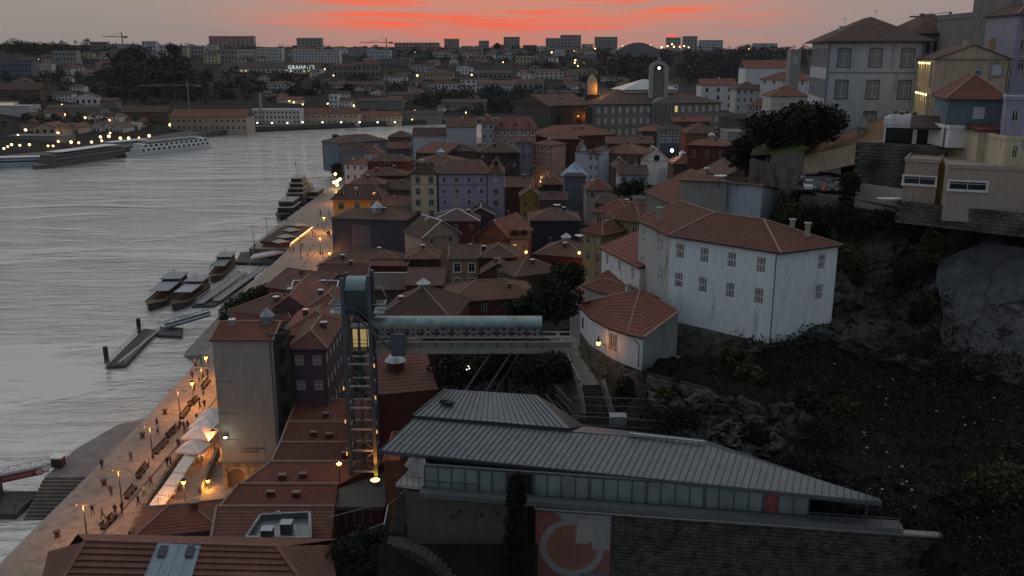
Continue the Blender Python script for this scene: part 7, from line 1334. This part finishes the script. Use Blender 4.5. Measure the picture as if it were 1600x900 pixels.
# divider wall and awnings
r = empty('terrace_wall', Q4(232, 800)); tag(r, 'low granite wall between promenade and lower restaurant terrace', 'wall'); o = r.location.copy(); pts = [Q4(204, 842), Q4(226, 800), Q4(262, 745), Q4(296, 700), Q4(318, 668)]; m = MB()
for a, b in zip(pts, pts[1:]): m.bar(a - o + V((0,0,.5)), b - o + V((0,0,.5)), .5, 1.1)
m.build('parapet', stone('parapet_stone', (.25, .215, .175), .8, .4), r)
r = empty('stair_wall', Q4(330, 740)); tag(r, 'sloping wall of the stair to the arched ground floor', 'wall'); o = r.location.copy(); m = MB(); m.bar(U(312, 768, z=4.4) - o, U(341, 705, z=5.5) - o, .5, 1.6); m.build('flank', MATS['parapet_stone'], r)
AW = plain('awning_cloth', (.70, .69, .66), .8)
def tent(label, px, py, w, d, z=6.6, peak=1.3, rot=0):
    p = U(px, py, z=z); r = empty('canopy', (p.x, p.y, 4), rot); tag(r, label, 'canopy', 'white canopies of the terrace restaurants'); m = MB(); a, b = w/2, d/2; c = [(-a,-b,z-4), (a,-b,z-4), (a,b,z-4), (-a,b,z-4)]; t = (0, 0, z - 4 + peak)
    for i in range(4): m.face([c[i], c[(i+1)%4], t]); m.face([(c[i][0], c[i][1], z-4.35), (c[(i+1)%4][0], c[(i+1)%4][1], z-4.35), c[(i+1)%4], c[i]])
    m.build('cloth', AW, r)
    for x, y in ((-a,-b), (a,-b), (a,b), (-a,b)): m = MB(); m.bar((x*.97, y*.97, 0), (x*.97, y*.97, z-4), .07); m.build('pole', ZINC, r)
qa = math.atan2(118 - 160, -50.9 + 56) + math.pi / 2
for lab, px, py, w, d in (('peaked white canopy nearest the street lantern', 302, 699, 4.2, 3.6), ('white canopy glowing orange beside the wall lamp', 313, 677, 4.6, 4.2), ('pale canopy behind the glowing one', 322, 661, 4.2, 4.2), ('far white canopy against the blank grey wall', 329, 648, 3.6, 4.0)): tent(lab, px, py, w, d, rot=-.12)
def awn(label, a, b, w, z=6.2):
    A, B = U(*a, z=z), U(*b, z=z); r = empty('awning', (A.x, A.y, 4)); tag(r, label, 'awning', 'flat white awnings along the low wall'); v = B - A; n = V((v.y, -v.x, 0)).normalized() * w; m = MB(); o = V((0, 0, z - 4)); m.face([o, v + o, v + n + o - V((0,0,.35)), n + o - V((0,0,.35))]); m.face([n + o - V((0,0,.35)), v + n + o - V((0,0,.35)), v + n + o - V((0,0,.65)), n + o - V((0,0,.65))]); m.build('cloth', AW, r)
    for p in (V(), v, n, v + n): m = MB(); m.bar(p, p + o, .06); m.build('pole', ZINC, r)
for lab, a, b in (('flat white awning farthest along the low wall', (270, 737), (291, 706)), ('second flat white awning along the low wall', (256, 757), (270, 738)), ('third flat awning, lit orange underneath', (245, 772), (256, 758)), ('nearest flat white awning along the low wall', (233, 789), (244, 773))): awn(lab, a, b, 1.7)
rng = random.Random(31)
for i, (px, py) in enumerate([(284, 732), (292, 722), (300, 714), (270, 752), (266, 762), (275, 746), (308, 712), (262, 772)]):
    p = Q4(px + 8, py + 6); r = empty('cafe_table', p); tag(r, 'small white café table, %s along the lower terrace' % ('fourth fifth sixth third second first seventh eighth'.split()[i]), 'table', 'café tables on the lower terrace'); m = MB(); m.box((-.45, -.45, .70), (.45, .45, .76)); m.build('tabletop', WHITEP, r); m = MB(); m.tube((0, 0, 0), (0, 0, .7), .05, n=6); m.lathe([(.28, 0), (.05, .06)], 8); m.build('pedestal', BLACK, r)
# pavilion roof, kiosk
H('small hipped tile pavilion above the bottom left roof', 213, 341, 838, 97, 99, d=7, h=6, roof='hip', rise=1.9, wc='brown', rc='bright', courses=9, cat='pavilion', name='pavilion', group=None, ov=.4)
r = H('long glazed kiosk with glowing roof edge on the far quay', 452, 486, 379, 292, 320, d=9, h=3.4, roof='shed', rise=.5, wc='brown', rc='brown', win=(1, 8), ws=(3.0, 2.0), top=1.7, lit={(0, 0, k) for k in range(8)}, cat='kiosk', name='kiosk', ov=.6, ridge=False); w = HOUSES[-1][2]; m = MB(); m.bar((-.5, -.7, 3.25), (w + .5, -.7, 3.25), .22); m.bar((w + .6, -.7, 3.25), (w + .6, 9.5, 3.25), .22); m.build('light_strip', glow('strip', (1, .68, .25), 2.2), r)
for i, (px, py, s_) in enumerate(((447, 368, 3.2), (456, 358, 3.2), (466, 350, 3.0), (438, 376, 3.0))): p = U(px, py, z=6.6); r = empty('parasol', (p.x, p.y, 4)); tag(r, ('first', 'second', 'third', 'nearest')[i] + ' big flat parasol on the water side of the kiosk', 'parasol', 'parasols beside the kiosk'); m = MB(); m.lathe([(s_, 2.3), (0, 3.2)], 4); m.build('cloth', plain('parasol_buff', (.34, .31, .27)), r); m = MB(); m.tube((0, 0, 0), (0, 0, 2.6), .06, n=5); m.build('pole', ZINC, r)
m = MB(); hp = [Q4(424, 425), Q4(440, 421), Q4(452, 426), Q4(436, 431)]
for px, py, lab in ((426, 432, 'white parked van on the orange-lit quay corner'), ): pass
# ------------------------------------------------------------------ people
def person_mesh(pose):
    J = {'pel': (0, 0, .95), 'wai': (0, 0, 1.12), 'che': (0, .01, 1.36), 'nec': (0, .01, 1.50), 'hea': (0, -.02, 1.60), 'top': (0, -.01, 1.72)}; E = [('pel','wai'),('wai','che'),('che','nec'),('nec','hea'),('hea','top')]; Rr = {'pel': .155, 'wai': .135, 'che': .17, 'nec': .06, 'hea': .095, 'top': .075}
    st = {'stand': (0, 0), 'walk': (.28, -.25), 'sit': (0, 0)}[pose]
    for i, s_ in ((0, -1), (1, 1)):
        k = 'l' if i == 0 else 'r'; sw = st[i]
        if pose == 'sit': pts = [(s_*.10, -.02, .55), (s_*.12, -.45, .52), (s_*.12, -.50, .09), (s_*.12, -.64, .05)]
        else: pts = [(s_*.09, 0, .88), (s_*.10, -.04 - sw*.5, .50), (s_*.11, -sw*1.0, .10), (s_*.12, -sw*1.0 - .14, .05)]
        for n, p, r_ in zip(('hip', 'kne', 'ank', 'toe'), pts, (.10, .072, .05, .045)): J[k+n] = p; Rr[k+n] = r_
        E += [('pel', k+'hip'), (k+'hip', k+'kne'), (k+'kne', k+'ank'), (k+'ank', k+'toe')]
        ap = [(s_*.20, .01, 1.40), (s_*.25, .03 + sw*.4, 1.13), (s_*.23, -.08 + sw*.8, .90), (s_*.22, -.11 + sw*.9, .80)]
        for n, p, r_ in zip(('sho', 'elb', 'wri', 'han'), ap, (.075, .055, .042, .04)): J[k+n] = p; Rr[k+n] = r_
        E += [('che', k+'sho'), (k+'sho', k+'elb'), (k+'elb', k+'wri'), (k+'wri', k+'han')]
    if pose == 'sit':
        for k in list(J):
            if k not in ('lhip','rhip','lkne','rkne','lank','rank','ltoe','rtoe'): x, y, z = J[k]; J[k] = (x, y, z - .40)
        J['pel'] = (0, 0, .56)
    names = list(J); me = bpy.data.meshes.new('p'); me.from_pydata([J[n] for n in names], [(names.index(a), names.index(b)) for a, b in E], []); o = bpy.data.objects.new('tmp_person', me); COL.objects.link(o); o.modifiers.new('s', 'SKIN'); sv = me.skin_vertices[0].data
    for i, n in enumerate(names): sv[i].radius = (Rr[n], Rr[n] * (.8 if n in ('che', 'wai', 'pel') else 1)); sv[i].use_root = (n == 'pel')
    o.modifiers.new('b', 'SUBSURF').levels = 1; bpy.context.view_layer.update(); out = bpy.data.meshes.new_from_object(o.evaluated_get(bpy.context.evaluated_depsgraph_get())); bpy.data.objects.remove(o); return out
BASEP = {k: person_mesh(k) for k in ('stand', 'walk', 'sit')}; SKIN = plain('skin', (.30, .18, .13)); HAIR = plain('hair_dark', (.03, .022, .018)); PV = {}
def person(label, p, pose, col, rz, grp):
    k = (pose, col)
    if k not in PV:
        me = BASEP[pose].copy(); dz = -.40 if pose == 'sit' else 0
        cm = {'black': (.02, .02, .024), 'navy': (.03, .04, .07), 'red': (.22, .04, .035), 'grey': (.14, .14, .145), 'pale': (.42, .40, .38), 'olive': (.07, .07, .045)}[col]
        for mt in (plain('coat_' + col, cm, .85), plain('trousers', (.03, .032, .045), .85), SKIN, HAIR): me.materials.append(mt)
        idx = []
        for f in me.polygons:
            c = f.center; z = c.z - dz; idx.append((3 if (z > 1.64 or c.y > .03) else 2) if z > 1.52 else 2 if (abs(c.x) > .17 and z < .86 and z > .7 and pose != 'sit') else 0 if z > .92 else 1)
        me.polygons.foreach_set('material_index', idx); me.polygons.foreach_set('use_smooth', [True] * len(idx)); PV[k] = me
    o = link('person', PV[k], None, p, rz); o.scale = (1.05, 1.05, 1.02); tag(o, label, 'person', grp)
rng = random.Random(77); PP = [((160, 733), 'stand', 'black', 'person in black standing alone on the slipway'), ((246, 668), 'walk', 'black', 'person in black walking above the slipway edge'), ((247, 681), 'walk', 'navy', 'person in navy just behind, above the crowded bench'), ((145, 805), 'walk', 'black', 'person in black, leftmost of the group by the second lamp post'), ((161, 811), 'walk', 'grey', 'person in grey, second of the group by the second lamp post'), ((181, 805), 'stand', 'navy', 'person in navy standing left of the second lamp post'), ((191, 803), 'stand', 'black', 'person in black standing right beside the second lamp post'), ((217, 791), 'walk', 'black', 'person striding along the drain line near the low wall'), ((236, 760), 'walk', 'red', 'person in a dark red coat walking by the awnings'), ((262, 729), 'stand', 'black', 'person in black leaning by the farthest flat awning'), ((267, 727), 'stand', 'grey', 'person in grey beside the one leaning by the awning'), ((282, 671), 'stand', 'black', 'person in black, left of the trio by the canopies'), ((288, 673), 'stand', 'navy', 'person in navy, middle of the trio by the canopies'), ((294, 671), 'stand', 'olive', 'person in olive, right of the trio by the canopies'), ((308, 660), 'walk', 'black', 'person in black before the pale canopy'), ((313, 640), 'walk', 'navy', 'person in navy walking past the far lamp post'), ((320, 638), 'walk', 'black', 'person in black walking beside the navy one'), ((301, 592), 'stand', 'black', 'person in black at the quay edge near the end of view'), ((307, 578), 'stand', 'red', 'person in red in the knot by the blank wall corner'), ((315, 570), 'walk', 'black', 'person in black in the knot by the blank wall corner'), ((324, 585), 'walk', 'red', 'person in red close to the blank wall corner'), ((325, 568), 'walk', 'navy', 'person in navy close to the blank wall corner'), ((305, 572), 'stand', 'pale', 'person in a pale jacket in the knot near the corner'), ((312, 598), 'walk', 'pale', 'person in a pale coat on the open paving left of the farthest bench'), ((304, 612), 'walk', 'grey', 'person in grey alone between the two far lanterns'), ((279, 700), 'walk', 'navy', 'person in navy beside the peaked canopy'), ((226, 775), 'walk', 'pale', 'person in a pale coat walking just left of the red-coated one'), ((174, 775), 'stand', 'olive', 'person in olive standing by the empty bench'), ((205, 720), 'walk', 'grey', 'person in grey crossing the open paving above the slipway'), ((318, 590), 'stand', 'olive', 'person in olive near the farthest bench'), ((290, 676), 'walk', 'grey', 'person in grey passing the trio by the canopies'), ((240, 800), 'stand', 'black', 'person in black on the lower terrace by the low wall'), ((251, 795), 'stand', 'navy', 'person in navy on the lower terrace'), ((280, 768), 'walk', 'red', 'person in red walking near the lit street lantern')]
for (px, py), pose, col, lab in PP: person(lab, Q4(px, py), pose, col, rng.uniform(-.5, .5) + (0 if rng.random() < .5 else math.pi), 'people walking on the promenade')
for px, py, col, lab in ((166, 822, 'pale', 'seated person in a pale jacket on the nearest bench'), (171, 816, 'black', 'seated person in black on the nearest bench'), (222, 740, 'olive', 'seated person on the bench above the empty bench'), (265, 682, 'grey', 'seated person in grey, first on the crowded bench'), (269, 678, 'red', 'seated person in red, second on the crowded bench'), (273, 674, 'black', 'seated person in black, last on the crowded bench'), (302, 631, 'black', 'seated person in black on the bench near the far lamp post'), (233, 727, 'pale', 'seated person in pale clothes at the bench end')): p = Q4(px, py); person(lab, p + V((0, 0, -.06)), 'sit', col, -1.55, 'people sitting on the benches')
for i in range(30):
    px, py = rng.choice([(rng.uniform(380, 420), rng.uniform(372, 398)), (rng.uniform(418, 450), rng.uniform(345, 372)), (rng.uniform(462, 505), rng.uniform(380, 404)), (rng.uniform(488, 516), rng.uniform(330, 372))]); p = U(px, py, z=4)
    if p.x < edge(p.y) + 1: p.x = edge(p.y) + 1 + rng.random() * 8
    cc = rng.choice(('black', 'navy', 'grey', 'olive', 'red', 'pale')); pz = 'at the corner of the far quay' if px < 421 else 'by the parasols of the kiosk' if px < 452 else 'on the lit quay below the kiosk' if py > 375 else 'on the lit quay behind the kiosk'; person('small figure in %s %s' % (cc, pz), p, rng.choice(('stand', 'walk')), cc, rng.uniform(0, 6), 'strollers on the far quay')
# ------------------------------------------------------------------ cars
def car(label, p, rz, col):
    r = empty('parked_car', p, rz); tag(r, label, 'car', 'cars on the terrace above the cliff'); prof = [(-2.1, .3), (-2.1, .75), (-1.95, .9), (-1.1, .98), (1.5, .98), (2.0, .88), (2.1, .6), (2.1, .3)]; m = MB()
    for s_ in (-1, 1): m.face([(x, s_*.85, z) for x, z in (prof if s_ < 0 else prof[::-1])])
    for a, b in zip(prof, prof[1:] + prof[:1]): m.face([(a[0], -.85, a[1]), (a[0], .85, a[1]), (b[0], .85, b[1]), (b[0], -.85, b[1])])
    m.build('body', plain('car_' + col, {'white': (.6, .6, .61), 'silver': (.33, .34, .36), 'black': (.02, .02, .022), 'red': (.30, .07, .05), 'blue': (.06, .09, .14)}[col], .3), r); m = MB(); b, t = [(-1.15, .97), (1.55, .97)], [(-.45, 1.46), (1.1, 1.46)]; q = [(-1.15, -.8, .97), (1.55, -.8, .97), (1.55, .8, .97), (-1.15, .8, .97)]; w = [(-.45, -.65, 1.44), (1.1, -.65, 1.44), (1.1, .65, 1.44), (-.45, .65, 1.44)]
    for i in range(4): m.face([q[i], q[(i+1)%4], w[(i+1)%4], w[i]])
    m.build('windows', GLASS, r); m = MB(); m.face([(x, y, z + .01) for x, y, z in w]); m.box((-.45, -.66, 1.42), (1.1, .66, 1.47)); m.build('cabin_roof', MATS['car_' + col], r)
    for x in (-1.3, 1.3):
        for s_ in (-1, 1): m = MB(); m.tube((x, s_*.72, .32), (x, s_*.88, .32), .32, n=10); m.build('wheel', BLACK, r)
    for s_ in (-1, 1): m = MB(); m.box((-2.13, s_*.6 - .18, .6), (-2.09, s_*.6 + .18, .78)); m.build('headlight', WHITEP, r)
zc = U(1290, 300, Y=138).z
for i, (px, py, col, rz) in enumerate([(1264, 296, 'white', 1.3), (1277, 297, 'blue', 1.35), (1288, 299, 'red', 1.4), (1297, 300, 'black', 1.4), (1308, 300, 'silver', 1.5), (1268, 284, 'silver', .1), (1287, 282, 'white', .1), (1310, 285, 'silver', .2), (1316, 293, 'white', 1.0)]):
    p = U(px, py, z=zc); car(['white car at the left end of the cliff-top row', 'blue-grey car second in the cliff-top row', 'red car in the cliff-top row', 'black car right of the red one', 'silver car at the right end of the cliff-top row', 'silver car parked behind the row on the left', 'white car parked behind the red one', 'silver car parked behind on the right', 'white car by the round bush'][i], p, rz, col)
# ------------------------------------------------------------------ vegetation
def greenery():
    rng = random.Random(99)
    # park trees
    for lab, px, py, Y, hgt, r in (('broad park tree left of the grey mansion', 1205, 226, 166, 7.4, (5.6, 5, 3.6)), ('dense park tree against the mansion corner', 1272, 222, 148, 7.2, (4.8, 4.2, 3.6)), ('park tree between the two larger ones', 1240, 216, 160, 7, (4.6, 4.2, 3.4)), ('dark tree hanging over the old city wall', 1166, 268, 178, 9, (4.5, 4, 4))): tree(lab, U(px, py + 4, Y=Y), hgt, (r[0], r[1], r[2] * 1.25), rng, 3600, .36, crownz=.46)
    # trees of the ravine below the footbridge
    for lab, px, py, Y, hgt, r in (('dark tree behind the barrel roof of the footbridge', 868, 502, 124, 6.6, (4.0, 4, 4.4)), ('leafy tree left of the lower white wing', 832, 508, 130, 5.6, (4.4, 4, 3.4)), ('tree between yellow house and white wing', 886, 458, 144, 5.6, (3.0, 3.6, 3.4)), ('tree under the middle of the footbridge', 720, 620, 116, 9, (4.5, 4, 3.5)), ('tree under the right end of the footbridge', 850, 620, 104, 7, (4.0, 3.5, 3)), ('tree in the ravine beneath the struts', 790, 612, 110, 8, (4.5, 4, 3)), ('tree in the overgrown yard by the mossy stone house', 985, 318, 225, 7, (4.5, 4, 3))): tree(lab, U(px, py, Y=Y), hgt, r, rng, 2600, .32, crownz=.5)
    bs = [('bush', 1240, 345, 140, (3.2, 2.5, 2.2)), ('bush', 1275, 352, 136, (3.4, 2.6, 2.4)), ('bush', 1310, 352, 131, (3.2, 2.4, 2.4)), ('bush', 1224, 372, 138, (2.8, 2.4, 2.6)), ('bush', 1345, 360, 129, (3, 2.2, 2)), ('bush', 1385, 352, 126, (2.6, 2, 1.6)), ('bush', 1325, 303, 129, (1.7, 1.5, 2.0)), ('bush', 1420, 360, 123, (2.6, 2, 1.8)), ('bush', 1255, 312, 146, (2.0, 2, 1.8)), ('bush', 1330, 420, 122, (2.2, 2, 2.4)), ('bush', 1415, 440, 119, (2.0, 1.6, 2.2)), ('bush', 1455, 400, 119, (1.6, 1.4, 2.6)), ('bush', 1440, 500, 112, (1.8, 1.5, 2.4)), ('bush', 1140, 580, 103, (2.0, 1.6, 1.7)), ('bush', 1170, 600, 100, (2.0, 1.6, 1.5)), ('bush', 1100, 600, 102, (1.8, 1.5, 1.2)), ('bush', 1260, 640, 93, (2.4, 2, 1.6)), ('bush', 1310, 650, 93, (2.2, 2, 1.4)), ('bush', 1560, 780, 75, (3.0, 2.4, 2.4)), ('bush', 1500, 790, 75, (2.4, 2.2, 1.8)), ('bush', 1600, 740, 78, (2.8, 2.2, 2.2)), ('bush', 1040, 640, 96, (1.5, 1.2, 1.6)), ('bush', 1180, 690, 87, (1.6, 1.2, 1.6)), ('bush', 640, 600, 118, (2.5, 2, 1.6)), ('bush', 975, 620, 99, (1.2, 1, 1.6))]
    labs = ['clump of dark bushes at the left end of the cliff-top', 'large dark bush on the cliff edge behind the white house roof', 'dark bush on the cliff edge above the white house right corner', 'bush behind the ridge of the large white house', 'bush on the cliff edge right of the white house', 'low bush on the cliff edge below the white parked object', 'round bush beside the parked cars', 'bush trailing over the cliff below the beige house', 'small bush left of the parked cars', 'bush clinging to the cliff beside the white house wall', 'bush in a cliff cleft above the litter slope', 'bush hanging left of the bare rock face', 'bush at the foot of the bare rock face', 'spiky shrub on the ledge below the large white house', 'shrub right of the spiky one on the ledge', 'low shrub left of the spiky one on the ledge', 'dark shrub on the slope below the white house corner', 'shrub on the slope right of the ledge', 'big dark shrub in the lower right corner', 'dark shrub left of the lower right corner', 'dark shrub at the right edge above the corner', 'shrub on top of the rubble wall by the fence', 'shrub in the crag above the metal roof', 'bush beside the brown tiled slope under the footbridge', 'ivy clump on the curved stone base']
    for (k, px, py, Y, r), lab in zip(bs, labs): bush(lab, U(px, py, Y=Y), r, rng, 1100, .26, LEAF if rng.random() < .7 else LEAF2, 'bushes of the cliff and slope')
    # trimmed hedge by the quay
    h = empty('hedge', Q4(385, 480)); tag(h, 'dark trimmed hedge between the orange-lit quay and the near ramp', 'hedge'); o = h.location.copy(); m = MB(); pts = [Q4(346, 503), Q4(362, 488), Q4(384, 474), Q4(410, 465), Q4(432, 462)]
    for a, b in zip(pts, pts[1:]):
        for k in range(6): p = a.lerp(b, k / 6) - o; leaves(m, p + V((1.5, 0, 1.6)), (2.6, 2.6, 2.2), 420, .3, rng, shell=.2)
    m.build('foliage', LEAF, h); m = MB(); [m.bar(a - o, b - o, 1.2, 2.4) for a, b in zip(pts, pts[1:])]; m.build('stems', BARK, h)
    # riverside trees at the far end
    for k in range(8): p = U(527 - k * .3, 285 - k * 8.5, z=4); tree('slim dark tree in the riverside row, number %s from the lamp cluster' % ('one two three four five six seven eight'.split()[k]), p, 8, (3.2, 3.2, 3.4), rng, 420, .6, group='trees along the far quay')
    # creepers and ground cover on cliff and slope
    m = MB()
    def cover(grid, n, mask, size):
        R_, C_ = len(grid), len(grid[0]); c = 0; t = 0
        while c < n and t < n * 6:
            t += 1; j, i = rng.randrange(R_ - 1), rng.randrange(C_ - 1); p = grid[j][i].lerp(grid[j+1][i+1], rng.random()) + V((rng.gauss(0, .5), -.9 + rng.gauss(0, .5), .4 + rng.gauss(0, .3)))
            if noise.noise(p * .12 + V((9, 2, 4))) + .4 * noise.noise(p * .45) < mask: continue
            c += 1
            for q in range(5):
                d = p + V((rng.gauss(0, .45), rng.gauss(0, .45), rng.gauss(0, .45))); s_ = size * rng.uniform(.5, 1.3); a = V((rng.gauss(0, 1), rng.gauss(0, 1), rng.gauss(0, 1))).normalized(); b = a.cross(V((rng.gauss(0, 1), rng.gauss(0, 1), 1))).normalized(); m.face([d - a*s_, d - b*s_*.6, d + a*s_, d + b*s_*.6])
    cover(cg, 6000, .05, .2); cover(sg, 8500, -.08, .15); cover(c3, 1500, .1, .16)
    tag(m.build('creepers', leafmat('creeper', (.018, .021, .011))), 'dark creepers and scrub over cliff and slope', 'scrub', kind='stuff')
    # rubbish and stones on the slope
    m = MB(); m2 = MB()
    for _ in range(1500):
        j, i = rng.randrange(4, len(sg) - 14), rng.randrange(int(len(sg[0]) * .3), len(sg[0]) - 1); p = sg[j][i].lerp(sg[j+1][i+1], rng.random()) + V((rng.gauss(0, .3), -.2, .45)); s_ = rng.uniform(.04, .15)
        (m2 if rng.random() < .07 else m).blob(p, (s_, s_, s_ * .7), rng.random() * 9, 1, .5)
    tag(m.build('loose_stones', rock('loose_stone', (.11, .10, .09), 2)), 'loose stones strewn over the dark slope', 'stones', kind='stuff'); tag(m2.build('litter', plain('litter_pale', (.42, .42, .41))), 'scattered pale litter on the dark slope', 'litter', kind='stuff')
    m = MB()
    for _ in range(3600):
        gsel = sg if rng.random() < .75 else cg; j, i = rng.randrange(2, len(gsel) - 12), rng.randrange(int(len(gsel[0]) * .1), len(gsel[0]) - 1); p = gsel[j][i] + V((rng.gauss(0, .4), -.4, .3)); a = V((rng.gauss(0, .6), rng.gauss(0, .4), abs(rng.gauss(0, .5)) + .1)); s_ = V((rng.uniform(.015, .03), 0, .01)); m.face([p - s_, p + s_, p + a]); q = p + a * .5; m.face([q - s_ * .6, q + s_ * .6, q + V((a.y, -a.x, a.z)) * .6])
    tag(m.build('dry_brush', plain('dry_stalk', (.075, .06, .045), .9, var=.5)), 'dry stalks and brush over the dark slope', 'brush', kind='stuff')
    # spiky plants on the ledge
    for lab, px, py in (('spiky yucca on the ledge, left of the pair', 1135, 572), ('spiky yucca on the ledge, right of the pair', 1160, 576)):
        p = U(px, py, Y=102.5); r = empty('yucca', p); tag(r, lab, 'plant', 'spiky plants on the ledge'); m = MB(); m.tube((0, 0, -.5), (0, 0, 1.2), .2, .15, 7); m.build('stem', BARK, r); m = MB()
        for k in range(70): a = rng.uniform(0, 6.28); e = rng.uniform(-.3, 1.3); d = V((math.cos(a)*math.cos(e), math.sin(a)*math.cos(e), math.sin(e))); s_ = d.cross(V((0, 0, 1))).normalized() * .06; c = V((0, 0, 1.2)); m.face([c - s_, c + d*1.0 - s_*1.4 + V((0,0,.1)), c + d*1.9 - V((0,0,.25)), c + d*1.0 + s_*1.4 + V((0,0,.1)), c + s_])
        m.build('leaf_rosette', LEAF2, r)
    # ravine floor under the bridge
    m = MB(); m.face([(-9, 88, 16), (14, 88, 22), (14, 140, 24), (-12, 150, 14)]); m.face([(-9, 88, 16), (-12, 150, 14), (-14, 150, 5), (-12, 88, 5)]); tag(m.build('ravine', SCREE), kind='structure'); m = MB()
    for _ in range(5200):
        x, y = rng.uniform(-9, 13), rng.uniform(90, 140); z = 16 + (x + 9) / 23 * 7 + rng.uniform(-.3, 1.2); s_ = rng.uniform(.15, .4); a = V((rng.gauss(0,1), rng.gauss(0,1), rng.gauss(0,.6))).normalized(); b = a.cross(V((rng.gauss(0,1), rng.gauss(0,1), 1))).normalized(); m.face([V((x,y,z)) - a*s_, V((x,y,z)) - b*s_*.6, V((x,y,z)) + a*s_, V((x,y,z)) + b*s_*.6])
    tag(m.build('undergrowth', LEAF), 'dark undergrowth on the ravine floor under the footbridge', 'undergrowth', kind='stuff')
greenery()
def last_bits():
    # tiled roofs under the footbridge, behind the metal roof
    H('red-brown ribbed roof with pale skylight under the footbridge', 586, 684, 617, 109, 111, d=14, h=7, roof='shed', rise=2.6, wc='oxblood', rc='tile', courses=16, sky=0, ov=.1, ridge=True, group=None)
    rt, w = HOUSES[-1][1], HOUSES[-1][2]; m = MB(); m.lathe([(1.2, 7.6), (1.2, 9.4)], 10, 0, (w*.42, 6, 0)); m.build('skylight_drum', wall('oxblood'), rt); m = MB(); m.lathe([(1.5, 9.4), (.9, 10.1), (0, 10.4)], 10, 0, (w*.42, 6, 0)); m.build('skylight_cap', ZINC, rt)
    a, b = U(1009, 578, Y=100.5), U(1112, 606, Y=95); w_ = empty('rubble_wall', (a.x, a.y, a.z - 7)); tag(w_, 'tall rubble stone wall between the curved white house and the crag', 'wall'); rr = random.Random(41); masonry(w_, (0, 0), (b.x - a.x, b.y - a.y), 0, 6.6, .62, .4, plain('rubble_stone', (.15, .14, .125), .95, var=.6, scale=.8), rr, single=150); bush('ivy trailing over the rubble wall below the curved house', a.lerp(b, .45) + V((0, -.3, -2.6)), (.9, .6, 1.7), rr, 600, .16)
    # steep stair left of the metal building
    s_ = empty('side_stair', U(625, 830, Y=82)); tag(s_, 'steep stone stair left of the rendered retaining wall', 'stairs'); o = s_.location.copy(); A, B = U(632, 772, Y=86), U(620, 828, Y=82)
    for k in range(16): p = A.lerp(B, k / 15) - o; m = MB(); m.box(p + V((-.8, -.2, -.5)), p + V((.8, .25, 0))); m.build('step', MATS['stair_stone'], s_)
    m = MB(); a, b = U(606, 790, Y=86) - o, U(634, 765, Y=86) - o; m.bar(a, b, .1); m.bar(U(600, 820, Y=83) - o, a, .1); m.build('handrail', ZINC, s_)
    H('timber slatted dark shed wall beside the ochre block', 600, 622, 724, 96, d=8, h=10, roof='flat', rise=.1, wc='rust', rc='tile', group=None)
    r = empty('garden_fence', U(515, 808, Y=92)); tag(r, 'thin wire fence around the dark garden below the ochre block', 'fence'); o = r.location.copy(); pts = [U(515, 808, Y=93), U(578, 792, Y=93), U(545, 838, Y=86), U(600, 818, Y=86)]
    m = MB()
    for a, b in ((pts[0], pts[1]), (pts[2], pts[3])):
        m.bar(a - o, b - o, .06)
        for k in range(6): p = a.lerp(b, k/5) - o; m.bar(p, p - V((0, 0, 2)), .06)
    m.build('fence_frame', ZINC, r)
    # dark garden ground and lower curved stair
    m = MB(); m.face([U(500, 850, Y=92), U(640, 800, Y=92), U(640, 980, Y=72), U(480, 980, Y=72)]); m.face([U(590, 850, Y=78), U(840, 850, Y=76), U(840, 1000, Y=68), U(590, 1000, Y=68)]); tag(m.build('garden_ground', SCREE), kind='structure'); rng = random.Random(15)
    for lab, px, py, Y, r_ in (('dark shrub in the garden below the ochre block', 575, 860, 84, (2.4, 2, 1.6)), ('dark shrub left of the lower curved stair', 545, 880, 80, (2.4, 2, 1.6)), ('low shrub at the foot of the rendered wall', 610, 880, 78, (2.2, 1.6, 1.2))): bush(lab, U(px, py, Y=Y), r_, rng, 1100, .22)
    c = empty('curved_stair', U(660, 880, Y=76)); tag(c, 'dark curved stair sweeping down beneath the rendered wall', 'stairs'); o = c.location.copy()
    for k in range(16): t = k / 15; p = U(612 + 110 * t, 842 + 60 * t * t + 8 * t, Y=79 - 5 * t) - o; m = MB(); m.box(p + V((-.35, -1.2, -1.2)), p + V((.35, .5, 0))); m.build('step', MATS['stair_stone'], c)
    for lab, px, py in (('white satellite dish on the roof behind the black-blue wall', 870, 322), ('white satellite dish on the brown roof by the yellow houses', 905, 370), ('white dish near the ridge behind the white house', 1125, 278)):
        p = U(px, py, Y=(242 if px == 870 else 200 if px == 905 else 144)); r = empty('satellite_dish', p); tag(r, lab, 'dish', 'satellite dishes'); m = MB(); m.lathe([(0, 0), (.7, .12), (1.1, .4)], 10); m.build('dish', WHITEP, r); m = MB(); m.tube((0, 0, -1.6), (0, 0, 0), .07, n=6); m.build('mast', BLACK, r)
    p = U(1390, 311, Y=125); m = MB(); m.lathe([(0, -.2), (1.1, -.1), (1.3, .12), (0, .2)], 10); o = m.build('upturned_boat', WHITEP, None, p); o.scale = (1.5, .7, 1); tag(o, 'white upturned tub lying on the cliff-top path', 'tub')
last_bits()

def haze():
    m = bpy.data.materials.new('evening_haze'); m.use_nodes = True; nt = m.node_tree; nt.nodes.clear(); out = nt.nodes.new('ShaderNodeOutputMaterial'); v = nt.nodes.new('ShaderNodeVolumePrincipled'); v.inputs['Color'].default_value = (.86, .87, .92, 1); v.inputs['Density'].default_value = 0.00003; v.inputs['Anisotropy'].default_value = 0.0; nt.links.new(v.outputs[0], out.inputs['Volume']); m.cycles.homogeneous_volume = True
    b = MB(); b.box((-2700, -60, -4), (2800, 3050, 135)); o = b.build('haze', m); tag(o, 'thin evening haze over river and hills', 'haze', kind='stuff')
haze()
